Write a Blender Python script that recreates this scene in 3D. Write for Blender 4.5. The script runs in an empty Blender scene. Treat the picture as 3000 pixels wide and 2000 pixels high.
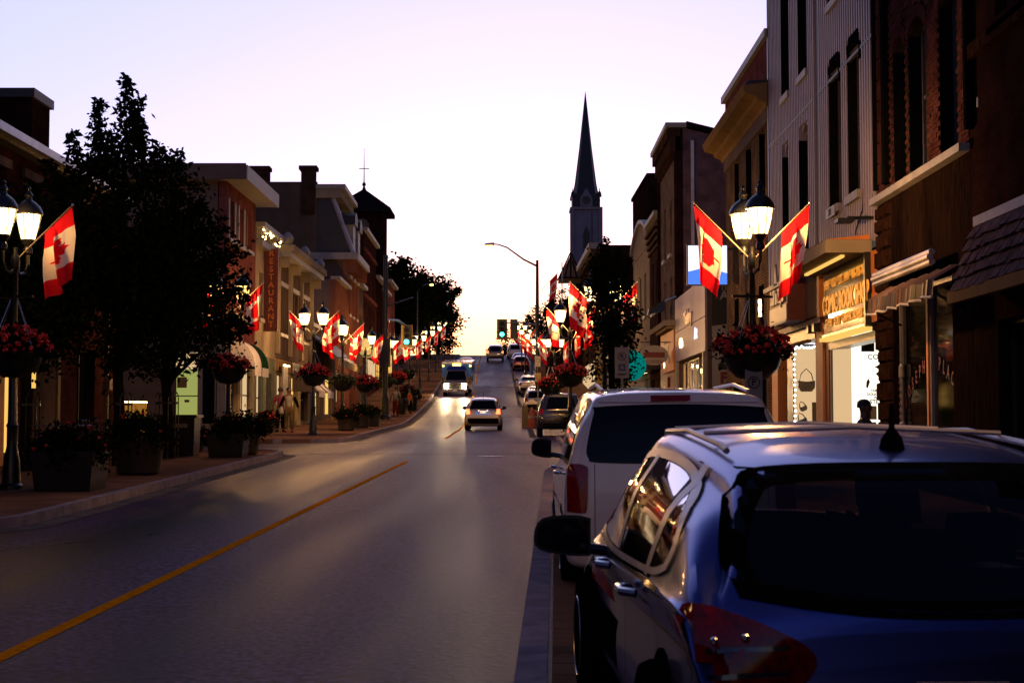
import bpy, bmesh, math, random
from mathutils import Vector, Matrix
from mathutils.bvhtree import BVHTree
R = math.radians
rnd = random.Random(7)
S = bpy.context.scene
C = S.collection
# ---------------------------------------------------------------- camera
cam = bpy.data.objects.new('camera', bpy.data.cameras.new('camera')); C.objects.link(cam)
cam.data.sensor_width = 36.0; cam.data.lens = 53.4
cam.data.clip_start = 0.1; cam.data.clip_end = 3000
cam.location = (0, 0, 1.7)
cam.rotation_euler = (R(90 + 3.087), 0, R(0.2575))
cam.data.dof.use_dof = True; cam.data.dof.focus_distance = 45.0; cam.data.dof.aperture_fstop = 7.0
S.camera = cam
# ---------------------------------------------------------------- sky and sun (dusk, sun just above the crest of the hill)
SUN_EL, SUN_AZ = 2.4, 1.0
W = bpy.data.worlds.new('World'); S.world = W; W.use_nodes = True
nt = W.node_tree; nt.nodes.clear()
sky = nt.nodes.new('ShaderNodeTexSky'); sky.sky_type = 'NISHITA'; sky.sun_disc = False
sky.sun_elevation = R(SUN_EL); sky.sun_rotation = R(SUN_AZ); sky.altitude = 200
sky.air_density = 1.0; sky.dust_density = 0.6; sky.ozone_density = 2.0
hs = nt.nodes.new('ShaderNodeMix'); hs.data_type = 'RGBA'; hs.blend_type = 'MULTIPLY'; hs.inputs[0].default_value = 1
hs.inputs[7].default_value = (0.80, 0.62, 1.10, 1)
bg = nt.nodes.new('ShaderNodeBackground'); bg.inputs[1].default_value = 0.15
wo = nt.nodes.new('ShaderNodeOutputWorld')
nt.links.new(sky.outputs[0], hs.inputs[6])
tcw = nt.nodes.new('ShaderNodeTexCoord'); sp = nt.nodes.new('ShaderNodeSeparateXYZ'); nt.links.new(tcw.outputs['Generated'], sp.inputs[0])
mr = nt.nodes.new('ShaderNodeMapRange'); mr.interpolation_type = 'SMOOTHSTEP'; mr.inputs[1].default_value = .45; mr.inputs[2].default_value = .95; nt.links.new(sp.outputs[1], mr.inputs[0])
gl = nt.nodes.new('ShaderNodeMix'); gl.data_type = 'RGBA'; gl.blend_type = 'MIX'; gl.inputs[6].default_value = (0, 0, 0, 1); 
mz = nt.nodes.new('ShaderNodeMapRange'); mz.interpolation_type = 'SMOOTHSTEP'; mz.inputs[1].default_value = .03; mz.inputs[2].default_value = .15; nt.links.new(sp.outputs[2], mz.inputs[0])
gc = nt.nodes.new('ShaderNodeMix'); gc.data_type = 'RGBA'; gc.inputs[6].default_value = (3.4, 2.3, .9, 1); gc.inputs[7].default_value = (2.3, 2.5, 3.7, 1); nt.links.new(mz.outputs[0], gc.inputs[0]); nt.links.new(gc.outputs[2], gl.inputs[7])   # broad afterglow of the western sky, cream at the horizon and lavender above
nt.links.new(mr.outputs[0], gl.inputs[0]); adw = nt.nodes.new('ShaderNodeMix'); adw.data_type = 'RGBA'; adw.blend_type = 'ADD'; adw.inputs[0].default_value = 1
nt.links.new(hs.outputs[2], adw.inputs[6]); nt.links.new(gl.outputs[2], adw.inputs[7]); nt.links.new(adw.outputs[2], bg.inputs[0]); nt.links.new(bg.outputs[0], wo.inputs[0])
sun = bpy.data.objects.new('sun', bpy.data.lights.new('sun', 'SUN')); C.objects.link(sun)
sun.data.energy = 0.12; sun.data.angle = R(0.5); sun.data.color = (1, .55, .25)
sun.rotation_euler = (R(90 - SUN_EL), 0, R(180 - SUN_AZ)); 
S.view_settings.view_transform = 'Standard'; S.view_settings.look = 'None'
S.view_settings.exposure = 0.45; S.view_settings.gamma = 1; S.view_settings.use_curve_mapping = False
S.render.engine = 'CYCLES'
S.cycles.use_denoising = True
S.cycles.sample_clamp_indirect = 3.0; S.cycles.max_bounces = 6; S.cycles.transparent_max_bounces = 12
S.cycles.use_light_tree = True

# ---------------------------------------------------------------- materials
M = {}
ALB = .38
def mat(name, col, rough=.7, metal=0, var=.25, scale=6, bump=0, emit=None, estr=0, spec=.5, coat=0, stretch=(1,1,1), bscale=None, detail=6):
    m = bpy.data.materials.new(name); m.use_nodes = True; n = m.node_tree; b = n.nodes['Principled BSDF']
    if not emit and metal == 0: col = tuple(q*ALB for q in col)
    b.inputs['Roughness'].default_value = rough; b.inputs['Metallic'].default_value = metal
    b.inputs['Specular IOR Level'].default_value = spec if (rough < .7 or metal > 0) else .0; b.inputs['Coat Weight'].default_value = coat
    b.inputs['Coat Roughness'].default_value = .04
    tc = n.nodes.new('ShaderNodeTexCoord'); mp = n.nodes.new('ShaderNodeMapping'); mp.inputs['Scale'].default_value = stretch
    n.links.new(tc.outputs['Object'], mp.inputs[0])
    if var:
        t = n.nodes.new('ShaderNodeTexNoise'); t.inputs['Scale'].default_value = scale; t.inputs['Detail'].default_value = detail
        n.links.new(mp.outputs[0], t.inputs['Vector'])
        r = n.nodes.new('ShaderNodeValToRGB'); r.color_ramp.elements[0].position = .3; r.color_ramp.elements[1].position = .7
        a, c = 1 - var, 1 + var
        r.color_ramp.elements[0].color = (col[0]*a, col[1]*a, col[2]*a, 1); r.color_ramp.elements[1].color = (col[0]*c, col[1]*c, col[2]*c, 1)
        n.links.new(t.outputs[0], r.inputs[0]); n.links.new(r.outputs[0], b.inputs['Base Color'])
    else: b.inputs['Base Color'].default_value = (*col, 1)
    if bump:
        t2 = n.nodes.new('ShaderNodeTexNoise'); t2.inputs['Scale'].default_value = bscale or scale*5; t2.inputs['Detail'].default_value = 8
        n.links.new(mp.outputs[0], t2.inputs['Vector'])
        bp = n.nodes.new('ShaderNodeBump'); bp.inputs['Strength'].default_value = bump; bp.inputs['Distance'].default_value = .02
        n.links.new(t2.outputs[0], bp.inputs['Height']); n.links.new(bp.outputs[0], b.inputs['Normal'])
    if emit:
        b.inputs['Emission Color'].default_value = (*emit, 1); b.inputs['Emission Strength'].default_value = estr
    M[name] = m; return m
def brick(name, c1, c2, mortar, bw=.215, bh=.075, msize=.008, bump=.6):
    c1, c2, mortar = (tuple(q*ALB for q in k) for k in (c1, c2, mortar))
    m = bpy.data.materials.new(name); m.use_nodes = True; n = m.node_tree; b = n.nodes['Principled BSDF']; b.inputs['Roughness'].default_value = .85; b.inputs['Specular IOR Level'].default_value = 0.0
    g = n.nodes.new('ShaderNodeNewGeometry'); s = n.nodes.new('ShaderNodeSeparateXYZ'); n.links.new(g.outputs['Position'], s.inputs[0])
    a = n.nodes.new('ShaderNodeMath'); a.operation = 'ADD'; n.links.new(s.outputs[0], a.inputs[0]); n.links.new(s.outputs[1], a.inputs[1])
    cb = n.nodes.new('ShaderNodeCombineXYZ'); n.links.new(a.outputs[0], cb.inputs[0]); n.links.new(s.outputs[2], cb.inputs[1])
    t = n.nodes.new('ShaderNodeTexBrick'); n.links.new(cb.outputs[0], t.inputs['Vector']); t.inputs['Scale'].default_value = 1
    t.inputs['Brick Width'].default_value = bw; t.inputs['Row Height'].default_value = bh; t.inputs['Mortar Size'].default_value = msize
    t.inputs['Color1'].default_value = (*c1, 1); t.inputs['Color2'].default_value = (*c2, 1); t.inputs['Mortar'].default_value = (*mortar, 1)
    no = n.nodes.new('ShaderNodeTexNoise'); no.inputs['Scale'].default_value = 1.7; no.inputs['Detail'].default_value = 7; n.links.new(g.outputs['Position'], no.inputs['Vector'])
    r = n.nodes.new('ShaderNodeValToRGB'); r.color_ramp.elements[0].position = .3; r.color_ramp.elements[1].position = .7
    r.color_ramp.elements[0].color = (.55, .55, .55, 1); r.color_ramp.elements[1].color = (1.2, 1.2, 1.2, 1); n.links.new(no.outputs[0], r.inputs[0])
    mx = n.nodes.new('ShaderNodeMix'); mx.data_type = 'RGBA'; mx.blend_type = 'MULTIPLY'; mx.inputs[0].default_value = 1
    n.links.new(t.outputs[0], mx.inputs[6]); n.links.new(r.outputs[0], mx.inputs[7]); n.links.new(mx.outputs[2], b.inputs['Base Color'])
    bp = n.nodes.new('ShaderNodeBump'); bp.inputs['Strength'].default_value = bump; bp.inputs['Distance'].default_value = .01; bp.invert = True
    n.links.new(t.outputs[1], bp.inputs['Height']); n.links.new(bp.outputs[0], b.inputs['Normal'])
    M[name] = m; return m
def emis(name, col, st, mixt=0):
    m = bpy.data.materials.new(name); m.use_nodes = True; n = m.node_tree; n.nodes.clear()
    e = n.nodes.new('ShaderNodeEmission'); e.inputs[0].default_value = (*col, 1); e.inputs[1].default_value = st
    o = n.nodes.new('ShaderNodeOutputMaterial')
    if mixt:
        t = n.nodes.new('ShaderNodeBsdfTransparent'); x = n.nodes.new('ShaderNodeMixShader'); x.inputs[0].default_value = mixt
        n.links.new(e.outputs[0], x.inputs[1]); n.links.new(t.outputs[0], x.inputs[2]); n.links.new(x.outputs[0], o.inputs[0])
    else: n.links.new(e.outputs[0], o.inputs[0])
    M[name] = m; return m

def asphalt():
    m = mat('asphalt', (.075, .070, .074), .5, var=.0, spec=.015); n = m.node_tree; b = n.nodes['Principled BSDF']
    g = n.nodes.new('ShaderNodeNewGeometry')
    def noise(sc, det, stretch):
        mp = n.nodes.new('ShaderNodeMapping'); mp.inputs['Scale'].default_value = stretch
        n.links.new(g.outputs['Position'], mp.inputs[0])
        t = n.nodes.new('ShaderNodeTexNoise'); t.inputs['Scale'].default_value = sc; t.inputs['Detail'].default_value = det
        n.links.new(mp.outputs[0], t.inputs['Vector']); return t
    big = noise(.62, 5, (1, .05, 1)); fine = noise(19, 8, (1, 1, 1)); crack = n.nodes.new('ShaderNodeTexVoronoi'); crack.feature = 'DISTANCE_TO_EDGE'
    wp = noise(1.5, 4, (1, 1, 1)); ad = n.nodes.new('ShaderNodeMixRGB'); ad.inputs[0].default_value = .35
    n.links.new(g.outputs['Position'], ad.inputs[1]); n.links.new(wp.outputs['Color'], ad.inputs[2]); n.links.new(ad.outputs[0], crack.inputs['Vector']); crack.inputs['Scale'].default_value = .33
    r1 = n.nodes.new('ShaderNodeValToRGB'); r1.color_ramp.elements[0].position = .42; r1.color_ramp.elements[1].position = .60
    r1.color_ramp.elements[0].color = (.004, .003, .010, 1); r1.color_ramp.elements[1].color = (.048, .030, .084, 1)
    r2 = n.nodes.new('ShaderNodeValToRGB'); r2.color_ramp.elements[0].position = .38; r2.color_ramp.elements[1].position = .72
    r2.color_ramp.elements[0].color = (.25, .25, .25, 1); r2.color_ramp.elements[1].color = (2.3, 2.3, 2.3, 1)
    r3 = n.nodes.new('ShaderNodeValToRGB'); r3.color_ramp.elements[0].position = 0.0; r3.color_ramp.elements[1].position = .006
    r3.color_ramp.elements[0].color = (.5, .5, .5, 1); r3.color_ramp.elements[1].color = (1, 1, 1, 1)
    n.links.new(big.outputs[0], r1.inputs[0]); n.links.new(fine.outputs[0], r2.inputs[0]); n.links.new(crack.outputs[0], r3.inputs[0])
    x = n.nodes.new('ShaderNodeMix'); x.data_type = 'RGBA'; x.blend_type = 'MULTIPLY'; x.inputs[0].default_value = 1
    n.links.new(r1.outputs[0], x.inputs[6]); n.links.new(r2.outputs[0], x.inputs[7])
    x2 = n.nodes.new('ShaderNodeMix'); x2.data_type = 'RGBA'; x2.blend_type = 'MULTIPLY'; x2.inputs[0].default_value = 1
    n.links.new(x.outputs[2], x2.inputs[6]); n.links.new(r3.outputs[0], x2.inputs[7]); n.links.new(x2.outputs[2], b.inputs['Base Color'])
    rr = n.nodes.new('ShaderNodeMapRange'); rr.inputs[1].default_value = .35; rr.inputs[2].default_value = .65; rr.inputs[3].default_value = .40; rr.inputs[4].default_value = .58
    n.links.new(big.outputs[0], rr.inputs[0]); n.links.new(rr.outputs[0], b.inputs['Roughness'])
    bp = n.nodes.new('ShaderNodeBump'); bp.inputs['Strength'].default_value = .55; bp.inputs['Distance'].default_value = .008
    n.links.new(fine.outputs[0], bp.inputs['Height']); n.links.new(bp.outputs[0], b.inputs['Normal'])
    return m
asphalt()
mat('earth', (.05, .045, .035), .95, scale=.5); mat('concrete', (.30, .27, .25), .8, scale=3, bump=.2); mat('pavement', (.40, .22, .14), .75, scale=1.2, bump=.25)
mat('kerb', (.62, .53, .62), .8, scale=4, bump=.3); mat('yellow_paint', (1.3, .48, .01), .85, var=.3, scale=14)
mat('black_metal', (.012, .013, .013), .35, .2, var=.2, scale=20); mat('dark_bark', (.035, .028, .022), .95, scale=12, bump=.6)
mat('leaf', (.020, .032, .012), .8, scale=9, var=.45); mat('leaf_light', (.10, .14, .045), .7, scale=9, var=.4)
mat('flower', (1.5, .06, .06), .6, scale=30, var=.4); mat('flower_pale', (.45, .42, .35), .6, scale=30, var=.3)
mat('glass', (.012, .013, .016), .06, 0, var=0, spec=.25); mat('tinted_glass', (.004, .004, .005), .05, 0, var=0, spec=.18)
mat('rubber', (.012, .012, .012), .7, var=.2); mat('chrome', (.6, .6, .62), .15, 1, var=0); mat('steel', (.35, .35, .36), .35, 1, var=.1)
mat('white_trim', (.55, .52, .50), .6, scale=4, var=.15); mat('cream', (.62, .52, .38), .8, scale=1.5, var=.15, bump=.15); mat('tan', (.50, .33, .16), .75, scale=2, var=.15)
mat('pale_green', (.32, .36, .28), .8, scale=2, var=.15); mat('stucco_brown', (.22, .16, .135), .9, scale=1, var=.2, bump=.3); mat('stucco_mauve', (.30, .235, .225), .9, scale=1, var=.15, bump=.2)
mat('slate', (.045, .045, .055), .6, scale=8, var=.4, bump=.4); mat('dark_roof', (.03, .028, .03), .8, scale=5); mat('salmon', (.42, .17, .11), .85, scale=2, var=.15)
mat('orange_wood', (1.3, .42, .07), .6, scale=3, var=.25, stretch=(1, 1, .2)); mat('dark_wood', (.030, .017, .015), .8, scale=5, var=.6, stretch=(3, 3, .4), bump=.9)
mat('red_sign', (.30, .035, .02), .6, var=.2); mat('stone_brown', (.06, .028, .02), .9, scale=7, var=.5, bump=.8); mat('mortar', (.08, .055, .045), .95)
mat('siding', (.55, .46, .60), .55, scale=1.5, var=.10); mat('siding_dark', (.11, .09, .10), .6); mat('shake', (.24, .17, .19), .85, scale=11, var=.55, stretch=(1, 1, .3), bump=.6)
mat('gutter_metal', (.38, .35, .36), .4, .5, scale=3, var=.2); mat('brown_metal', (.05, .03, .02), .6); mat('window_frame', (.16, .16, .20), .5, var=.1); mat('white_plastic', (.7, .7, .68), .4, var=.05)
mat('awning_cloth', (.34, .22, .20), .85, scale=3, var=.2); mat('awning_white', (1.3, 1.25, 1.3), .7, var=.1); mat('green_cloth', (.03, .09, .05), .7, var=.2)
mat('skin', (.30, .15, .09), .55, var=.1); mat('hair', (.008, .006, .005), .6, var=.2); mat('cloth_black', (.012, .012, .014), .85); mat('cloth_white', (.62, .60, .56), .85, var=.08)
mat('cloth_pink', (.55, .11, .20), .85, var=.1); mat('cloth_khaki', (.20, .15, .075), .85, var=.15); mat('cloth_red', (.35, .03, .02), .85); mat('cloth_orange', (.75, .16, .02), .7); mat('bag_plastic', (.65, .65, .62), .35, var=.1)
mat('sign_white', (.62, .60, .56), .5, var=.08, scale=3); mat('sign_green', (.01, .16, .10), .4, var=.05); mat('print_black', (.015, .015, .018), .6, var=0); mat('print_red', (.32, .03, .03), .6, var=0)
mat('print_blue', (.02, .08, .4), .5, var=0); mat('gold', (1.2, .66, .07), .5, .3, var=.15, scale=20); mat('sign_dark', (.10, .085, .012), .12, 0, var=.3, scale=2, coat=1)
mat('brass_bright', (.7, .62, .5), .2, .9, var=.1); mat('traffic_yellow', (.55, .38, .10), .5, var=.1); mat('barrel_orange', (.8, .12, .03), .45, var=.05)
mat('leather_tan', (.40, .24, .10), .55, scale=14, var=.5); mat('leather_dark', (.03, .018, .012), .5)
mat('church_stone', (.55, .50, .60), .9, scale=.6, var=.15); mat('plank_dark', (.10, .065, .05), .8, scale=4, var=.35, stretch=(1, 1, .3))
brick('brick_red', (.13, .042, .036), (.10, .034, .03), (.07, .045, .042)); brick('brick_pink', (.48, .15, .13), (.40, .12, .11), (.26, .15, .14)); brick('brick_mauve', (.30, .20, .25), (.25, .17, .21), (.20, .14, .17), bump=.3)
brick('brick_tan', (.34, .235, .165), (.27, .18, .13), (.08, .055, .045), bump=1); brick('brick_brown', (.16, .09, .065), (.12, .07, .05), (.07, .05, .045))
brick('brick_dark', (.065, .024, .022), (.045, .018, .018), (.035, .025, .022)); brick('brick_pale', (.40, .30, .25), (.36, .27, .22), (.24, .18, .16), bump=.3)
mat('single_brick', (.15, .058, .058), .85, scale=2.3, var=.5, bump=.3)
emis('globe_glow', (1, .70, .30), 4.6, .35); emis('globe_warm', (1, .58, .16), 1.9, .3); emis('signal_green', (.04, 1, .80), 9); emis('headlight', (1, .72, .40), 260); emis('tail_on', (1, .10, .03), 5)
emis('amber', (1, .55, .08), 8); emis('shop_glow', (1, .93, .74), 1.25); emis('shop_warm', (1, .66, .34), .55); emis('shop_gold', (1, .55, .12), .8); emis('string_light', (.85, .88, 1), 14)
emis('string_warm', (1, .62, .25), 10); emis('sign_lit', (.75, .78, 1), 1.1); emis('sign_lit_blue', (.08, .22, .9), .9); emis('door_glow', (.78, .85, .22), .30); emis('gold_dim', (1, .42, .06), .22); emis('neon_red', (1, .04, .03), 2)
emis('sodium', (1, .45, .08), 6); emis('teal_lit', (.0, .45, .38), .28); emis('plate_lit', (1, .7, .5), 1.2); emis('panel_lit', (.9, .95, 1), .9)
def paint(name, col, metal, rough, coat=1):
    return mat(name, col, rough, metal, var=.04, scale=2, coat=coat)
paint('paint_navy', (.07, .09, .29), 1.0, .32, .3); paint('paint_cab', (.55, .55, .68), 0, .4); paint('paint_white', (1.6, 1.5, 1.5), 0, .3); paint('paint_silver', (.36, .31, .27), .5, .35)
paint('paint_black', (.012, .013, .018), .2, .2); paint('paint_grey', (.10, .10, .11), .5, .3); paint('paint_blue', (.05, .50, 1.7), 0, .4); paint('paint_yellow', (.75, .42, .02), 0, .4); paint('paint_red', (.25, .04, .02), .2, .3)
mat('lens_red', (.5, .006, .005), .12, 0, var=.5, scale=40, spec=.4)
m = mat('flag', (.6, .6, .6), .8, var=0); n = m.node_tree; b = n.nodes['Principled BSDF']
at_ = n.nodes.new('ShaderNodeAttribute'); at_.attribute_name = 'red'
gt = n.nodes.new('ShaderNodeMath'); gt.operation = 'GREATER_THAN'; gt.inputs[1].default_value = 0; n.links.new(at_.outputs['Fac'], gt.inputs[0])
mx = n.nodes.new('ShaderNodeMix'); mx.data_type = 'RGBA'; mx.inputs[6].default_value = (.72, .66, .56, 1); mx.inputs[7].default_value = (.62, .012, .02, 1)
n.links.new(gt.outputs[0], mx.inputs[0]); n.links.new(mx.outputs[2], b.inputs['Base Color'])
tr = n.nodes.new('ShaderNodeBsdfTranslucent'); n.links.new(mx.outputs[2], tr.inputs[0]); ms = n.nodes.new('ShaderNodeMixShader'); ms.inputs[0].default_value = .5
n.links.new(b.outputs[0], ms.inputs[1]); n.links.new(tr.outputs[0], ms.inputs[2]); n.links.new(ms.outputs[0], n.nodes['Material Output'].inputs[0])

m = bpy.data.materials.new('clear_tint'); m.use_nodes = True; n = m.node_tree; n.nodes.clear(); o_ = n.nodes.new('ShaderNodeOutputMaterial')
t_ = n.nodes.new('ShaderNodeBsdfTransparent'); t_.inputs[0].default_value = (.30, .32, .36, 1); g_ = n.nodes.new('ShaderNodeBsdfGlossy'); g_.inputs['Roughness'].default_value = .03; g_.inputs[0].default_value = (.8, .8, .85, 1)
f_ = n.nodes.new('ShaderNodeFresnel'); f_.inputs[0].default_value = 1.35; x_ = n.nodes.new('ShaderNodeMixShader'); n.links.new(f_.outputs[0], x_.inputs[0]); n.links.new(t_.outputs[0], x_.inputs[1]); n.links.new(g_.outputs[0], x_.inputs[2]); n.links.new(x_.outputs[0], o_.inputs[0]); M['clear_tint'] = m
# ---------------------------------------------------------------- object helpers
def wloc(o):
    v = Vector((0, 0, 0))
    while o is not None: v += o.location; o = o.parent
    return v
def tag(o, label=None, cat=None, group=None, kind=None):
    if label: o['label'] = label
    if cat: o['category'] = cat
    if group: o['group'] = group
    if kind: o['kind'] = kind
    return o
def thing(name, loc, label, cat, group=None, rz=0):
    o = bpy.data.objects.new(name, None); o.empty_display_size = .2; C.objects.link(o); o.location = loc; o.rotation_euler = (0, 0, rz)
    return tag(o, label, cat, group)
def link(name, me, parent=None, loc=None):
    o = bpy.data.objects.new(name, me); C.objects.link(o)
    if parent is not None: o.parent = parent
    if loc is not None: o.location = loc
    return o
def copy_tree(o, parent=None):
    c = o.copy(); C.objects.link(c); c.parent = parent
    for ch in list(o.children): copy_tree(ch, c)
    return c
class MB:
    def __init__(s): s.v = []; s.f = []
    def quad(s, a, b, c, d):
        n = len(s.v); s.v += [tuple(a), tuple(b), tuple(c), tuple(d)]; s.f.append((n, n+1, n+2, n+3)); return s
    def poly(s, pts):
        n = len(s.v); s.v += [tuple(p) for p in pts]; s.f.append(tuple(range(n, n+len(pts)))); return s
    def hexa(s, p):   # 8 points: bottom 4 ccw, top 4 ccw
        n = len(s.v); s.v += [tuple(q) for q in p]
        for f in ((3,2,1,0),(4,5,6,7),(0,1,5,4),(1,2,6,5),(2,3,7,6),(3,0,4,7)): s.f.append(tuple(n+i for i in f))
        return s
    def box(s, x0, x1, y0, y1, z0, z1):
        return s.hexa([(x0,y0,z0),(x1,y0,z0),(x1,y1,z0),(x0,y1,z0),(x0,y0,z1),(x1,y0,z1),(x1,y1,z1),(x0,y1,z1)])
    def prism(s, poly, f0, f1):   # poly 2D list; f0,f1 map (a,b)->3D
        k = len(poly); n = len(s.v); s.v += [tuple(f0(*p)) for p in poly] + [tuple(f1(*p)) for p in poly]
        s.f.append(tuple(n+i for i in reversed(range(k)))); s.f.append(tuple(n+k+i for i in range(k)))
        for i in range(k): j = (i+1) % k; s.f.append((n+i, n+j, n+k+j, n+k+i))
        return s
    def tube(s, pts, rad, k=8, cap=True):
        pts = [Vector(p) for p in pts]; m = len(pts)
        if not hasattr(rad, '__len__'): rad = [rad]*m
        rings = []; up0 = Vector((0, 0, 1)); 
        for i, p in enumerate(pts):
            t = (pts[min(i+1, m-1)] - pts[max(i-1, 0)]); t.normalize()
            a = up0 if abs(t.z) < .95 else Vector((1, 0, 0)); x = t.cross(a).normalized(); y = x.cross(t)
            n = len(s.v)
            for j in range(k):
                w = 2*math.pi*j/k; s.v.append(tuple(p + (x*math.cos(w) + y*math.sin(w))*rad[i]))
            rings.append(n)
        for a, b in zip(rings, rings[1:]):
            for j in range(k): l = (j+1) % k; s.f.append((a+j, b+j, b+l, a+l))
        if cap: s.f.append(tuple(rings[0]+j for j in range(k))); s.f.append(tuple(rings[-1]+j for j in reversed(range(k))))
        return s
    def lathe(s, prof, k=16, c=(0, 0, 0), cap=True):   # prof (r,z)
        rings = []
        for r, z in prof:
            rings.append(len(s.v))
            for j in range(k): w = 2*math.pi*j/k; s.v.append((c[0]+r*math.cos(w), c[1]+r*math.sin(w), c[2]+z))
        for a, b in zip(rings, rings[1:]):
            for j in range(k): l = (j+1) % k; s.f.append((a+j, a+l, b+l, b+j))
        if cap: s.f.append(tuple(rings[0]+j for j in reversed(range(k)))); s.f.append(tuple(rings[-1]+j for j in range(k)))
        return s
    def ball(s, c, r, k=10, sz=1):
        return s.lathe([(max(1e-4, r*math.sin(math.pi*i/6)), -r*sz*math.cos(math.pi*i/6)) for i in range(7)], k, c)
    def mesh(s, name, material, smooth=False, origin=(0, 0, 0)):
        me = bpy.data.meshes.new(name); ox, oy, oz = origin
        me.from_pydata([(x-ox, y-oy, z-oz) for x, y, z in s.v], [], s.f)
        if material: me.materials.append(M[material] if isinstance(material, str) else material)
        if smooth:
            me.polygons.foreach_set('use_smooth', [True]*len(me.polygons))
            if smooth != 'all': me.set_sharp_from_angle(angle=R(38))
        me.update(); return me
    def build(s, name, material, parent=None, smooth=False, world=True, kind=None, label=None):
        """world=True: vertices are world coordinates (parent unrotated); world=False: in the parent's frame"""
        org = wloc(parent) if (parent is not None and world) else (0, 0, 0)
        o = link(name, s.mesh(name, material, smooth, org), parent)
        if kind: o['kind'] = kind
        if label: o['label'] = label
        return o
    def single(s, name, material, label, cat, group=None, smooth=False):
        xs = [v[0] for v in s.v]; ys = [v[1] for v in s.v]; zs = [v[2] for v in s.v]
        loc = ((min(xs)+max(xs))/2, (min(ys)+max(ys))/2, min(zs)); o = link(name, s.mesh(name, material, smooth, loc), None, loc)
        return tag(o, label, cat, group)
def text_mesh(txt, size, material, extrude=.004, bold=0, xscale=1.0):
    cu = bpy.data.curves.new('lettering', 'FONT'); cu.body = txt; cu.size = size; cu.extrude = extrude; cu.offset = bold; cu.align_x = 'CENTER'; cu.align_y = 'CENTER'; cu.resolution_u = 3
    ob = bpy.data.objects.new('tmp', cu); C.objects.link(ob); dg = bpy.context.evaluated_depsgraph_get()
    me = bpy.data.meshes.new_from_object(ob.evaluated_get(dg)); bpy.data.objects.remove(ob); bpy.data.curves.remove(cu)
    me.materials.clear(); me.materials.append(M[material])
    for v in me.vertices: v.co.x *= xscale
    return me
def text_on(side, txt, x, y, z, size, material, parent, name='lettering', bold=0, extrude=.006, xscale=1.0):
    """side 'R': on a wall facing -x (read from the street, text runs towards the camera); 'L': facing +x; 'F': facing -y"""
    me = text_mesh(txt, size, material, extrude, bold, xscale)
    rot = {'R': (R(90), 0, R(-90)), 'L': (R(90), 0, R(90)), 'F': (R(90), 0, 0)}[side]
    o = link(name, me, parent, Vector((x, y, z)) - (wloc(parent) if parent is not None else Vector())); o.rotation_euler = rot
    return o
def interp(tab, y):
    if y <= tab[0][0]:
        (a, b), (c, d) = tab[0], tab[1]
    elif y >= tab[-1][0]:
        (a, b), (c, d) = tab[-2], tab[-1]
    else:
        for i in range(len(tab)-1):
            if tab[i][0] <= y <= tab[i+1][0]: (a, b), (c, d) = tab[i], tab[i+1]; break
    return b + (d-b)*(y-a)/(c-a)
GZ = [(-60,-1.2),(0,0),(60,1.2),(72,1.40),(82,1.58),(90,1.93),(100,2.42),(110,3.05),(123,4.08),(140,5.58),(160,7.36),(178,8.98),(190,10.0),(198,10.55),(206,10.95),(216,11.2),(240,11.1),(400,6),(900,-6)]
def gz0(y): return interp(GZ, y)
def gz(y): return (gz0(y-1.5) + gz0(y) + gz0(y+1.5))/3 if y > 55 else gz0(y)
def bend(y): return 0 if y < 80 else -.0153*((y-85) if y > 90 else (y-80)**2/20)

# ================================================================ GROUND
def stations(y0, y1, step=3.0, dense=()):
    ys = [y0]; 
    while ys[-1] + step < y1 - .01: ys.append(ys[-1]+step)
    ys.append(y1)
    for d0, d1, st in dense:
        y = d0
        while y < d1: ys.append(y); y += st
    return sorted(set(round(y, 3) for y in ys if y0 <= y <= y1))
def strip(name, fl, fr, y0, y1, dz, material, thick=0, step=3.0, dense=(), parent=None, nx=1):
    mb = MB(); ys = stations(y0, y1, step, dense)
    for a, b in zip(ys, ys[1:]):
        for i in range(nx):
            xa0 = fl(a)+(fr(a)-fl(a))*i/nx; xa1 = fl(a)+(fr(a)-fl(a))*(i+1)/nx; xb0 = fl(b)+(fr(b)-fl(b))*i/nx; xb1 = fl(b)+(fr(b)-fl(b))*(i+1)/nx
            za, zb = gz(a)+dz, gz(b)+dz
            if thick: mb.hexa([(xa0,a,za-thick),(xa1,a,za-thick),(xb1,b,zb-thick),(xb0,b,zb-thick),(xa0,a,za),(xa1,a,za),(xb1,b,zb),(xb0,b,zb)])
            else: mb.quad((xa0,a,za),(xa1,a,za),(xb1,b,zb),(xb0,b,zb))
    return mb.build(name, material, parent)
def struct(o): o['kind'] = 'structure'; return o
struct(strip('ground', lambda y: -700, lambda y: 700, -60, 900, -.30, 'earth', step=12))
road = struct(strip('road', lambda y: -13+bend(y), lambda y: 6.6+bend(y), -20, 420, 0, 'asphalt', step=2.0))
struct(strip('side_street', lambda y: -70, lambda y: -13, 43.2, 51.2, 0, 'asphalt'))
struct(strip('alley', lambda y: 6.6, lambda y: 40, 47.6, 52.2, .10, 'asphalt'))
CL = [(0,-3.53),(10,-3.33),(38,-2.78),(56,-2.72),(72,-2.8),(88,-3.05),(123,-3.65),(178,-4.6),(200,-4.95),(300,-6.6)]
def cl(y): return interp(CL, y)
for y0, y1 in ((-10, 37.8), (56.5, 94), (108, 128), (134, 260)):
    struct(strip('centre_line', lambda y: cl(y)-.06, lambda y: cl(y)+.06, y0, y1, .004, 'yellow_paint', step=2.0))
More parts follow.
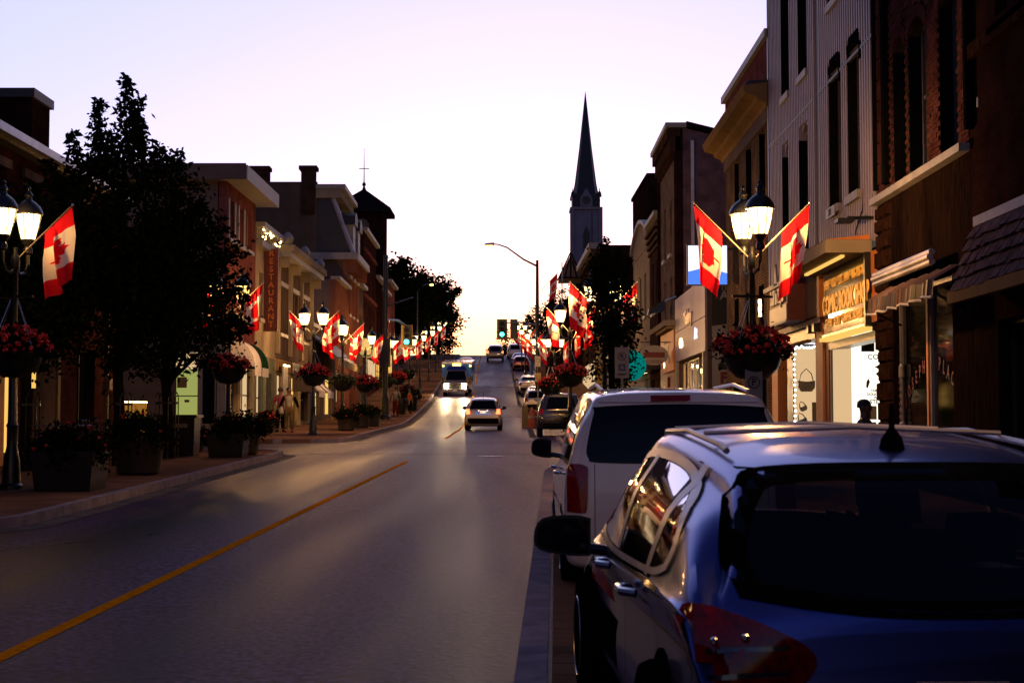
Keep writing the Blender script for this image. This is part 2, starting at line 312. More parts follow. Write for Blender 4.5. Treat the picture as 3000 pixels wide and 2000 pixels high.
# tar seams and a patched trench across the junction
for yy, ww in ((42.2,.10),(51.8,.14),(53.6,.06),(93.5,.25),(107.5,.3),(131,.5)):
    struct(strip('tar_seam', lambda y: -5.9+bend(y), lambda y: .9+bend(y), yy, yy+ww, .004, 'rubber', step=.05))
def kerbL(y):
    if y < 16.5: return -8.4
    if y < 19.5: return -8.4 + 2.1*(0.5-0.5*math.cos(math.pi*(y-16.5)/3.0))
    if y < 43: 
        d = max(0, y-40.6)/2.4; return -6.3 - 2.4*(1-math.sqrt(max(0, 1-d*d)))
    if y < 54: d = max(0, 53.9-y)/2.4; return -5.95 - 2.4*(1-math.sqrt(max(0, 1-d*d)))
    return -5.95 - .25*min(1, (y-54)/36) + bend(y)
def kerbR(y):
    if y < 35.6: return 3.0
    if y < 37.4: return 3.0 - 1.65*math.sin(math.pi/2*(y-35.6)/1.8)
    if y < 56: return 1.35
    if y < 57.6: return 1.35 + 1.45*(1-math.cos(math.pi/2*(y-56)/1.6))
    return 2.8 + bend(y)
def side_walk(label, kf, sgn, y0, y1, far):
    dn = [(16, 20, .3), (35.4, 37.6, .2), (40.4, 43.2, .2), (51.4, 54.2, .2), (55.8, 57.8, .2)]
    inner = lambda y: kf(y) + sgn*.16
    fl, fr = (inner, far) if sgn > 0 else (far, inner)
    o = struct(strip('sidewalk', fl, fr, y0, y1, .138, 'pavement', thick=.4, step=2.0, dense=dn))
    k = bpy.data.objects.new('kerb', None); C.objects.link(k); struct(k); k.location = (kf((y0+y1)/2), y0, gz(y0))
    y = y0; i = 0
    while y < min(y1, 150) - .05:
        L = 1.5 if y < 60 else 6.0
        if any(a-1 < y < b for a, b, _ in dn): L = .6
        e = min(y+L, y1); a, b2 = y + .006, e - .006
        mb = MB(); xa, xb = kf(a), kf(b2); za, zb = gz(a), gz(b2); w = sgn*.155
        mb.hexa([(xa,a,za-.1),(xa+w,a,za-.1),(xb+w,b2,zb-.1),(xb,b2,zb-.1),(xa+sgn*.01,a,za+.14),(xa+w,a,za+.14),(xb+w,b2,zb+.14),(xb+sgn*.01,b2,zb+.14)])
        mb.build('kerb_stone', 'kerb', k); y = e
    if y1 > 150: strip('kerb_run', (lambda y: kf(y)) if sgn > 0 else (lambda y: kf(y)-.155), (lambda y: kf(y)+.155) if sgn > 0 else (lambda y: kf(y)), 150, y1, .14, 'kerb', thick=.25, step=4).parent = k
    for c in k.children:
        if c.name.startswith('kerb_run'): c.location = -k.location
side_walk('l1', kerbL, -1, -12, 43.0, lambda y: -11.3)
side_walk('l2', kerbL, -1, 51.5, 300, lambda y: -11.6+bend(y))
side_walk('r1', kerbR, 1, -12, 300, lambda y: 6.8+bend(y))
# pale gutter strip beside the left kerb and the flush concrete divider of the right parking bays
g = struct(strip('gutter_strip', lambda y: kerbL(y)+.005, lambda y: kerbL(y)+.34, 17, 42.9, .004, 'concrete', step=1.0, dense=[(16, 20, .3), (40.4, 43, .2)]))
struct(strip('gutter_strip', lambda y: kerbL(y)+.005, lambda y: kerbL(y)+.34, 54, 200, .004, 'concrete', step=3))
struct(strip('gutter_strip', lambda y: .42+bend(y), lambda y: .66+bend(y), 57.5, 92, .004, 'concrete', step=3))
struct(strip('gutter_strip', lambda y: .3+bend(y), lambda y: .55+bend(y), 107, 200, .004, 'concrete', step=3))
div = bpy.data.objects.new('bay_divider', None); C.objects.link(div); struct(div); div.location = (.2, 3, .06)
def dx(y): return -.255 + .0242*y + (max(0, y-33.5)**2)*.22
y = 3.0; rr = random.Random(3)
while y < 35.3:
    L = 1.15 if y < 33 else .35; a, b2 = y+.006, y+L-.006
    MB().hexa([(dx(a),a,gz(a)-.05),(dx(a)+.2,a,gz(a)-.05),(dx(b2)+.2,b2,gz(b2)-.05),(dx(b2),b2,gz(b2)-.05),(dx(a)+.01,a,gz(a)+.03),(dx(a)+.2,a,gz(a)+.03),(dx(b2)+.2,b2,gz(b2)+.03),(dx(b2)+.01,b2,gz(b2)+.03)]).build('kerb_slab', 'kerb', div)
    y += L
y = 3.0
pm = None
while y < 35.0:
    z = gz(y) + .012 + rr.uniform(-.003, .004)
    o = MB().hexa([(dx(y)+.235,y,z-.05),(dx(y)+.47,y,z-.05),(dx(y)+.47,y+.19,z-.05),(dx(y)+.235,y+.19,z-.05),(dx(y)+.235,y,z),(dx(y)+.47,y,z),(dx(y)+.47,y+.19,z+.004),(dx(y)+.235,y+.19,z+.004)]).build('paver', 'pavement', div)
    y += .2

t_ = bpy.data.objects.new('manhole_cover', None); C.objects.link(t_); struct(t_); t_.location = (-.75, 41.0, gz(41))
MB().lathe([(.36,.004),(.36,.008),(.31,.009),(.30,.006),(.0001,.006)], 24, cap=False).build('rim', 'black_metal', t_, world=False)
for (xa, ya, xb, yb) in ((-5.6,23,-1.2,24.2),(-4.6,31.5,-1.5,33.8),(-5.9,16,-4.1,18.8)):
    mb = MB(); n = 26; q = [(xa+(xb-xa)*i/n+rnd.uniform(-.05,.05), ya+(yb-ya)*i/n+rnd.uniform(-.1,.1)) for i in range(n+1)]
    for (x0_, y0_), (x1_, y1_) in zip(q, q[1:]): w = .008; mb.quad((x0_-w,y0_-w,gz(y0_)+.004),(x1_-w,y1_-w,gz(y1_)+.004),(x1_+w,y1_+w,gz(y1_)+.004),(x0_+w,y0_+w,gz(y0_)+.004))
    struct(mb.build('tar_crack', 'rubber'))

# ================================================================ BUILDINGS
class Bld:
    """side -1: left of the street, facade looks to +x; side 1: right of the street, facade looks to -x. u = metres up the street, v = metres proud of the wall."""
    def __init__(s, name, side, xf, y0, y1, label, cat='building', zb=None):
        s.side, s.xf, s.y0, s.y1 = side, xf, y0, y1; s.zb = (gz(y0) if zb is None else zb)
        s.root = thing(name, (xf, y0, s.zb), label, cat)
    def P(s, u, v, z): y = s.y0+u; return (s.xf - s.side*v + (bend(y) if y > 80 else 0), y, z)
    def hx(s, mb, u0, u1, v0, v1, z0, z1):
        P = s.P; mb.hexa([P(u0,v0,z0),P(u1,v0,z0),P(u1,v1,z0),P(u0,v1,z0),P(u0,v0,z1),P(u1,v0,z1),P(u1,v1,z1),P(u0,v1,z1)]); return mb
    def part(s, name, material, *boxes, parent=None, smooth=False, label=None):
        mb = MB()
        for b in boxes: s.hx(mb, *b)
        return mb.build(name, material, parent or s.root, smooth, label=label)
    def wall(s, material, u0, u1, z0, z1, ops=(), th=.32, v=0, name='front_wall', arch=()):
        """wall with real openings (ua,ub,za,zb); arch: openings whose top is rounded by the given rise"""
        us = sorted({u0, u1, *[o[0] for o in ops], *[o[1] for o in ops]}); zs = sorted({z0, z1, *[o[2] for o in ops], *[o[3] for o in ops]})
        mb = MB()
        for a, b in zip(us, us[1:]):
            run = None
            for c, d in zip(zs, zs[1:]):
                hole = any(o[0] <= a+1e-6 and b <= o[1]+1e-6 and o[2] <= c+1e-6 and d <= o[3]+1e-6 for o in ops)
                if hole:
                    if run: s.hx(mb, a, b, v-th, v, run[0], run[1]); run = None
                else: run = (run[0], d) if run else (c, d)
            if run: s.hx(mb, a, b, v-th, v, run[0], run[1])
        for o, rise in arch:
            ua, ub, za, zb = o; n = 8; uc = (ua+ub)/2; hw = (ub-ua)/2
            for i in range(n):
                a0 = ua + (ub-ua)*i/n; a1 = ua + (ub-ua)*(i+1)/n
                f = lambda a: zb - rise + rise*math.sqrt(max(0, 1-((a-uc)/hw)**2))
                P = s.P; mb.hexa([P(a0,v-th+.01,f(a0)),P(a1,v-th+.01,f(a1)),P(a1,v-.001,f(a1)),P(a0,v-.001,f(a0)),P(a0,v-th+.01,zb),P(a1,v-th+.01,zb),P(a1,v-.001,zb),P(a0,v-.001,zb)])
        return mb.build(name, material, s.root)
    def window(s, o, frame='window_frame', glass='glass', v=-.2, fw=.06, mull=1, trans=1, sill=None, sillm='white_trim', lit=None, head=None):
        ua, ub, za, zb = o; mb = MB()
        for b in ((ua,ua+fw,za,zb),(ub-fw,ub,za,zb),(ua+fw,ub-fw,za,za+fw),(ua+fw,ub-fw,zb-fw,zb)): s.hx(mb, b[0], b[1], v-.05, v+.03, b[2], b[3])
        for i in range(1, mull+1) if mull > 0 else (): 
            if mull > 1 or (ub-ua) > 1.3: c = ua + (ub-ua)*i/(mull+1); s.hx(mb, c-.025, c+.025, v-.04, v+.02, za+fw, zb-fw)
        for i in range(1, trans+1): c = za + (zb-za)*i/(trans+1); s.hx(mb, ua+fw, ub-fw, v-.035, v+.025, c-.03, c+.03)
        w = mb.build('window', frame, s.root)
        g = MB(); s.hx(g, ua+fw, ub-fw, v-.03, v-.02, za+fw, zb-fw); g.build('pane', lit or glass, w)
        if sill: q = MB(); s.hx(q, ua-.08, ub+.08, -.15, sill, za-.16, za-.003); q.build('sill', sillm, w)
        if head: q = MB(); s.hx(q, ua-.12, ub+.12, -.01, head, zb+.003, zb+.2); q.build('lintel', sillm, w)
        return w
    def shell(s, material, depth, ztop, z0=None, front_gap=.32, name='side_wall', u0=0, u1=None, roofm='dark_roof'):
        """side walls, back and roof behind the facade"""
        u1 = (s.y1-s.y0) if u1 is None else u1; z0 = s.zb-.5 if z0 is None else z0
        s.part(name, material, (u0, u0+.25, -depth, -front_gap-.002, z0, ztop)); s.part(name, material, (u1-.25, u1, -depth, -front_gap-.002, z0, ztop))
        s.part('back_wall', material, (u0+.25, u1-.25, -depth, -depth+.25, z0, ztop)); s.part('roof', roofm, (u0+.25, u1-.25, -depth+.25, -front_gap-.002, ztop-.4, ztop-.2))
    def blind(s, z0, z1, m='cloth_black', v=-.6, u0=.3, u1=None):
        s.part('interior', m, (u0, (s.y1-s.y0 if u1 is None else u1)-.3, v-.05, v, z0, z1))
L_, R_ = -1, 1
# ------------------------------------------------ RIGHT SIDE (wall line x = 6.5)
XR = 6.5
# A: nearest dark stone building (its row goes on behind the camera)
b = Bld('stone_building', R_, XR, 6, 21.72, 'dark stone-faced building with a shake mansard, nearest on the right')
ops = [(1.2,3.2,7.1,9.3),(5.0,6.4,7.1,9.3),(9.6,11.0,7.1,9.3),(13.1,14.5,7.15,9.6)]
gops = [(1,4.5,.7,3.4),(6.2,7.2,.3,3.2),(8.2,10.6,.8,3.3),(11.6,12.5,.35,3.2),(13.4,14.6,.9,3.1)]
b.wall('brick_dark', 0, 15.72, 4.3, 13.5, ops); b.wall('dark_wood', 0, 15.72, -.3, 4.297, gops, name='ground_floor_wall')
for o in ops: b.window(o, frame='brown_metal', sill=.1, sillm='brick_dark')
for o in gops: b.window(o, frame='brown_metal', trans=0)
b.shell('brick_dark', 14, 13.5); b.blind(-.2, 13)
b.part('stone_band', 'stone_brown', (.1, 15.6, .002, .1, 6.88, 7.08)); b.part('downpipe', 'cloth_black', (15.5, 15.62, .003, .12, 5.9, 13.4))
# pale mortar blotches on the old brickwork are real stone chips set in the wall
for i in range(13):
    u = 10.5 + rnd.random()*4.9; z = 4.5 + rnd.random()*4.2; w = .04+rnd.random()*.06
    b.part('stone_chip', 'white_trim', (u, u+w, .001, .02, z, z+.07+rnd.random()*.07))
# shake mansard: rows of separate shakes on a sloping deck
mz0, mz1, mv0, mv1 = 3.47, 4.34, .62, .34
awn = b.root
u_a, u_b = 8.0, 14.5
mb = MB(); mb.hexa([b.P(u_a,0.0,mz0),b.P(u_b,0.0,mz0),b.P(u_b,mv0,mz0),b.P(u_a,mv0,mz0),b.P(u_a,0.0,mz1),b.P(u_b-.12,0.0,mz1),b.P(u_b-.12,mv1,mz1),b.P(u_a,mv1,mz1)]); deck = mb.build('mansard', 'dark_roof', b.root)
rows = 5
for r in range(rows):
    t0, t1 = r/rows, (r+1.25)/rows
    z0_, z1_ = mz0+(mz1-mz0)*t0, mz0+(mz1-mz0)*min(1, t1); v0_, v1_ = mv0+(mv1-mv0)*t0+.05, mv0+(mv1-mv0)*min(1, t1)+.01
    u = u_a
    while u < u_b - .12*t0 - .1:
        w = .14 + rnd.random()*.12; e = min(u+w, u_b-.12*t0); th = .03+rnd.random()*.015; dz = rnd.uniform(-.02, .02)
        P = b.P; MB().hexa([P(u+.004,v0_,z0_+dz),P(e-.004,v0_,z0_+dz),P(e-.004,v0_+th,z0_+dz),P(u+.004,v0_+th,z0_+dz),P(u+.004,v1_,z1_),P(e-.004,v1_,z1_),P(e-.004,v1_+.012,z1_),P(u+.004,v1_+.012,z1_)]).build('shingle', 'shake', deck); u = e
b.part('fascia', 'tan', (u_a-.1, u_b+.04, .60, .70, 3.31, 3.468), parent=deck); b.part('flashing', 'awning_white', (u_a, u_b-.12, .05, .38, mz1+.002, mz1+.13), parent=deck)

b.part('rear_wing', 'stone_brown', (-55, -.01, -12, 0, -1.5, 9.5))
# B: red brick building with tall arched windows over a barber's shop
b = Bld('brick_building', R_, XR, 21.74, 27.4, 'dark red brick building with three tall arched windows above the barber shop')
W_ = 5.66
wins = [(.60,1.42,5.80,8.30),(2.42,3.28,5.80,8.30),(3.72,4.38,5.80,8.25)]
wins = [(.62,1.44,5.86,8.30),(2.36,3.26,5.86,8.30),(3.62,4.30,5.86,8.28)]
b.wall('mortar', 0, W_, 5.75, 10.6, wins, th=.3, v=-.02, arch=[(o, .22) for o in wins])
for o in wins: b.window((o[0],o[1],o[2],o[3]-.02), frame='window_frame', v=-.22, fw=.09, trans=1); 
[b.part('jamb_shade', 'cloth_black', (o[1]-.03, o[1]-.001, -.17, .02, o[2], o[3]-.2)) for o in wins]  # black lining paints the far reveal of each window as shaded
# real bricks, 215 x 65 mm, each proud of the mortar by its own amount
brick_meshes = []
def inhole(u0, u1, z0, z1):
    for o in wins:
        if u1 > o[0]-.01 and u0 < o[1]+.01 and z1 > o[2]-.005 and z0 < o[3]-.1: return True
        uc = (o[0]+o[1])/2; hw = (o[1]-o[0])/2+.2
        if z0 > o[3]-.11 and z0 < o[3]+.2 and abs((u0+u1)/2-uc) < hw and ((((u0+u1)/2-uc)/hw)**2 + ((z0-o[3]+.22)/.42)**2) < 1: return True
    return 4.62 < (u0+u1)/2 < 4.98
brs = []
z = 5.76; row = 0
while z < 10.5:
    u = -.11 if row % 2 else 0
    while u < W_:
        a, e = max(u, 0.002), min(u+.215, W_-.002)
        if e-a > .05 and not inhole(a, e, z, z+.066): brs.append((a, e, z))
        u += .225
    z += .076; row += 1
brs.sort(key=lambda t: (t[2] > 8.6, t[0]*1.0))
solo = [t for t in brs if t[2] < 8.9 and t[0] < 2.3][:250]; solos = set(solo); mbs = MB()
for (a, e, z) in brs:
    d = rnd.uniform(.0, .016); j = rnd.uniform(-.003, .003)
    if (a, e, z) in solos: b.part('brick', 'single_brick', (a, e, -.02, d, z+j, z+.065+j))
    else: b.hx(mbs, a, e, -.02, d, z+j, z+.065+j)
mbs.build('brickwork', 'single_brick', b.root, kind='stuff')
for o in wins:      # soldier course arches, brick by brick
    uc = (o[0]+o[1])/2; hw = (o[1]-o[0])/2+.03
    for i in range(11):
        t = math.pi*(i+.5)/11; c, s_ = math.cos(t), math.sin(t); z0_ = o[3]-.22
        P = b.P; r0, r1 = 1.0, 1.0
        pts = []
        for (rr_, tt) in ((0, -.5), (0, .5), (.2, .5), (.2, -.5)):
            ta = math.pi*(i+.5+tt*.88)/11; pts.append((uc+(hw+rr_)*math.cos(ta), z0_+(.24+rr_)*math.sin(ta)))
        MB().prism(pts, lambda p, q: b.P(p, -.02, q), lambda p, q: b.P(p, .03, q)).build('arch_brick', 'single_brick', b.root)
b.part('downpipe', 'cloth_black', (4.70, 4.92, -.02, .09, 5.9, 10.6)); b.part('downpipe', 'cloth_black', (W_-.16, W_-.03, .0, .08, 5.9, 10.6))
for i in range(12): b.part('quoin', 'single_brick', (W_-.42+(i % 2)*.10, W_-.17, .0, .03, 6.0+i*.38, 6.34+i*.38))
b.part('string_course', 'white_trim', (-.0, W_-.05, .0, .16, 5.62, 5.74)); b.shell('brick_dark', 13, 10.6)
gop = [(1.02,2.62,.85,3.95),(2.72,4.55,.85,3.95)]
b.wall('dark_wood', 0, W_, -.2, 5.615, [(1.0,4.6,.8,4.0)], name='shop_wall', th=.3)
for o in gop: b.window(o, frame='gutter_metal', v=-.12, fw=.07, trans=0, mull=0, glass='tinted_glass')
b.part('mullion', 'orange_wood', (2.621, 2.719, -.2, -.06, .85, 3.95)); b.blind(.0, 10, v=-.8)
# rough facing stones of the pier beside the comic shop
z = .55
while z < 5.5:
    u = 4.62; h = .16 + rnd.random()*.2
    while u < W_-.03:
        w = min(.16+rnd.random()*.26, W_-.02-u); d = .02+rnd.random()*.06
        if w > .06:
            k = rnd.uniform(-.03, .03); P = b.P; m_ = MB(); k2 = rnd.uniform(-.03, .03)
            m_.hexa([P(u+.01,0,z+.008),P(u+w-.01,0,z+.008),P(u+w-.03,d,z+.03+k*.5),P(u+.03,d,z+.03),P(u+.01,0,z+h-.008),P(u+w-.01,0,z+h-.008),P(u+w-.03,d,z+h-.03),P(u+.03,d,z+h-.035+k2*.5)])
            m_.build('stone', 'stone_brown', b.root)
        u += w
    z += h
# painted barber pole and name on the glass
t_ = thing('window_lettering', b.P(2.7, -.12, 2.2), 'red arched lettering and striped pole painted on the dark barber shop window', 'lettering')
word = "JOSEPH'S PLACE"; n_ = len(word)
for i, ch in enumerate(word):
    if ch == ' ': continue
    u = 4.30 - i*.235; zc = 2.05 + .62*math.sin(math.pi*(i+.5)/n_*.92)
    o = text_on('R', ch, *b.P(u, -.125, zc), .30, 'print_red', t_, 'letter', bold=.004, extrude=.003, xscale=.75); o.rotation_euler.rotate_axis('Z', .25-.5*i/n_*1.2)
mb = MB(); mb.lathe([(.03,-.62),(.05,-.58),(.055,-.4),(.035,-.36)], 10, b.P(4.42, -.09, 2.1)).lathe([(.035,.36),(.055,.4),(.05,.58),(.03,.62)], 10, b.P(4.42, -.09, 2.1)); mb.build('pole_end', 'white_plastic', t_)
MB().lathe([(.034,-.36),(.034,.36)], 10, b.P(4.42, -.09, 2.1)).build('pole', 'white_plastic', t_)
mb = MB()
for i in range(6): mb.hexa([b.P(4.42-.04,-.05,1.74+i*.12),b.P(4.42+.04,-.05,1.80+i*.12),b.P(4.42+.04,-.045,1.80+i*.12),b.P(4.42-.04,-.045,1.74+i*.12),b.P(4.42-.04,-.05,1.79+i*.12),b.P(4.42+.04,-.05,1.85+i*.12),b.P(4.42+.04,-.045,1.85+i*.12),b.P(4.42-.04,-.045,1.79+i*.12)])
mb.build('stripe', 'print_red', t_)
# striped awning with metal hood
P = b.P
aw = thing('awning', P(2.9, .3, 4.3), 'small striped cloth awning under a ribbed metal hood above the barber shop', 'awning')
for i in range(3): MB().tube([P(.95,.34-.03*abs(i-1),4.12+i*.075),P(4.6,.34-.03*abs(i-1),4.12+i*.075)], .05, 10).build('hood_rib', 'gutter_metal', aw, smooth=True)
b_ = b; n = 44; U0, UL = -.15, 4.0
wv = lambda u: .03*math.sin(u*9)+.015*math.sin(u*31)
zt = lambda u: 3.98 + wv(u)*.4
def cloth(mb, i, off=0, top=True):
    ua, ub = U0+UL*i/n, U0+UL*(i+1)/n
    if top: mb.quad(P(ua,.22+wv(ua),zt(ua)),P(ub,.22+wv(ub),zt(ub)),P(ub,.6+wv(ub),zt(ub)-.22),P(ua,.6+wv(ua),zt(ua)-.22))
    mb.quad(P(ua,.6+off+wv(ua),zt(ua)-.22-off),P(ub,.6+off+wv(ub),zt(ub)-.22-off),P(ub,.62+off+wv(ub),zt(ub)-.46+off),P(ua,.62+off+wv(ua),zt(ua)-.46+off))
mb = MB(); [cloth(mb, i) for i in range(n)]; mb.build('cloth', 'awning_cloth', aw, smooth='all')
mb = MB(); [cloth(mb, i, .006, False) for i in range(0, n, 2)]; mb.build('stripes', 'brown_metal', aw)
MB().tube([P(U0+UL*i/30,.63+wv(U0+UL*i/30),zt(U0+UL*i/30)-.47) for i in range(31)], .02, 6).build('trim_cord', 'awning_white', aw)
MB().tube([P(3.9,.03,3.35),P(3.9,.6,3.62)], .02).build('arm', 'black_metal', aw); MB().tube([P(-.1,.03,3.2),P(-.1,.6,3.6)], .02).build('arm', 'black_metal', aw)

# C: metal clad building, two shops
b = Bld('clad_building', R_, XR, 27.42, 39.05, 'tall building clad in vertical grey metal siding, above the comic shop and accessory shop')
W_ = 11.63
lw = [(1.15,2.15,6.12,8.95),(2.98,3.95,6.12,8.95),(6.45,7.35,5.6,8.5),(8.75,9.55,5.6,8.5)]
uw = [(6.35,7.35,9.66,12.2),(8.65,9.6,9.66,12.2),(1.15,2.15,10.4,12.8),(2.98,3.95,10.4,12.8)]
arch = [(o, .35) for o in lw[2:]]
b.wall('siding', 0, W_, 5.05, 14.2, lw+uw, th=.25, v=-.03, arch=arch)
def in_any(u, z0, z1, ops): return [o for o in ops if o[0]-.03 < u < o[1]+.03]
mb = MB(); u = .06
while u < W_-.05:
    cuts = sorted((o[2]-.02, o[3]+(.25 if o in lw[:2] else .0)) for o in lw+uw if o[0]-.05 < u < o[1]+.05); z = 5.06
    if not 5.18 < u < 5.55:
        for c0, c1 in cuts+[(14.19, 14.2)]:
            if c0 > z: b.hx(mb, u-.035, u+.035, -.03, .04, z, c0)
            z = c1
    u += .205
mb.build('siding_ribs', 'siding', b.root, kind='stuff')
b.part('siding_seam', 'siding_dark', (.03, 5.15, -.02, .042, 8.77, 8.84)); b.part('siding_seam', 'siding_dark', (5.6, W_-.03, -.02, .042, 8.77, 8.84))
b.part('recess_strip', 'siding_dark', (5.2, 5.52, -.03, -.01, 5.06, 14.1)); b.part('corner_strip', 'black_metal', (W_-.1, W_+.0, .0, .05, 4.4, 14.2))
for o in lw[2:]+uw: b.window(o, frame='window_frame', v=-.17, fw=.08, sill=.09)
for o in lw[:2]:
    b.window(o, frame='siding_dark', v=-.17, fw=.08, sill=.12)
    b.part('window_hood', 'cloth_black', (o[0]-.06, o[1]+.06, .0, .045, o[3]+.002, o[3]+.16)); b.part('window_hood', 'cloth_black', (o[0]+.1, o[1]-.1, .0, .045, o[3]+.162, o[3]+.28)); b.part('window_hood', 'cloth_black', (o[0]-.1, o[0]-.002, .0, .045, o[3]-.35, o[3]-.0)) 
[b.part('jamb_shade', 'cloth_black', (o[1]-.03, o[1]-.001, -.14, .042, o[2], o[3]-(.3 if o in lw[2:] else .01))) for o in lw+uw]; b.shell('siding_dark', 14, 14.2); b.blind(4.9, 14)  # far reveals lined in black, recess shade put into the colour
pl = MB(); b.hx(pl, 3.05, 3.9, .122, .14, 5.9, 6.11); npl = pl.build('number_plate', 'sign_white', b.root); text_on('R', '211', *b.P(3.48, .143, 6.0), .2, 'print_black', npl)
# canopy box over the comic shop
P = b.P
can = thing('canopy', P(3, .4, 4.9), 'cream and rust box canopy above the comic book shop sign', 'canopy')
mb = MB(); b.hx(mb, .45, 5.2, .0, .85, 4.84, 5.08); mb.build('fascia', 'cream', can)
MB().hexa([P(.45,.0,5.085),P(5.2,.0,5.085),P(5.2,.86,5.085),P(.45,.86,5.085),P(.45,.0,5.17),P(5.2,.0,5.17),P(5.2,.05,5.17),P(.45,.05,5.17)]).build('roofing', 'orange_wood', can)
b.part('gooseneck_lamp', 'black_metal', (.2,.26,.0,.5,5.42,5.48),(.05,.4,.4,.7,5.36,5.43)); 
MB().tube([P(.9,.03,6.1),P(.95,.05,5.7),P(1.5,.05,5.4),P(1.55,.06,5.3)], .012, 6).build('cable', 'black_metal', b.root)
# comic shop
b.part('pilaster', 'red_sign', (4.45, 4.82, -.3, .0, .4, 4.95))
b.part('sign_panel', 'sign_dark', (.55, 4.4, .0, .10, 3.55, 4.80))
sg = thing('shop_sign', P(2.4, .1, 3.55), 'dark glossy comic book shop sign with gold lettering', 'sign')
text_on('R', 'NEW * OLD * EST. 1999 * 905-715-7071', *P(2.35, .11, 4.55), .25, 'gold', sg, 'lettering', bold=.006, xscale=.92)
text_on('R', 'COMIC BOOK SHOP', *P(2.35, .11, 4.12), .52, 'gold', sg, 'lettering', bold=.02, xscale=.88)
text_on('R', 'GAMES * TOYS * GRAPHIC NOVELS', *P(2.5, .11, 3.76), .24, 'gold', sg, 'lettering', bold=.008, xscale=.9)
b.part('sign_frame', 'brass_bright', (.5, 4.5, .05, .13, 3.48, 3.54), parent=sg); b.part('sign_frame', 'black_metal', (.42, .54, .0, .14, 3.5, 4.85), parent=sg)
b.part('painted_panel', 'orange_wood', (.0, .41, .0, .03, 3.55, 4.85)); 
b.part('light_box', 'shop_gold', (.4, 4.4, .02, .2, 3.40, 3.475), parent=sg)
b.part('lintel', 'black_metal', (.28, 4.45, -.3, .0, 3.24, 3.395)); b.part('sign_fill_strip', 'shop_gold', (.7, 4.3, .45, .52, 4.78, 4.825))  # last part: glowing strip added under the canopy to brighten the sign
# bright show window: glass, white display wall with print
disp = thing('shop_window_display', (6.9, 31.2, .9), 'brightly lit white poster wall inside the comic shop entrance', 'display')
MB().box(6.84, 8.3, 31.2, 31.3, .7, 3.6).build('backdrop', 'shop_glow', disp)
MB().hexa([(6.50,31.95,.7),(6.84,31.25,.7),(6.90,31.3,.7),(6.56,32.0,.7),(6.50,31.95,3.56),(6.84,31.25,3.56),(6.90,31.3,3.56),(6.56,32.0,3.56)]).build('blind', 'shop_warm', disp, label='cream panel at the left of the display')
def wtext(t, x0_, z, s_):
    o = text_on('F', t, x0_, 31.18, z, s_, 'print_black', disp, 'lettering', bold=.003, extrude=.002); w_ = max(v.co.x for v in o.data.vertices)-min(v.co.x for v in o.data.vertices); o.location.x += w_/2
wtext('COMICS', 7.16, 3.06, .15); wtext('THE NEW', 7.21, 2.37, .075); wtext('DOUG WRIGHT', 7.13, 2.295, .075); wtext('WINNER', 7.27, 2.225, .075); wtext('STEVE', 7.19, 2.14, .12)
for (ua, ub, za, zb) in ((7.03,7.3,3.17,3.44),(7.05,7.33,1.78,2.06),(7.38,7.7,1.78,2.06),(7.18,7.32,1.5,1.73),(7.38,7.7,1.5,1.73),(7.38,7.7,3.17,3.44)):
    fr = MB().box(ua, ub, 31.175, 31.185, za, zb).build('poster', 'sign_white', disp)
    for k in range(3):
        a0 = ua+.02+rnd.random()*.5*(ub-ua); z0_ = za+.02+rnd.random()*.08; MB().box(a0, a0+.05+rnd.random()*.04, 31.17, 31.174, z0_, z0_+.06+rnd.random()*.08).build('drawing', ('print_black','leather_tan','print_black')[k], fr)
MB().prism([(7.3,2.86),(7.62,3.0),(7.5,2.74)], lambda p, q: (p,31.17,q), lambda p, q: (p,31.185,q)).build('drawing', 'tan', disp); MB().prism([(7.32,2.72),(7.45,2.82),(7.55,2.68),(7.42,2.6)], lambda p, q: (p,31.17,q), lambda p, q: (p,31.185,q)).build('drawing', 'leather_tan', disp)
MB().box(7.44, 7.455, 31.17, 31.185, 2.42, 2.7).build('drawing', 'brown_metal', disp); MB().prism([(7.15,2.42),(7.2,2.55),(7.17,2.62),(7.13,2.56),(7.12,2.44)], lambda p, q: (p,31.17,q), lambda p, q: (p,31.185,q)).build('drawing', 'print_black', disp)
b.part('window_frame', 'brass_bright', (4.38, 4.445, -.12, -.04, .7, 3.235)); b.part('stall_riser', 'red_sign', (.28, 4.45, -.3, -.02, .4, .74))
b.part('floor_slab', 'dark_wood', (.1, W_-.1, -3.0, -.35, .45, .55))
# accessory shop "Still in Style"
b.part('fascia_board', 'tan', (4.83, 11.4, -.2, .15, 4.0, 5.02)); b.part('coping', 'white_trim', (4.83, 11.5, -.02, .22, 5.023, 5.12))
b.part('box_end', 'orange_wood', (4.6, 4.829, -.2, .16, 3.95, 5.02))
sg = thing('shop_sign', P(7.2, .3, 4.0), 'brown box sign reading Still in Style with a star finial', 'sign')
mb = MB(); b.hx(mb, 6.15, 8.5, .152, .55, 3.98, 4.92); mb.build('box', 'red_sign', sg); mb = MB(); b.hx(mb, 6.2, 8.45, .552, .57, 4.0, 4.36); mb.build('panel', 'sign_white', sg)
mb = MB(); b.hx(mb, 6.12, 8.53, .555, .62, 4.80, 4.9); b.hx(mb, 6.12, 8.53, .555, .60, 3.94, 3.995); mb.build('moulding', 'white_trim', sg)
text_on('R', 'Still in Style', *P(7.3, .58, 4.58), .46, 'sign_white', sg, bold=.02, extrude=.02, xscale=.82)
MB().prism([(7.1,4.85),(7.55,4.85),(7.34,5.35)], lambda p, q: P(p,.57,q), lambda p, q: P(p,.62,q)).build('star', 'white_trim', sg)
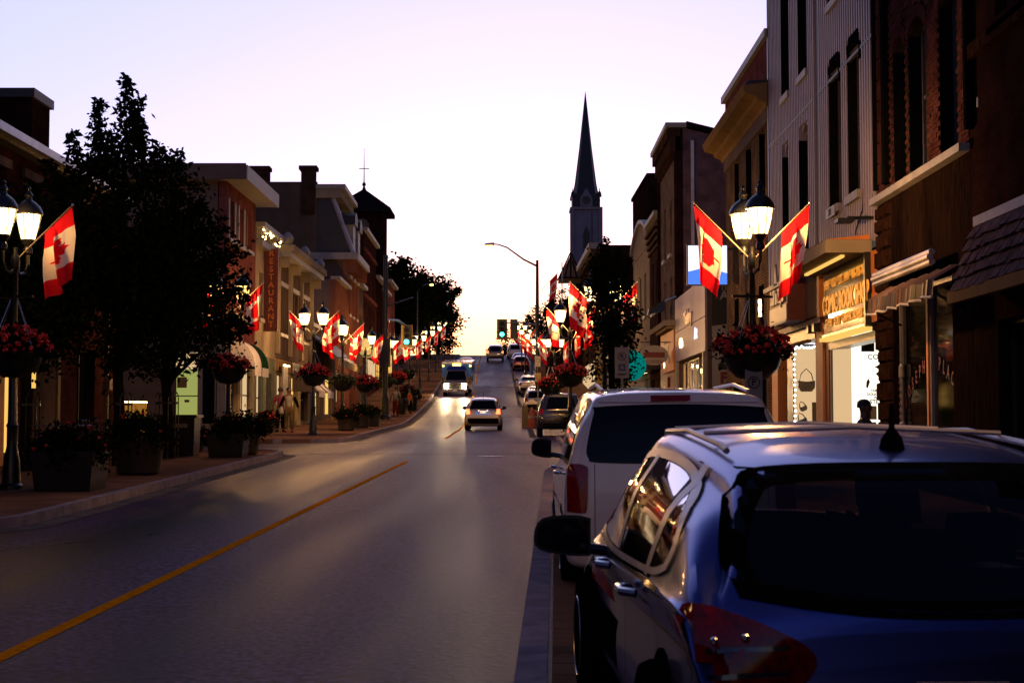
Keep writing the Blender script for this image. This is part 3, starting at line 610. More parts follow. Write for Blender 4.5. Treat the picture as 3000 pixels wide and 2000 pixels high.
b.part('beam', 'red_sign', (4.83, 11.4, -.35, .1, 3.85, 3.995)); b.part('shade', 'tan', (6.2, 10.6, .02, .12, 3.50, 3.56)); b.part('beam', 'black_metal', (5.9, 10.9, -.5, -.0, 3.565, 3.845))
b.part('column', 'orange_wood', (4.84, 5.35, -.25, .05, .5, 3.845)); b.part('column', 'orange_wood', (5.50, 5.95, -.32, -.02, .5, 3.845)); b.part('column', 'orange_wood', (10.45, 11.3, -.25, .05, .5, 3.845))
for u in (5.1, 5.72): b.part('wall_lamp', 'black_metal', (u-.1, u+.1, .05, .2, 3.66, 3.84)); b.part('door_pull', 'black_metal', (u-.1, u+.1, .05, .16, 1.5, 1.56))
b.part('wall_lamp', 'black_metal', (10.6, 10.8, .05, .16, 1.6, 1.66)); b.part('recess_wall', 'cloth_black', (9.5, 10.45, -.8, -.5, .5, 3.56)); b.part('door', 'black_metal', (8.72, 9.5, -.9, -.02, .5, 3.56))
wd = thing('shop_window_display', P(7.5, -.7, .9), 'warm lit display of the accessory shop edged with tiny lights', 'display')
mb = MB(); b.hx(mb, 8.6, 8.7, -1.6, -.04, .55, 3.5); mb.build('backdrop', 'shop_warm', wd)
mb = MB(); b.hx(mb, 8.45, 8.5, -1.2, -.42, .55, 2.2); mb.build('screen', 'tan', wd)
lights = thing('string_lights', P(8.9, -.3, .9), 'white fairy lights round the accessory shop window', 'string lights')
for i in range(22): MB().ball(P(8.55, -.03+rnd.uniform(-.015, .015), .9+i*.122), .022, 6).build('bulb', 'string_light', lights)
for i in range(9): MB().ball(P(8.5, -.07-i*.06, 3.5+rnd.uniform(-.02, .02)), .022, 6).build('bulb', 'string_light', lights)
def handbag(x, z, w, h, m1, lab, tilt=0):
    yy = 35.85; r = thing('handbag', (x, yy, z), lab, 'handbag'); c, s_ = math.cos(tilt), math.sin(tilt); g = lambda p, q, v: (x+p*c-q*s_, v, z+p*s_+q*c)
    prof = [(-w/2, .85*h), (-w/2*.96, .3*h), (-w*.3, 0), (w*.3, 0), (w/2*.96, .3*h), (w/2, .85*h), (0, h*.78)]
    MB().prism(prof, lambda p, q: g(p, q, yy-.05), lambda p, q: g(p, q, yy+.05)).build('body', m1, r)
    MB().tube([g(-w*.42, h*.75, yy), g(-w*.3, h*1.4, yy), g(0, h*1.8, yy), g(w*.3, h*1.4, yy), g(w*.42, h*.75, yy)], .012, 6).build('strap', 'leather_dark', r)
handbag(6.78, 2.45, .40, .30, 'leather_tan', 'large patterned tan handbag, topmost in the accessory shop window'); handbag(6.73, 2.0, .17, .13, 'cream', 'small cream and brown bag hanging below the patterned handbag', .4); handbag(6.72, 1.68, .2, .16, 'leather_dark', 'dark brown bag, lowest in the accessory shop window', .4)

# D: brick building with a weathered cornice
b = Bld('brick_building', R_, XR, 39.07, 47.4, 'tan brick building with a weathered bracketed cornice, behind the near right lamp')
W_ = 8.33; P = b.P
uw = [(.75,1.7,7.55,9.5),(3.1,4.1,7.55,9.5),(5.5,6.4,7.55,9.5)]; lw = [(1.1,1.95,3.95,5.4),(5.7,6.6,3.95,5.4),(3.4,4.2,3.95,5.4)]; gw = [(.8,2.1,1.3,2.9),(3.2,4.2,.8,3.0),(5.4,6.9,1.3,2.9)]
b.wall('brick_tan', 0, W_, .3, 9.9, uw+lw+gw, th=.3); b.wall('brick_pink', 0, W_, 10.5, 11.75, name='parapet_wall', th=.3)
[b.part('jamb_shade', 'cloth_black', (o[1]-.03, o[1]-.001, -.17, .0, o[2], o[3])) for o in uw+lw+gw]  # shade of the window recesses painted as black far-side linings
for o in uw+lw+gw: b.window(o, sill=.1, frame='white_trim' if o in uw else 'brown_metal', sillm='brick_tan')
b.part('string_light_trim', 'string_warm', (5.62,5.66,.02,.05,7.7,9.4)) if False else None
b.part('coping', 'white_trim', (-.05, W_+.12, -.35, .12, 11.753, 11.95)); b.shell('brick_brown', 14, 11.6)
co = bpy.data.objects.new('cornice', None); C.objects.link(co); co.parent = b.root
prof = [(0,9.9),(.08,9.9),(.12,10.0),(.3,10.08),(.34,10.18),(.62,10.26),(.66,10.36),(.7,10.46),(0,10.55)]
MB().prism([(v, z) for v, z in prof], lambda v, z: P(-.02, v, z), lambda v, z: P(W_+.3, v, z)).build('moulding', 'tan', co)
for i in range(34):
    u = .05+i*.25; MB().hexa([P(u,.05,10.46),P(u+.2,.05,10.46),P(u+.2,.62+rnd.random()*.1,10.47),P(u,.62+rnd.random()*.08,10.47),P(u,.05,10.62+rnd.random()*.06),P(u+.2,.05,10.62+rnd.random()*.06),P(u+.19,.55,10.56+rnd.random()*.06),P(u+.01,.55,10.56+rnd.random()*.05)]).build('slate', ('white_trim','stone_brown','slate')[rnd.randrange(3)], co)
b.part('frieze', 'stucco_mauve', (.0, W_, .002, .06, 9.55, 9.89)); b.part('wall_sconce', 'string_warm', (1.35,1.45,.03,.1,4.55,5.0)); b.part('sill', 'black_metal', (.7, 1.8, .0, .2, 1.1, 1.28))
b.blind(.5, 11, v=-.7)
sb = thing('lit_box_sign', P(6.2, .9, 5.6), 'glowing blue and white box sign hung square to the brick wall', 'sign')
zc = lambda x: x
MB().box(XR-1.55, XR-.35, 44.5, 44.68, 5.75, 6.95).build('box', 'black_metal', sb); MB().box(XR-1.52, XR-.38, 44.485, 44.499, 5.78, 6.92).build('panel', 'sign_lit', sb)
MB().prism([(XR-1.52,5.78),(XR-.38,5.78),(XR-.38,6.1),(XR-1.0,6.28),(XR-1.52,6.15)], lambda x, z: (x,44.47,z), lambda x, z: (x,44.484,z)).build('colour_field', 'sign_lit_blue', sb)
MB().prism([(XR-1.0,6.0),(XR-.85,6.6),(XR-.75,6.1)], lambda x, z: (x,44.455,z), lambda x, z: (x,44.469,z)).build('emblem', 'print_red', sb); MB().box(XR-.35, XR, 44.55, 44.6, 6.8, 6.86).build('bracket', 'black_metal', sb)

# E: low shop with blank panel front, banner on its side wall
b = Bld('corner_shop', R_, XR, 52.3, 62.3, 'low shop with pale blank panel front and steel lettering beyond the alley')
W_ = 10; P = b.P
op = [(1.0,9.2,1.7,4.15)]
b.wall('stucco_brown', 0, W_, 1.0, 6.6, op, th=.3, name='front_wall'); 
b.part('cladding_panel', 'siding', (.0, W_, .002, .08, 4.2, 5.38)); b.part('cladding_panel', 'siding', (.0, W_, .002, .08, 5.41, 6.75))
b.part('frame_post', 'white_trim', (.3,.55,0,.12,1.2,4.19),(9.3,9.6,0,.12,1.2,4.19)); b.shell('stucco_mauve', 12, 6.7)
for u in (1.0, 3.6, 5.3, 7.4): b.window((u, u+1.6, 1.72, 4.13), frame='brass_bright', trans=0, mull=0, v=-.15)
b.blind(1.1, 6, v=-1.5)
sg = thing('shop_sign', P(5, .09, 4.3), 'raised steel letters on the pale shop front beyond the alley', 'sign')
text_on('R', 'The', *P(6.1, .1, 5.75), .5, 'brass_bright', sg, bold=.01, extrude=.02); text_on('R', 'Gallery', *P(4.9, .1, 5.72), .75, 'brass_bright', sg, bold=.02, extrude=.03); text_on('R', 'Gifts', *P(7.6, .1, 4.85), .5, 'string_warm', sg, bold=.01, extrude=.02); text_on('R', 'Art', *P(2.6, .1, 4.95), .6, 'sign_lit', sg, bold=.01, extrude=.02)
hl = [(7.9, 2.45), (6.9, 2.5), (4.6, 3.9), (8.6, 3.8)]
for i, (u, z) in enumerate(hl): tag(MB().ball(P(u, -.8, z), .09, 8).build('pendant_lamp', 'string_warm', b.root), None)
# banner on the side wall that faces the camera (plane y = 52.3)
bn = thing('banner', (XR+1.1, 52.28, 1.4), 'tall school banner on the alley wall reading REGISTRATION IS OPEN', 'banner')
x0, x1 = XR+.15, XR+3.4
MB().box(x0, x1, 52.25, 52.27, 2.0, 6.55).build('sheet', 'sign_white', bn); MB().prism([(x0,5.05),(x1,5.5),(x1,6.55),(x0,6.55)], lambda x, z: (x,52.235,z), lambda x, z: (x,52.249,z)).build('photo_print', 'print_black', bn)
MB().prism([(7.3,4.75),(7.7,5.6),(7.9,5.6),(7.5,4.7)], lambda x, z: (x,52.235,z), lambda x, z: (x,52.249,z)).build('dancer_print', 'print_black', bn)
def bt(t, x, z, s_, m_='print_black', **k): text_on('F', t, x, 52.24 if m_ == 'print_black' else 52.23, z, s_, m_, bn, 'lettering', extrude=.002, **k)
text_on('F', 'The Harmony', 7.62, 52.23, 6.35, .24, 'sign_white', bn, extrude=.002); text_on('F', 'Academy', 7.72, 52.23, 6.1, .42, 'sign_white', bn, bold=.01, extrude=.002)
bt('REGISTRATION', 7.95, 4.33, .38, bold=.02); bt('IS OPEN', 7.75, 4.02, .38, bold=.02); bt('Call: 905', 7.45, 2.42, .24); bt('www.theharmony', 7.6, 2.1, .16)
bt('FALL', 7.45, 3.25, .5, 'print_red', bold=.03); bt('COURSES', 8.2, 2.85, .5, 'print_red', bold=.03); MB().box(6.85, 7.2, 52.23, 52.249, 3.55, 3.75).build('small_print', 'print_black', bn)

# F: tall gabled brick building
b = Bld('brick_building', R_, XR, 62.5, 69.6, 'tall narrow brick building with sloping roof and corbelled cornice, right of the street')
W_ = 7.1; P = b.P
uw = [(1.6,2.5,8.9,11.2),(4.3,5.2,8.9,11.2)]; lw = [(1.6,2.5,5.9,7.9),(4.3,5.2,5.9,7.9)]
b.wall('brick_pale', .7, W_, 4.7, 13.4, uw+lw, th=.3); b.part('corner_pier', 'brick_dark', (0, .7, -.3, .0, 1, 13.6)); b.part('corner_pier', 'brick_dark', (W_-.35, W_, .002, .12, 4.7, 12.7))
for o in uw+lw: b.window(o, sill=.12, frame='window_frame')
for i in range(16): b.part('corbel', 'brick_brown', (.75+i*.39, .95+i*.39, .0, .12, 12.72, 12.98))
b.part('cornice', 'brick_brown', (0, W_, -.2, .22, 13.0, 13.5)); b.part('cornice', 'brick_brown', (0, W_, -.2, .34, 13.502, 13.95)); b.part('coping', 'white_trim', (-.1, W_+.1, -.45, .42, 13.953, 14.15))
mb = MB()   # big side wall under a falling roof
for vv0, vv1, z0_, z1_ in ((-11, -.302, 11.3, 13.95),): mb.hexa([P(0,vv0,.8),P(.3,vv0,.8),P(.3,vv1,.8),P(0,vv1,.8),P(0,vv0,z0_),P(.3,vv0,z0_),P(.3,vv1,z1_),P(0,vv1,z1_)])
mb.build('side_wall', 'brick_mauve', b.root); MB().hexa([P(-.12,-11.2,11.3),P(W_,-11.2,11.3),P(W_,-.45,14.0),P(-.12,-.45,14.0),P(-.12,-11.2,11.5),P(W_,-11.2,11.5),P(W_,-.45,14.2),P(-.12,-.45,14.2)]).build('roof', 'dark_roof', b.root)
b.part('side_wall', 'brick_brown', (W_-.3, W_, -11, -.302, .8, 11.3)); b.part('downpipe', 'gutter_metal', (-.12,-.002,-.75,-.62,1,13.4)); b.blind(1.3, 12, v=-.9)
b.part('fascia_board', 'orange_wood', (.2, 6.0, .0, .1, 3.9, 5.6)); b.part('shop_cornice', 'cream', (.0, W_, -.1, .5, 5.72, 5.95)); b.part('shop_cornice', 'cream', (.4, 5.6, -.1, .35, 5.62, 5.717))
b.wall('red_sign', 0, W_, 1.0, 4.7, [(2.6,4.0,1.2,3.7)], name='shop_wall'); b.part('door', 'paint_red', (2.65,3.95,-.28,-.22,1.25,3.65))
sg = thing('shop_sign', P(3, .1, 4.2), 'orange shop board with red and white letters beside the pale shop front', 'sign'); text_on('R', 'Studio', *P(3.2, .12, 5.0), .7, 'sign_white', sg, bold=.02); text_on('R', 'hair', *P(2.0, .12, 4.4), .4, 'print_red', sg, bold=.02); text_on('R', 'spa', *P(4.2, .12, 4.3), .35, 'string_warm', sg)
lp = thing('spot_lamp', P(.1, .9, 6.6), 'black flood lamp bracketed off the corner of the pale shop front', 'lamp'); MB().tube([P(.0,0,6.9),P(.0,.6,6.7)], .05).build('arm', 'steel', lp); MB().hexa([P(-.3,.5,6.35),P(.3,.5,6.35),P(.3,1.2,6.15),P(-.3,1.2,6.15),P(-.2,.5,6.8),P(.2,.5,6.8),P(.3,1.15,6.4),P(-.3,1.15,6.4)]).build('housing', 'black_metal', lp)

# G, H: brown brick and curved parapet fronts
b = Bld('brick_building', R_, XR, 69.62, 75.2, 'narrow brown brick building with stepped brick bands, beside the tall gabled one')
ops = [(1.2,2.2,7.0,9.4),(3.2,4.2,7.0,9.4)]; b.wall('brick_brown', 0, 5.58, 4.6, 11.3, ops)
for o in ops: b.window(o, sill=.1)
for i in range(4): b.part('brick_band', 'brick_tan', (0, 5.58, .002, .1+.05*i, 9.9+i*.3, 10.05+i*.3))
b.part('coping', 'white_trim', (-.05, 5.6, -.35, .3, 11.303, 11.5)); b.shell('brick_brown', 12, 11.3)
b.wall('plank_dark', 0, 5.58, 1.2, 4.58, [(.6,2.4,1.7,3.8),(3.0,4.6,1.3,3.8)], name='shop_wall'); b.window((.6,2.4,1.7,3.8), lit='shop_warm'); b.window((3.0,4.6,1.3,3.8)); b.part('awning', 'black_metal', (.2,5.2,.0,1.0,4.2,4.5)); b.blind(1.3,11,v=-.9)
b = Bld('curved_parapet_building', R_, XR, 75.22, 85.6, 'pale building with a curved parapet, half hidden by the right street tree')
W_ = 10.38; P = b.P; ops = [(2.0,3.2,7.2,9.4),(5.0,6.2,7.2,9.4),(7.8,9.0,7.2,9.4)]; b.wall('cream', 0, W_, 4.9, 10.6, ops)
for o in ops: b.window(o, sill=.1)
mb = MB(); n = 16
pts = [(0,10.6),(W_,10.6)] + [(W_*(1-i/n), 11.1+1.1*max(0, math.sin(math.pi*i/n))**.8) for i in range(n+1)]
mb.prism(pts, lambda u, z: P(u,-.3,z), lambda u, z: P(u,.03,z)); mb.build('parapet', 'cream', b.root)
mb = MB()
for i in range(n): 
    f = lambda i: (W_*(1-i/n), 11.1+1.1*max(0, math.sin(math.pi*i/n))**.8); (ua, za), (ub, zb_) = f(i), f(i+1); mb.hexa([P(ub,-.35,zb_+.002),P(ua,-.35,za+.002),P(ua,.2,za+.002),P(ub,.2,zb_+.002),P(ub,-.35,zb_+.2),P(ua,-.35,za+.2),P(ua,.2,za+.2),P(ub,.2,zb_+.2)])
mb.build('coping', 'white_trim', b.root); b.shell('stucco_brown', 12, 10.5); b.wall('pale_green', 0, W_, 1.3, 4.88, [(.8,3.4,1.9,4.0),(4.2,5.2,1.5,3.9),(6.0,9.2,1.9,4.0)], name='shop_wall')
b.window((.8,3.4,1.9,4.0), lit='shop_warm'); b.window((6.0,9.2,1.9,4.0), lit='shop_gold'); b.window((4.2,5.2,1.5,3.9)); b.blind(1.5,10,v=-.9)
b.part('sign_board', 'black_metal', (.3, 4.5, .0, .12, 4.2, 4.85)); sg = b.part('lit_sign', 'sign_lit', (5.5, 9.0, .0, .2, 4.3, 5.3))
# tall plain slab behind them
bs = Bld('slab_building', R_, XR+1.0, 87, 97, 'tall dark plain block rising behind the curved parapet building')
bs.part('wall', 'brick_dark', (0, 10, -14, 0, 1.5, 15.9)); bs.part('roof_edge', 'dark_roof', (-.1, 10.1, -14.1, .1, 15.903, 16.1))
# I: row of small shops
shop = [(85.7,92.5,8.2,'stucco_brown','small tan shop with warm window, right side mid hill'),(92.6,100.5,7.6,'pale_green','small green-grey shop, right side mid hill'),(100.6,109.5,9.4,'brick_brown','two storey brown brick shop, right side mid hill'),(109.6,117.8,8.6,'tan','tan two storey shop, right side below the dark brick block')]
for i, (ya, yb, zt, mt, lb) in enumerate(shop):
    b = Bld('shop_building', R_, XR, ya, yb, lb); w = yb-ya; g0 = gz(ya)
    ops = [(1.0,w/2-.5,g0+1,g0+2.9),(w/2+.3,w-1,g0+1,g0+2.9)]; up = [(w*.2,w*.2+1,g0+4.4,g0+5.9),(w*.65,w*.65+1,g0+4.4,g0+5.9)] if zt-g0 > 6 else []
    b.wall(mt, 0, w, g0-.4, zt, ops+up); b.shell(mt, 12, zt); b.blind(g0, zt-.3, v=-.9)
    for k, o in enumerate(ops): b.window(o, lit=('shop_gold','shop_warm')[(i+k) % 2])
    for o in up: b.window(o, sill=.1)
    b.part('sign_board', ('red_sign','tan','sign_green','cream')[i], (.6, w-.6, .0, .15, g0+3.2, g0+3.9)); b.part('coping', 'white_trim', (-.02, w-.02, -.35, .2, zt+.003, zt+.2))
# J: dark brick block, half timbered gable, church
b = Bld('brick_block', R_, XR, 118, 136, 'dark flat-topped brick block below the church tower')
ops = [(1.5+i*3.4, 2.6+i*3.4, z, z+2.0) for i in range(5) for z in (8.3, 12.0)]; b.wall('brick_brown', 0, 18, 3, 15.3, ops); b.part('cornice', 'white_trim', (-.2, 18, -.3, .55, 15.303, 15.75)); b.part('cornice', 'brick_tan', (0, 18, .0, .3, 14.7, 15.3))
for o in ops: b.window(o, sill=.1)
b.shell('brick_dark', 16, 15.6); b.part('storefront', 'shop_warm', (1,17,.0,.05,4.6,6.6)); b.blind(3.5, 15, v=-.9)
b = Bld('gabled_house', R_, 5.2, 150, 164, 'dark roofed house with a half timbered gable left of the church')
P = b.P; b.part('wall', 'stucco_brown', (0, 14, -12, 0, 5.6, 13.2)); 
mb = MB(); mb.hexa([P(0,-12.3,13.2),P(14,-12.3,13.2),P(14,.4,13.2),P(0,.4,13.2),P(0,-9,16.6),P(14,-9,16.6),P(14,-4,16.6),P(0,-4,16.6)]); mb.build('roof', 'dark_roof', b.root)
MB().prism([(3.95,15.9),(6.25,15.9),(5.1,18.3)], lambda x, z: (x,148.9,z), lambda x, z: (x,154,z)).build('gable', 'stucco_mauve', b.root)
gx = 5.1
for (xa, za, xb, zb_) in ((-1.3,15.7,0,18.5),(1.3,15.7,0,18.5),(-1.1,16,1.1,16),(0,16,0,18.2),(-.6,16,-.2,17.6),(.6,16,.2,17.6)):
    MB().tube([(gx+xa,148.8,za),(gx+xb,148.8,zb_)], .07, 4).build('timber', 'dark_wood', b.root)
b.part('wall', 'pale_green', (-2, 0, -4, -.5, 5.6, 12.4), label='pale green wing')
# low dark roofs in front of it
b = Bld('dark_house', R_, 3.6, 138, 149, 'low dark house on the hill in front of the gabled house'); b.part('wall', 'brick_dark', (0, 11, -9, 0, 5, 12.2)); b.part('roof', 'dark_roof', (-.3, 11.3, -9.3, .3, 12.203, 12.5)); b.window((2,4,8,10), v=.05)
# church
ch = thing('church', (11.0, 260, 10), 'pale stone church tower with a tall dark spire and clock gables', 'church')
cx, cy = 11.6, 262.0; hw = 2.45
MB().box(cx-hw, cx+hw, cy-hw, cy+hw, 8, 38.4).build('tower', 'church_stone', ch)
MB().box(cx-hw-.35, cx+hw+.35, cy-hw-.35, cy+hw+.35, 38.4, 38.8).build('string_course', 'white_trim', ch)
for dxx in (-1, 1): MB().box(cx+dxx*hw-.35, cx+dxx*hw+.35, cy-hw-.3, cy-hw+.3, 18, 38.39).build('buttress', 'church_stone', ch)
MB().box(cx-hw+.05, cx+hw-.05, cy-hw+.05, cy+hw-.05, 38.8, 41.2).build('belfry', 'slate', ch)
n_ = 8; mb = MB(); mb.lathe([(2.3,41.2),(1.9,43.2),(1.1,49.5),(.12,58.6),(.03,59.4)], 8, (cx, cy, 0)); mb.build('spire', 'slate', ch)
for dxx in (-1, 1):
    for dy in (-1, 1): MB().lathe([(.4,40.6),(.3,41.3),(.1,41.6),(.03,42.2)], 6, (cx+dxx*2.3, cy+dy*2.3, 0)).build('pinnacle', 'slate', ch)
MB().prism([(cx-1.05,38.85),(cx+1.05,38.85),(cx+1.05,40.3),(cx,42.1),(cx-1.05,40.3)], lambda x, z: (x,cy-2.75,z), lambda x, z: (x,cy-1.5,z)).build('clock_gable', 'church_stone', ch)
ck = MB().prism([(cx+.72*math.cos(a*math.pi/12), 39.95+.72*math.sin(a*math.pi/12)) for a in range(24)], lambda x, z: (x,cy-2.85,z), lambda x, z: (x,cy-2.76,z)).build('clock_face', 'stucco_mauve', ch)
MB().box(cx-.05, cx+.05, cy-2.92, cy-2.86, 39.95, 40.5).build('clock_hand', 'print_black', ck); MB().box(cx, cx+.45, cy-2.92, cy-2.86, 39.92, 40.0).build('clock_hand', 'print_black', ck)
MB().prism([(cx-.55,27),(cx+.55,27),(cx+.55,34.2),(cx,35.6),(cx-.55,34.2)], lambda x, z: (x,cy-hw-.06,z), lambda x, z: (x,cy-hw+.05,z)).build('window', 'glass', ch)
MB().box(cx+.9, cx+1.05, cy-hw-.1, cy-hw-.01, 12, 38).build('downpipe', 'black_metal', ch)
MB().hexa([(cx-4,cy-5,8),(cx+16,cy-5,8),(cx+16,cy+14,8),(cx-4,cy+14,8),(cx-4,cy-5,22),(cx+16,cy-5,22),(cx+16,cy+14,22),(cx-4,cy+14,22)]).build('nave', 'church_stone', ch)
MB().hexa([(cx-4,cy-5.2,22),(cx+2,cy-5.2,22),(cx+2,cy+14,22),(cx-4,cy+14,22),(cx-1.2,cy-5.2,26),(cx-.8,cy-5.2,26),(cx-.8,cy+14,26),(cx-1.2,cy+14,26)]).build('porch_roof', 'slate', ch)

# ------------------------------------------------ LEFT SIDE (wall line x = -11.1)
XL = -11.1
b = Bld('brick_building', L_, XL, 6, 41.7, 'dark red brick building with an eaves gutter and tall chimney, nearest on the left')
W_ = 35.7; P = b.P
uw = [(u, u+1.05, 5.9, 7.2) for u in (3, 7.5, 12, 16.5, 21.0, 25.6, 27.75, 31.6)]
gw = [(1.5,3.5,1.2,3.6),(5,8.4,1.2,3.6),(10,13,1.2,3.6),(15,18.5,1.3,3.7),(21.0,24.0,1.3,3.7),(26.6,27.7,1.0,3.6),(28.5,30.3,1.5,3.5),(32.1,33.7,.95,3.6)]
b.wall('brick_red', 0, W_, -.2, 7.65, uw+gw, th=.35)
for i, o in enumerate(uw): b.window(o, sill=.1, frame='window_frame', head=.08, sillm='brick_pale')
for i, o in enumerate(gw): b.window(o, frame='brown_metal', trans=0, lit={5: 'shop_gold', 6: None}.get(i))
b.part('pier', 'orange_wood', (24.2,26.4,.0,.12,.8,4.0)) ; b.part('shutter', 'stucco_brown', (28.5,30.2,.02,.06,1.5,3.3)); b.part('shutter_edge', 'cream', (30.22,30.42,.0,.1,1.5,3.4))
b.part('door', 'black_metal', (32.2,33.6,-.3,-.24,1.0,3.5)); b.part('step', 'concrete', (31.9,33.9,.0,.45,.6,.98)); b.part('step', 'concrete', (31.9,34.0,.452,.9,.5,.8)); b.part('meter_box', 'cream', (34.6,34.9,.0,.15,2.6,2.9)); b.part('downpipe', 'cream', (34.7,34.78,.0,.08,1.0,2.59)); b.part('downpipe', 'cream', (34.7,34.78,.0,.08,2.91,5))
b.part('storefront_band', 'dark_wood', (0, 24, .0, .2, 3.85, 4.7)); b.part('gutter', 'gutter_metal', (-.1, W_+.15, .28, .5, 7.72, 7.90)); b.part('eaves_board', 'brown_metal', (-.1, W_+.1, .0, .278, 7.66, 7.8)); b.shell('brick_red', 12, 7.6)
MB().hexa([P(-.2,-12.3,7.8),P(W_+.2,-12.3,7.8),P(W_+.2,.3,7.92),P(-.2,.3,7.92),P(-.2,-7,9.6),P(W_-6,-7,9.6),P(W_-6,-5.5,9.6),P(-.2,-5.5,9.6)]).build('hip_roof', 'slate', b.root)
MB().box(-14.6, -12.05, 37.2, 38.6, 7.9, 9.75).build('chimney', 'brick_dark', b.root); MB().box(-14.7, -11.97, 37.1, 38.7, 9.753, 9.98).build('chimney_cap', 'slate', b.root)
b.part('rear_wing', 'brick_red', (-60, -.01, -12, 0, -1.5, 9.0)); b.part('hedge_light', 'shop_gold', (28.4,28.48,.05,.12,2.5,3.4)); b.blind(.3, 7.7, v=-1)
# railing with amber plastic panels in front of the yellow door ramp
rl = thing('ramp_railing', (-14.2, 55.5, gz(55)), 'metal railing with glowing amber panels beside the ramp', 'railing')
xs = [-14.75, -14.45, -14.0, -13.62]
for x in xs: MB().tube([(x,55.5,gz(55)),(x,55.5,2.5)], .02, 6).build('post', 'gold', rl)
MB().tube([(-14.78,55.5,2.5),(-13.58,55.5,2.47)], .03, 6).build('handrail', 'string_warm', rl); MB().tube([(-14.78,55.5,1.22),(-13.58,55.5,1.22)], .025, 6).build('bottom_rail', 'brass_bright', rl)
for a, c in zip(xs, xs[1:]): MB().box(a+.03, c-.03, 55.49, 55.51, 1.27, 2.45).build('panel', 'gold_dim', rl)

# corner pink brick building with white fascia (side wall faces the camera at y = 57.4)
b = Bld('corner_building', L_, XL, 57.4, 63.7, 'three storey corner building, pink brick front, plain side wall and broad white fascia')
W_ = 6.3; P = b.P
uw = [(.4,1.5,8.8,10.3),(2.4,3.5,8.8,10.3),(4.3,5.4,8.8,10.3)]; mw = [(.9,1.9,6.0,7.4),(2.7,3.7,6.0,7.4),(4.4,5.4,6.0,7.4)]; gw = [(.5,2.6,1.7,4.2),(3.2,5.8,1.5,4.2)]
b.wall('brick_pink', 0, W_, 4.8, 10.9, uw+mw); b.wall('cream', 0, W_, 1.1, 4.797, gw, name='shop_wall')
for o in uw: b.window(o, sill=.1, frame='white_trim', trans=0)
for o in mw: b.window(o, sill=.1, frame='white_trim')
b.window(gw[0]); b.window(gw[1], lit='shop_warm')
for u in (.3, 1.55, 2.3, 3.55): b.part('shutter', 'white_trim', (u-.1, u+.06, .0, .05, 8.8, 10.3))
x0 = -24
MB().box(x0, XL-.36, 57.4, 57.7, 4.4, 10.9).build('side_wall', 'stucco_mauve', b.root)
MB().box(x0, -13.0, 57.4, 57.7, .8, 4.397).build('side_wall', 'stucco_brown', b.root); MB().box(-12.15, XL-.36, 57.4, 57.7, .8, 4.397).build('side_wall', 'cream', b.root)
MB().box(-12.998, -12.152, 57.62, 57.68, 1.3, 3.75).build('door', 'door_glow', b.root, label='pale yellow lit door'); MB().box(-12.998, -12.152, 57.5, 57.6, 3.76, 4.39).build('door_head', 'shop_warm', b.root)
MB().box(-12.95, -12.6, 57.5, 57.6, 3.05, 3.45).build('wall_unit', 'tan', b.root); MB().box(-12.998, -12.152, 57.55, 57.6, 2.72, 2.76).build('door_rail', 'black_metal', b.root); MB().box(-12.68, -12.5, 57.58, 57.6, 2.5, 2.6).build('notice', 'print_red', b.root)
MB().box(-13.2, -12.0, 56.6, 57.39, 1.0, 1.28).build('step', 'concrete', b.root); MB().box(-11.95, -11.5, 57.37, 57.398, 1.7, 4.1).build('window', 'glass', b.root)
MB().box(x0, XL+.75, 56.9, 64.4, 10.9, 11.0).build('soffit', 'white_trim', b.root); MB().box(x0, XL+.8, 56.8, 56.9, 10.9, 11.5).build('fascia', 'stucco_mauve', b.root); MB().box(XL+.75, XL+.85, 56.901, 64.5, 10.9, 11.45).build('fascia', 'white_trim', b.root); MB().box(x0, XL+.74, 56.91, 64.4, 11.0, 11.4).build('roof', 'dark_roof', b.root); b.blind(1.3,10.7,v=-.9)
MB().box(-17.2, -15.9, 60, 61.2, 11.4, 12.3).build('chimney', 'brick_brown', b.root)
# round awnings above its shop
for k, (u, mt, lb) in enumerate(((.9,'awning_white','pale blue-lit round shop awning, nearer of the pair'), (2.6,'green_cloth','dark green round shop awning, farther of the pair'))):
    aw = thing('awning', P(u, 0, 4.2), lb, 'awning'); mb = MB(); n = 10
    for i in range(n):
        a0, a1 = math.pi/2*i/n, math.pi/2*(i+1)/n; f = lambda a, uu: P(uu, .95*math.sin(a)+.01, 3.9+.95*math.cos(a)*1.1)
        mb.quad(f(a0,u), f(a0,u+1.5), f(a1,u+1.5), f(a1,u))
    mb.build('cloth', mt, aw, smooth='all'); mb = MB()
    arc = [(.95*math.sin(math.pi/2*i/n)+.01, 3.9+1.045*math.cos(math.pi/2*i/n)) for i in range(n+1)]+[(.01,3.9)]
    for uu in (u, u+1.5): mb.poly([P(uu, v, z) for v, z in arc])
    mb.build('end_panel', mt, aw); MB().quad(P(u,.96,3.9),P(u+1.5,.96,3.9),P(u+1.5,.96,3.55),P(u,.96,3.55)).build('valance', 'awning_white', aw)
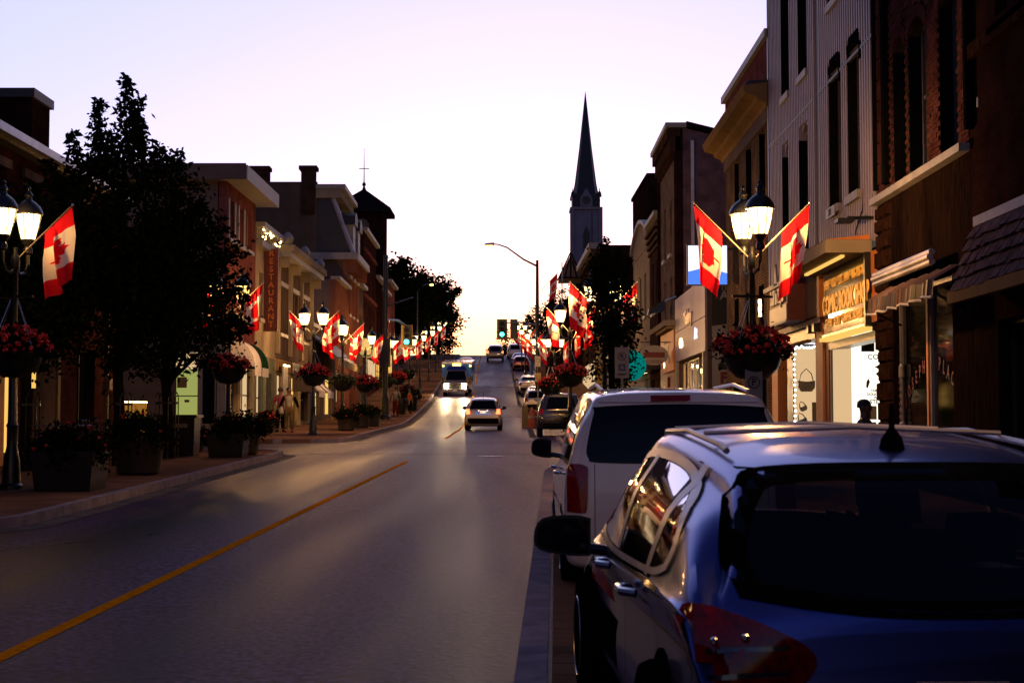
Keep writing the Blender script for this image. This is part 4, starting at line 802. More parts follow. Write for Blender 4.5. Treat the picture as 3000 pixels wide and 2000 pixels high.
# cream building with balustrade lights
b = Bld('cream_building', L_, XL, 63.72, 69.0, 'narrow cream building with string lights along its parapet'); W_ = 5.28; P = b.P
ops = [(.9,1.9,6.2,8.2),(3.3,4.3,6.2,8.2)]; b.wall('cream', 0, W_, 4.6, 9.2, ops); b.part('cornice', 'white_trim', (0, W_, -.3, .3, 9.2, 9.45)); b.part('coping', 'white_trim', (0, W_, -.3, .4, 10.0, 10.2))
for o in ops: b.window(o, sill=.1)
for i in range(11): b.part('baluster', 'cream', (.1+i*.48, .25+i*.48, -.2, .05, 9.452, 9.998))
b.shell('cream', 12, 9.3); b.wall('pale_green', 0, W_, 1.2, 4.58, [(.5,2.2,1.7,3.9),(3.0,4.4,1.5,3.9)], name='shop_wall'); b.window((.5,2.2,1.7,3.9), lit='shop_warm'); b.window((3.0,4.4,1.5,3.9), glass='tinted_glass'); b.blind(1.5,9,v=-.9)
sl = thing('string_lights', P(2.5, .2, 9.5), 'warm string lights tangled along the cream parapet', 'string lights')
for i in range(24): MB().ball(P(.1+i*.22, .12+rnd.random()*.2, 9.5+rnd.random()*.5), .035, 6).build('bulb', 'string_warm', sl)
sg = thing('restaurant_sign', (XL+.3, 66, 5.9), 'tall dark red vertical board sign reading RESTAURANT', 'sign')
MB().box(XL+.02, XL+.6, 65.9, 66.1, 5.7, 9.3).build('board', 'red_sign', sg)
for i, c_ in enumerate('RESTAURANT'): text_on('F', c_, XL+.31, 65.89, 9.1-i*.345, .36, 'orange_wood', sg, 'letter', bold=.008)
# grey cornice building with pilasters
b = Bld('cornice_building', L_, XL, 69.02, 80.8, 'ornate pale building with pilasters, heavy eaves cornice and three urns'); W_ = 11.78; P = b.P
ops = [(1.2+i*3.7+k*1.15, 2.1+i*3.7+k*1.15, 5.9, 8.1) for i in range(3) for k in (0, 1)]
b.wall('stucco_brown', 0, W_, 4.7, 9.3, ops)
for o in ops: b.window(o, sill=.1, frame='cream', head=.1)
for i in range(4): b.part('pilaster', 'cream', (.1+i*3.75, .55+i*3.75, .002, .16, 4.9, 9.2)); b.part('bracket', 'cream', (.15+i*3.75, .5+i*3.75, .0, .55, 8.85, 9.29))
b.part('cornice', 'white_trim', (0, W_, -.3, .7, 9.3, 9.55)); b.part('cornice', 'cream', (0, W_, -.3, .85, 9.552, 9.85))
for i in range(3): MB().lathe([(.1,0),(.22,.1),(.28,.3),(.2,.45),(.06,.6)], 8, P(.3+i*5.6, .5, 9.86)).build('urn', 'white_trim', b.root, smooth=True)
b.shell('cream', 12, 9.4); b.wall('cream', 0, W_, 1.2, 4.68, [(.6,2.6,1.8,4.0),(3.2,4.3,1.5,3.9),(5.0,7.2,1.8,4.0),(8.2,10.8,1.8,4.0)], name='shop_wall'); b.part('sign_board', 'tan', (.3,4.2,.0,.12,4.1,4.65)); b.part('sign_board', 'brown_metal', (4.6,7.6,.0,.12,4.1,4.65))
for i, o in enumerate([(.6,2.6,1.8,4.0),(3.2,4.3,1.5,3.9),(5.0,7.2,1.8,4.0),(8.2,10.8,1.8,4.0)]): b.window(o, lit=('shop_warm',None,'shop_gold',None)[i])
b.blind(1.5,9.2,v=-.9); sg = b.part('hanging_panel', 'sign_white', (.2,1.6,.3,.36,2.9,4.4))
for i in range(10): MB().ball(P(.1+i*.16, .42, 4.35), .04, 6).build('bulb', 'string_warm', b.root)
for i, (u, m_) in enumerate(((5.2,'awning_white'),(8.6,'awning_white'))):
    aw = thing('awning', P(u, .2, 3.2), ('pale sloping shop awning, nearer of two','pale sloping shop awning, farther of two')[i], 'awning'); MB().hexa([P(u,.02,4.4),P(u+2.4,.02,4.4),P(u+2.4,1.3,3.25),P(u,1.3,3.25),P(u,.02,4.46),P(u+2.4,.02,4.46),P(u+2.4,1.34,3.3),P(u,1.34,3.3)]).build('cloth', m_, aw); MB().quad(P(u,1.34,3.28),P(u+2.4,1.34,3.28),P(u+2.4,1.34,3.0),P(u,1.34,3.0)).build('valance', m_, aw)
    MB().poly([P(u,.02,4.4),P(u,1.3,3.25),P(u,.02,3.25)]).build('end_panel', 'stucco_mauve', aw)
# low shops with a long sloping awning, then the salmon front
b = Bld('low_shop', L_, XL, 80.9, 92.4, 'low shop under a long dark striped awning beside the salmon front'); W_ = 11.5; P = b.P
b.wall('stucco_mauve', 0, W_, 1.2, 6.9, [(.8,4,2.1,4.2),(6,10,2.2,4.3)]); b.window((.8,4,2.1,4.2), lit='shop_gold'); b.window((6,10,2.2,4.3), lit='shop_gold'); b.shell('stucco_mauve', 12, 7.0); b.part('coping', 'white_trim', (0,W_,-.3,.15,6.9,7.1)); b.blind(1.6,6.5,v=-.9)
MB().hexa([P(.3,.02,6.4),P(11.2,.02,6.4),P(11.2,1.4,5.1),P(.3,1.4,5.1),P(.3,.02,6.5),P(11.2,.02,6.5),P(11.2,1.45,5.2),P(.3,1.45,5.2)]).build('awning', 'slate', b.root); b.part('valance', 'cream', (.3,11.2,1.452,1.47,4.8,5.2)); b.part('lit_panel', 'panel_lit', (1.0,3.0,1.0,1.1,6.55,6.7))
b = Bld('salmon_building', L_, XL, 92.5, 99.9, 'two storey salmon coloured front with a plain mauve side wall'); W_ = 7.4; P = b.P
ops = [(1,2,7.0,8.6),(3.2,4.2,7.0,8.6),(5.4,6.4,7.0,8.6)]; b.wall('salmon', 0, W_, 1.8, 10.5, ops+[(.8,3.2,3,5),(4,6.6,3,5)]); b.shell('stucco_mauve', 14, 10.5); b.part('coping', 'white_trim', (0,W_,-.3,.3,10.5,10.7)); b.blind(2,10,v=-.9)
for o in ops: b.window(o, sill=.1)
b.window((.8,3.2,3,5), lit='shop_warm'); b.window((4,6.6,3,5), lit='shop_gold')
# big mansard block with two chimneys
b = Bld('mansard_building', L_, XL, 100, 108.4, 'big mansard block with tall chimneys, blue-black slates and bracketed eaves'); W_ = 8.4; P = b.P
ops = [(1,2.1,9.0,11.4),(3.6,4.7,9.0,11.4),(6.2,7.3,9.0,11.4)]; b.wall('salmon', 0, W_, 2, 12.5, ops)
for o in ops: b.window(o, sill=.1, head=.15)
b.part('party_wall', 'stucco_brown', (0,.4,-7.2,-2.05,2,17.7)); b.part('party_wall', 'stucco_brown', (0,.4,-2.048,-.33,2,12.5)); b.part('back_block', 'stucco_brown', (.4,W_,-7.2,-4.5,2,17.5))
b.part('chimney', 'brick_brown', (0,1.0,-6.9,-5.3,17.7,18.5)); b.part('chimney_cap', 'brick_brown', (-.1,1.1,-7.0,-5.2,18.5,18.75)); b.part('chimney', 'brick_brown', (-.15,.9,-3.1,-2.2,15.5,18.5)); b.part('chimney_cap', 'brick_brown', (-.25,1.0,-3.25,-2.05,18.5,18.75))
b.part('eaves', 'white_trim', (-.4,W_+.2,-3.2,.75,12.5,12.95)); 
for i in range(8): b.part('bracket', 'salmon', (.1+i*1.1,.35+i*1.1,.0,.6,11.7,12.49))
MB().hexa([P(0.02,-2.04,12.95),P(W_,-2.04,12.95),P(W_,.35,12.95),P(.02,.35,12.95),P(.02,-2.04,16.6),P(W_,-2.04,16.6),P(W_,-1.0,16.6),P(.02,-1.0,16.6)]).build('mansard', 'slate', b.root)
MB().tube([P(0,.38,12.95),P(0,-.98,16.6)], .16, 6).build('hip_rib', 'gutter_metal', b.root); b.part('upper_cornice', 'cream', (-.2,W_+.1,-2.1,-.4,16.6,17.2)); b.part('upper_cornice', 'white_trim', (-.3,W_+.2,-2.1,-.15,17.2,17.5))
for u in (1.2, 4.8):
    dm = b.part('dormer', 'white_trim', (u,u+1.6,-1.2,.25,12.96,15.0)); MB().prism([(u-.2,15.0),(u+1.8,15.0),(u+1.6,15.6),(u+.8,15.9),(u,15.6)], lambda p, q: P(p,-1.6,q), lambda p, q: P(p,.4,q)).build('dormer_roof', 'slate', dm)
b.part('wall', 'salmon', (.02,W_,-4.5,-.33,2,12.4))
# tall brick block with rows of windows, small fronts beyond
b = Bld('brick_block', L_, XL, 112.2, 124, 'tall dark red brick block with a row of narrow windows, below the clock tower'); W_ = 11.8; P = b.P
ops = [(.9+i*1.35, 1.6+i*1.35, z, z+2.6) for i in range(8) for z in (8.2, 11.6)]; b.wall('brick_red', 0, W_, 3, 16.0, ops)
for o in ops: b.window(o, v=-.15, trans=0, mull=0)
for z in (11.2, 14.6): b.part('brick_band', 'brick_pink', (0,W_,.002,.12,z,z+.2))
b.part('coping', 'white_trim', (-.1,W_,-.3,.3,16.0,16.25)); b.shell('brick_dark', 14, 15.8); b.part('storefront', 'shop_warm', (1,11,.0,.04,5.0,6.6)); b.blind(3.5,15.5,v=-.9)
for i, (ya, yb, zt, mt, lb) in enumerate([(124.1,131,13.6,'brick_dark','dark narrow front beyond the tall brick block'),(131.1,138,13.2,'brick_brown','brown front with a white coping, farther up the left side'),(138.1,147,14.6,'brick_pink','farthest brick front of the left row'),(108.5,112.1,11.5,'stucco_brown','small brown front squeezed beside the mansard block')]):
    b = Bld('shop_building', L_, XL, ya, yb, lb); w = yb-ya; g0 = gz(ya); ops = [(w*.15,w*.15+.9,g0+4.6,g0+6.6),(w*.6,w*.6+.9,g0+4.6,g0+6.6)]
    b.wall(mt, 0, w, g0-.5, zt, ops+[(.6,w-.6,g0+.9,g0+2.9)]); b.shell(mt, 12, zt); b.part('coping', 'white_trim', (-.02,w-.02,-.3,.35,zt+.003,zt+.25)); b.window((.6,w-.6,g0+.9,g0+2.9), lit='shop_gold', mull=2); b.blind(g0,zt-.4,v=-.9)
    for o in ops: b.window(o, sill=.1)
# clock tower
ct = thing('clock_tower', (-15.9, 150, gz(150)), 'dark clock tower with a pyramid roof and weather vane, left of the street', 'clock tower'); tx, ty = -15.6, 152.0
MB().box(tx-2.15, tx+2.15, ty-2.15, ty+2.15, 5, 22.6).build('shaft', 'brick_dark', ct)
for dxx in (-1, 1): MB().box(tx+dxx*2.1-.25, tx+dxx*2.1+.25, ty-2.45, ty-2.0, 5, 22.5).build('corner_pier', 'brick_dark', ct)
MB().box(tx-2.6, tx+2.6, ty-2.6, ty+2.6, 16.2, 16.7).build('string_course', 'brick_dark', ct)
MB().hexa([(tx-2.9,ty-2.9,22.6),(tx+2.9,ty-2.9,22.6),(tx+2.9,ty+2.9,22.6),(tx-2.9,ty+2.9,22.6),(tx-2.9,ty-2.9,23.0),(tx+2.9,ty-2.9,23.0),(tx+2.9,ty+2.9,23.0),(tx-2.9,ty+2.9,23.0)]).build('eaves', 'dark_roof', ct)
MB().hexa([(tx-2.9,ty-2.9,23.0),(tx+2.9,ty-2.9,23.0),(tx+2.9,ty+2.9,23.0),(tx-2.9,ty+2.9,23.0),(tx-.15,ty-.15,25.2),(tx+.15,ty-.15,25.2),(tx+.15,ty+.15,25.2),(tx-.15,ty+.15,25.2)]).build('roof', 'dark_roof', ct)
MB().lathe([(.25,25.1),(.1,25.5),(.22,25.75),(.06,26.0),(.025,28.6)], 8, (tx, ty, 0)).build('finial', 'black_metal', ct); MB().box(tx-.5, tx+.5, ty-.03, ty+.03, 27.3, 27.38).build('vane', 'black_metal', ct); MB().box(tx-.02, tx+.02, ty-.02, ty+.02, 28.5, 29.4).build('vane_rod', 'black_metal', ct)
ck = MB().prism([(tx+.78*math.cos(a*math.pi/16), 21.2+.78*math.sin(a*math.pi/16)) for a in range(32)], lambda x, z: (x,ty-2.3,z), lambda x, z: (x,ty-2.14,z)).build('clock_face', 'stucco_mauve', ct)
for i in range(12):
    a = i*math.pi/6; MB().tube([(tx+.55*math.cos(a),ty-2.32,21.2+.55*math.sin(a)),(tx+.72*math.cos(a),ty-2.32,21.2+.72*math.sin(a))], .035, 4).build('hour_mark', 'print_black', ck)
MB().tube([(tx,ty-2.34,21.2),(tx-.35,ty-2.34,20.95)], .04, 4).build('clock_hand', 'print_black', ck); MB().tube([(tx,ty-2.34,21.2),(tx-.1,ty-2.34,21.8)], .03, 4).build('clock_hand', 'print_black', ck)

# ================================================================ VEGETATION
def leaf_mesh(name, centres, per, spread, size, material, rg, aspect=.55, squash=.8):
    v, f = [], []
    for c in centres:
        r = spread*(rg.uniform(.6, 1.25)) if not isinstance(c, tuple) or len(c) < 4 else c[3]
        for _ in range(per):
            p = Vector((rg.gauss(0, 1), rg.gauss(0, 1), rg.gauss(0, squash))); p = p*r*.55
            p += Vector(c[:3]); s = size*rg.uniform(.6, 1.3)
            a = Vector((rg.gauss(0, 1), rg.gauss(0, 1), rg.gauss(-.5, .7))).normalized(); b_ = a.cross(Vector((rg.gauss(0, 1), rg.gauss(0, 1), rg.gauss(0, 1)))).normalized()
            n = len(v); v += [tuple(p), tuple(p+a*s*.45+b_*s*aspect*.5), tuple(p+a*s), tuple(p+a*s*.45-b_*s*aspect*.5)]; f.append((n, n+1, n+2, n+3))
    me = bpy.data.meshes.new(name); me.from_pydata(v, [], f); me.materials.append(M[material]); return me
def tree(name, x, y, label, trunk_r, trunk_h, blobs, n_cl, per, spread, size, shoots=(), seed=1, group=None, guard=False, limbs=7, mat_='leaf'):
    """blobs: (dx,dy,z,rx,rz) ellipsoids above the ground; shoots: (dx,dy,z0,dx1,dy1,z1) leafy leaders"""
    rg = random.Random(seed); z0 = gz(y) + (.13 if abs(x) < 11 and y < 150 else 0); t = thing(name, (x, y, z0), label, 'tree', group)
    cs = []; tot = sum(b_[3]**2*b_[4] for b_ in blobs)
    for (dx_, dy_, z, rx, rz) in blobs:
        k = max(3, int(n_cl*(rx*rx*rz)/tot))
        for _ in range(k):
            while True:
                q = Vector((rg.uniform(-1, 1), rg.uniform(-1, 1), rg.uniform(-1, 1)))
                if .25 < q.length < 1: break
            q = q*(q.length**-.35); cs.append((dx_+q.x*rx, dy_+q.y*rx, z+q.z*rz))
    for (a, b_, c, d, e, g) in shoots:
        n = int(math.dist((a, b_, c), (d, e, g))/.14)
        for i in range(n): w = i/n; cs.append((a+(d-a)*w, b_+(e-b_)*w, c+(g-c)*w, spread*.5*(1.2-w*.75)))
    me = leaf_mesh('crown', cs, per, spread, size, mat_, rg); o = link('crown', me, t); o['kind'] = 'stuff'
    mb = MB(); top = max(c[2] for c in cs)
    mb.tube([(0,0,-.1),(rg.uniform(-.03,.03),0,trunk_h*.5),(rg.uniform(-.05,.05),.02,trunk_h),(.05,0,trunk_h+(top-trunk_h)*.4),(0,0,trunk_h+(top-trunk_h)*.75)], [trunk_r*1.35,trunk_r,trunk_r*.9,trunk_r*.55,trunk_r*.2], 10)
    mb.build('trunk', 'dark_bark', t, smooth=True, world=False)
    for i in range(limbs):
        c = cs[rg.randrange(len(cs))]; h = trunk_h*rg.uniform(.75, 1.0)+rg.random()*.3*(top-trunk_h)
        MB().tube([(0,0,h),(c[0]*.5,c[1]*.5,h+(c[2]-h)*.65),(c[0],c[1],max(c[2],h+.1))], [trunk_r*.45,trunk_r*.3,trunk_r*.1], 6).build('limb', 'dark_bark', t, smooth=True, world=False)
    return t
def tree_guard(x, y, label):
    z0 = gz(y)+.138; t = thing('tree_guard', (x, y, z0), label, 'tree guard', 'black hooped guards round the street trees')
    for i in range(4):
        a0 = math.pi/2*i+.3; c = (.26*math.cos(a0), .26*math.sin(a0)); d = (.26*math.cos(a0+.75), .26*math.sin(a0+.75)); m_ = ((c[0]+d[0])/2, (c[1]+d[1])/2)
        MB().tube([(c[0],c[1],0),(c[0],c[1],1.45),((c[0]+m_[0])/2,(c[1]+m_[1])/2,1.55),(m_[0],m_[1],1.58),((d[0]+m_[0])/2,(d[1]+m_[1])/2,1.55),(d[0],d[1],1.45),(d[0],d[1],0)], .014, 6).build('hoop', 'black_metal', t, world=False)
    for z in (.35, 1.3): MB().lathe([(.262,z),(.278,z),(.278,z+.05),(.262,z+.05)], 20, cap=False).build('ring', 'black_metal', t, world=False)
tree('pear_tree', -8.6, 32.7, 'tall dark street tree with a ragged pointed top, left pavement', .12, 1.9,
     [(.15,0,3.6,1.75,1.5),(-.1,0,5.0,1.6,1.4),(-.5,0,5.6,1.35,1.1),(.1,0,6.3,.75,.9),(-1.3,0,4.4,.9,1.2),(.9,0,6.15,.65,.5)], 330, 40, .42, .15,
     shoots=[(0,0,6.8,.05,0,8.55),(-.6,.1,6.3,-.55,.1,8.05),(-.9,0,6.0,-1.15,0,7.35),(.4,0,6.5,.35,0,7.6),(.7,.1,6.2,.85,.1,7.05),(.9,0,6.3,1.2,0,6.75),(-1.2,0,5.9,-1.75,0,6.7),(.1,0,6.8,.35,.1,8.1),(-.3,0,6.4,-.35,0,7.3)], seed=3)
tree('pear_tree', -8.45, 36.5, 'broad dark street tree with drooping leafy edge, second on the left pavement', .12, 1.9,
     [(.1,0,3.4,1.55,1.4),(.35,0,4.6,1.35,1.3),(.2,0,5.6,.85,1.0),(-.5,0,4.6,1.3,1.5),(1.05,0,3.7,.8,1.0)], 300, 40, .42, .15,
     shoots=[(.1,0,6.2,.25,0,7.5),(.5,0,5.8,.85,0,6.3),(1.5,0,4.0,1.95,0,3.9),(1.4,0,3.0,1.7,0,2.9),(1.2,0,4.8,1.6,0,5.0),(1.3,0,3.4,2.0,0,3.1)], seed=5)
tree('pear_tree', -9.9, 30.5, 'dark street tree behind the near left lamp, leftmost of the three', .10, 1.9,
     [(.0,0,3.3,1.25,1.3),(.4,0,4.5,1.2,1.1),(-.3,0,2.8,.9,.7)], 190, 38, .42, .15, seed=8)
tree_guard(-8.6, 32.7, 'black hooped guard round the tall pointed street tree'); tree_guard(-8.45, 36.5, 'black hooped guard round the second street tree on the left'); tree_guard(-9.9, 30.5, 'black hooped guard round the tree behind the near left lamp')
tree('columnar_tree', 2.45, 40.2, 'slim leafy street tree hiding lamps and flags on the right pavement', .09, 1.5,
     [(.02,0,2.6,.60,1.0),(.0,0,3.8,.66,1.0),(-.12,0,4.7,.42,.6)], 150, 34, .30, .12, shoots=[(.1,0,4.7,.2,0,5.5),(-.2,0,4.9,-.15,0,5.8),(-.35,0,4.4,-.5,0,5.2),(.3,0,4.6,.5,0,5.2),(.45,0,3.4,.85,0,3.3)], seed=11)
rg = random.Random(5)
tree('maple_tree', -13.6, 172, 'big dark tree mass on the hill, left of the road below the sky', .5, 4,
     [(-.6,0,7.6,4.6,4.2),(-3,0,6.4,5,4.6),(1.8,-2,5.2,3.2,3.4),(-1.6,2,9.4,3.2,2.2)], 330, 46, 1.5, .5, shoots=[(0,0,10,.6,0,12.0),(-2.5,0,10,-2.6,0,12),(2.0,0,8.5,2.8,0,10.2)], seed=21)
tree('maple_tree', -11.0, 182, 'rounded dark tree nearer the road on the left hill crest', .4, 3, [(0,0,6.5,3.4,3.4),(1.2,0,4.2,2.6,2.6),(.6,0,8.2,2.2,1.8)], 200, 44, 1.1, .42, shoots=[(2,0,7.2,3.9,0,8.6),(2,0,5,3.6,0,5.4)], seed=22)
tree('maple_tree', -22, 165, 'dark tree filling the gap behind the left row', .5, 4, [(0,0,8,6,6)], 160, 44, 1.6, .6, seed=23)
tree('young_tree', -10.6, 200, 'low dark bush at the crest on the left', .2, 1, [(0,0,2.2,2.0,1.8),(.8,0,1.2,1.8,1.0)], 70, 40, .7, .3, seed=24)
for i, (x, y, r, h, lb) in enumerate([(1.0,232,5.2,6.6,'sparse tree with sky showing through, at the crest on the right'),(4.5,215,4.2,8.2,'leafy tree right of the crest behind the street light pole'),(-2.6,245,3.0,3.4,'low open tree nearest the road at the crest'),(7.5,205,4.2,10.5,'taller tree below the gabled house')]):
    tree('maple_tree', x, y, lb, .3, 2, [(0,0,h*.5+.6,r*.8,h*.36),(r*.35,0,h*.62,r*.5,h*.3)], 95 if i != 1 else 140, 16 if i in (0, 2) else 26, .9, .34, shoots=[(0,0,h*.7,rg.uniform(-1,1),0,h*1.02),(r*.4,0,h*.7,r*.5,0,h*1.0),(-r*.5,0,h*.5,-r*.8,0,h*.72)], seed=30+i, limbs=12)

# ---------------------------------------------------------------- flower baskets, planters
def flower_mesh(n, rx, rz, seed, top=True, z=0, lim=-.1):
    rg = random.Random(seed); mb = MB()
    for _ in range(n):
        a = rg.random()*2*math.pi; t = rg.uniform(lim, 1); r = math.sqrt(max(0, 1-t*t)); c = Vector((r*math.cos(a)*rx, r*math.sin(a)*rx, t*rz+z))*rg.uniform(.92, 1.1); s = rg.uniform(.022, .04)
        for k in range(4):
            d = Vector((rg.gauss(0,1), rg.gauss(0,1), rg.gauss(0,1))).normalized(); e = d.orthogonal().normalized(); g = d.cross(e); q = c + d*s*.6
            mb.quad(q+e*s, q+g*s, q-e*s, q-g*s)
    return mb
def basket_proto(seed, fl, leafm, fcount):
    rg = random.Random(seed); t = thing('flower_basket', (0, 0, -50), 'x', 'flower basket')
    MB().lathe([(.05,-.36),(.22,-.33),(.36,-.2),(.43,0),(.40,0),(.33,-.17),(.1,-.3)], 20).build('bowl', 'black_metal', t, smooth=True, world=False)
    cs = [(.46*math.cos(a)*w, .46*math.sin(a)*w, .08+.14*(1-w)+rg.uniform(-.12, .1)) for a, w in [(rg.random()*6.28, math.sqrt(rg.random())*1.05) for _ in range(70)]]
    o = link('foliage', leaf_mesh('foliage', cs, 22, .17, .085, leafm, rg), t); o['kind'] = 'stuff'
    o = link('blooms', flower_mesh(fcount, .52, .32, seed, z=.06, lim=-.15).mesh('blooms', fl), t); o['kind'] = 'stuff'
    for i in range(4):
        a = math.pi/4+math.pi/2*i; MB().tube([(.42*math.cos(a), .42*math.sin(a), .02), (.07*math.cos(a), .07*math.sin(a), .78)], .008, 4).build('chain', 'steel', t, world=False)
    return t
BK = [basket_proto(1, 'flower', 'leaf', 230), basket_proto(2, 'flower_pale', 'leaf_light', 90), basket_proto(3, 'flower', 'leaf', 110)]
used_b = set()
def basket(x, y, k, label, s=1.0, dz=2.35):
    o = BK[k] if k not in used_b else copy_tree(BK[k]); used_b.add(k)
    o.location = (x, y, gz(y)+dz); o.scale = (s, s, s); o.rotation_euler = (0, 0, rnd.random()*6); o['label'] = label; o['group'] = 'flower baskets hung on the lamp posts'
# ---------------------------------------------------------------- lamp posts
def lamp_proto():
    t = thing('street_lamp', (0, 0, -60), 'x', 'street lamp')
    MB().lathe([(.19,0),(.19,.06),(.15,.10),(.13,.5),(.10,.62),(.085,.7),(.085,1.0),(.10,1.03),(.075,1.08),(.06,2.4),(.05,3.55),(.075,3.6),(.075,3.78),(.03,3.86),(.03,3.95)], 14).build('post', 'black_metal', t, smooth=True, world=False)
    MB().box(-.03,.03,-.35,.35,3.12,3.16).build('basket_arm', 'black_metal', t, world=False)
    for s_ in (-1, 1):
        arm = MB().tube([(0,0,3.62),(s_*.12,0,3.52),(s_*.26,0,3.55),(s_*.34,0,3.70),(s_*.35,0,3.86)], [.03,.028,.028,.03,.035], 8).build('arm', 'black_metal', t, smooth=True, world=False)
        ln = bpy.data.objects.new('lantern', None); C.objects.link(ln); ln.parent = t; ln.location = (s_*.35, 0, 3.86)
        MB().lathe([(.03,0),(.075,.03),(.075,.1),(.055,.14),(.10,.20),(.12,.26)], 14).build('cup', 'black_metal', ln, smooth=True, world=False)
        gl_ = MB().lathe([(.115,.26),(.145,.36),(.175,.48),(.195,.60),(.205,.68)], 20, cap=False).build('globe', 'globe_glow', ln, smooth='all', world=False)
        mb = MB()
        for i in range(8):
            a = math.pi*2*i/8+.2; c_, s2 = math.cos(a), math.sin(a); mb.tube([(.122*c_,.122*s2,.25),(.152*c_,.152*s2,.36),(.182*c_,.182*s2,.48),(.202*c_,.202*s2,.60),(.215*c_,.215*s2,.69)], .009, 4)
        mb.build('cage', 'black_metal', ln, world=False)['kind'] = 'stuff'
        MB().lathe([(.235,.67),(.24,.70),(.225,.75),(.185,.82),(.12,.88),(.06,.92),(.05,.97),(.075,1.0),(.05,1.04),(.025,1.08),(.04,1.11),(.01,1.16)], 16).build('cap', 'black_metal', ln, smooth=True, world=False)
    return t
LP = lamp_proto(); lamp_used = False
def lamp(x, y, rot, label, power, warm=False, both=True, z0=None):
    global lamp_used
    o = copy_tree(LP) if lamp_used else LP; lamp_used = True
    z0 = gz(y)+.138 if z0 is None else z0; o.location = (x, y, z0); o.rotation_euler = (0, 0, R(rot)); o['label'] = label; o['group'] = 'twin globe street lamps along both pavements'
    lns = [c for c in o.children if c.name.startswith('lantern')]
    for i, ln in enumerate(lns):
        if i == 1 and not both: continue
        l = bpy.data.lights.new('lamp_bulb', 'POINT'); l.energy = (5.2 if y > 30 else 3.8)*power*(1 if both else 1.8); l.color = (1, .49, .15); l.shadow_soft_size = .07
        lo = bpy.data.objects.new('bulb', l); C.objects.link(lo); lo.parent = ln; lo.location = (0, 0, .48)
    if warm:
        for ln in lns:
            for c in ln.children:
                if c.name.startswith('globe'): c.data = c.data.copy(); c.data.materials[0] = M['globe_warm']
    return o
# ---------------------------------------------------------------- flags
half = [(0,.42),(.075,.27),(.165,.315),(.13,.10),(.235,.20),(.262,.145),(.38,.165),(.345,.06),(.40,.02),(.21,-.14),(.23,-.215),(.025,-.185),(.03,-.38)]
LEAF = half + [(-x, y) for x, y in reversed(half[1:])]
def sdf(px, py, poly):
    d = 1e9; inside = False; n = len(poly)
    for i in range(n):
        (ax, ay), (bx, by) = poly[i], poly[(i+1) % n]; ex, ey = bx-ax, by-ay
        t = max(0, min(1, ((px-ax)*ex+(py-ay)*ey)/(ex*ex+ey*ey))); d = min(d, math.hypot(px-ax-ex*t, py-ay-ey*t))
        if (ay > py) != (by > py) and px < (bx-ax)*(py-ay)/(by-ay)+ax: inside = not inside
    return d if inside else -d
NU, NV = 26, 56
redv = []
for j in range(NV+1):
    for i in range(NU+1):
        u, v = i/NU, j/NV; redv.append(max(abs(v-.5)-.25, sdf((v-.5)*2, .5-u, LEAF)*.5))
def flag_mesh(seed):
    """local frame: lamp joint at origin, flag leans out along +x; cloth hangs from the upper pole"""
    rg = random.Random(seed); tip = Vector((.92, 0, .92)); d = Vector((-.7071, 0, -.7071)); ph = rg.uniform(0, 6); inner = rg.uniform(.72, .95); sw = rg.uniform(-.10, .10); gather = rg.uniform(.05, .35)
    v, f = [], []
    for j in range(NV+1):
        t = j/NV
        for i in range(NU+1):
            u = i/NU; hp = tip + d*(u*.62); L = 1.22*(1-u) + 1.22*inner*u
            fold = (.075*math.sin(u*8+ph+t*1.8) + .04*math.sin(u*15+ph*2+t*3))*min(1, t*2.5)
            x = hp.x + (1-u)*(-gather*.35)*t + sw*t*t + fold*.5; v.append((x, fold*1.3+sw*.5*t, hp.z - L*t))
    for j in range(NV):
        for i in range(NU): a = j*(NU+1)+i; f.append((a, a+1, a+NU+2, a+NU+1))
    me = bpy.data.meshes.new('cloth'); me.from_pydata(v, [], f); me.materials.append(M['flag']); me.polygons.foreach_set('use_smooth', [True]*len(me.polygons))
    at = me.attributes.new('red', 'FLOAT', 'POINT'); at.data.foreach_set('value', redv); return me
FM = [flag_mesh(s_) for s_ in (1, 2, 3, 5, 8)]
FP = MB().tube([(0,0,0),(.90,0,.90)], .014, 6).mesh('flag_pole', 'cream'); FT = MB().ball((.93,0,.93), .025, 6).mesh('pole_tip', 'brass_bright')
def flag(x, y, rot, k, label, z=3.72, s=1.0):
    o = thing('flag', (x, y, gz(y)+.138+z), label, 'flag', 'maple leaf flags on the lamp posts', R(rot)); o.scale = (s, s, s)
    link('cloth', FM[k % 5], o); p = link('flag_pole', FP, o); link('pole_tip', FT, p); return o
NTH = ['nearest', 'second', 'third', 'fourth', 'fifth', 'sixth', 'seventh', 'eighth', 'ninth', 'tenth', 'eleventh', 'twelfth']
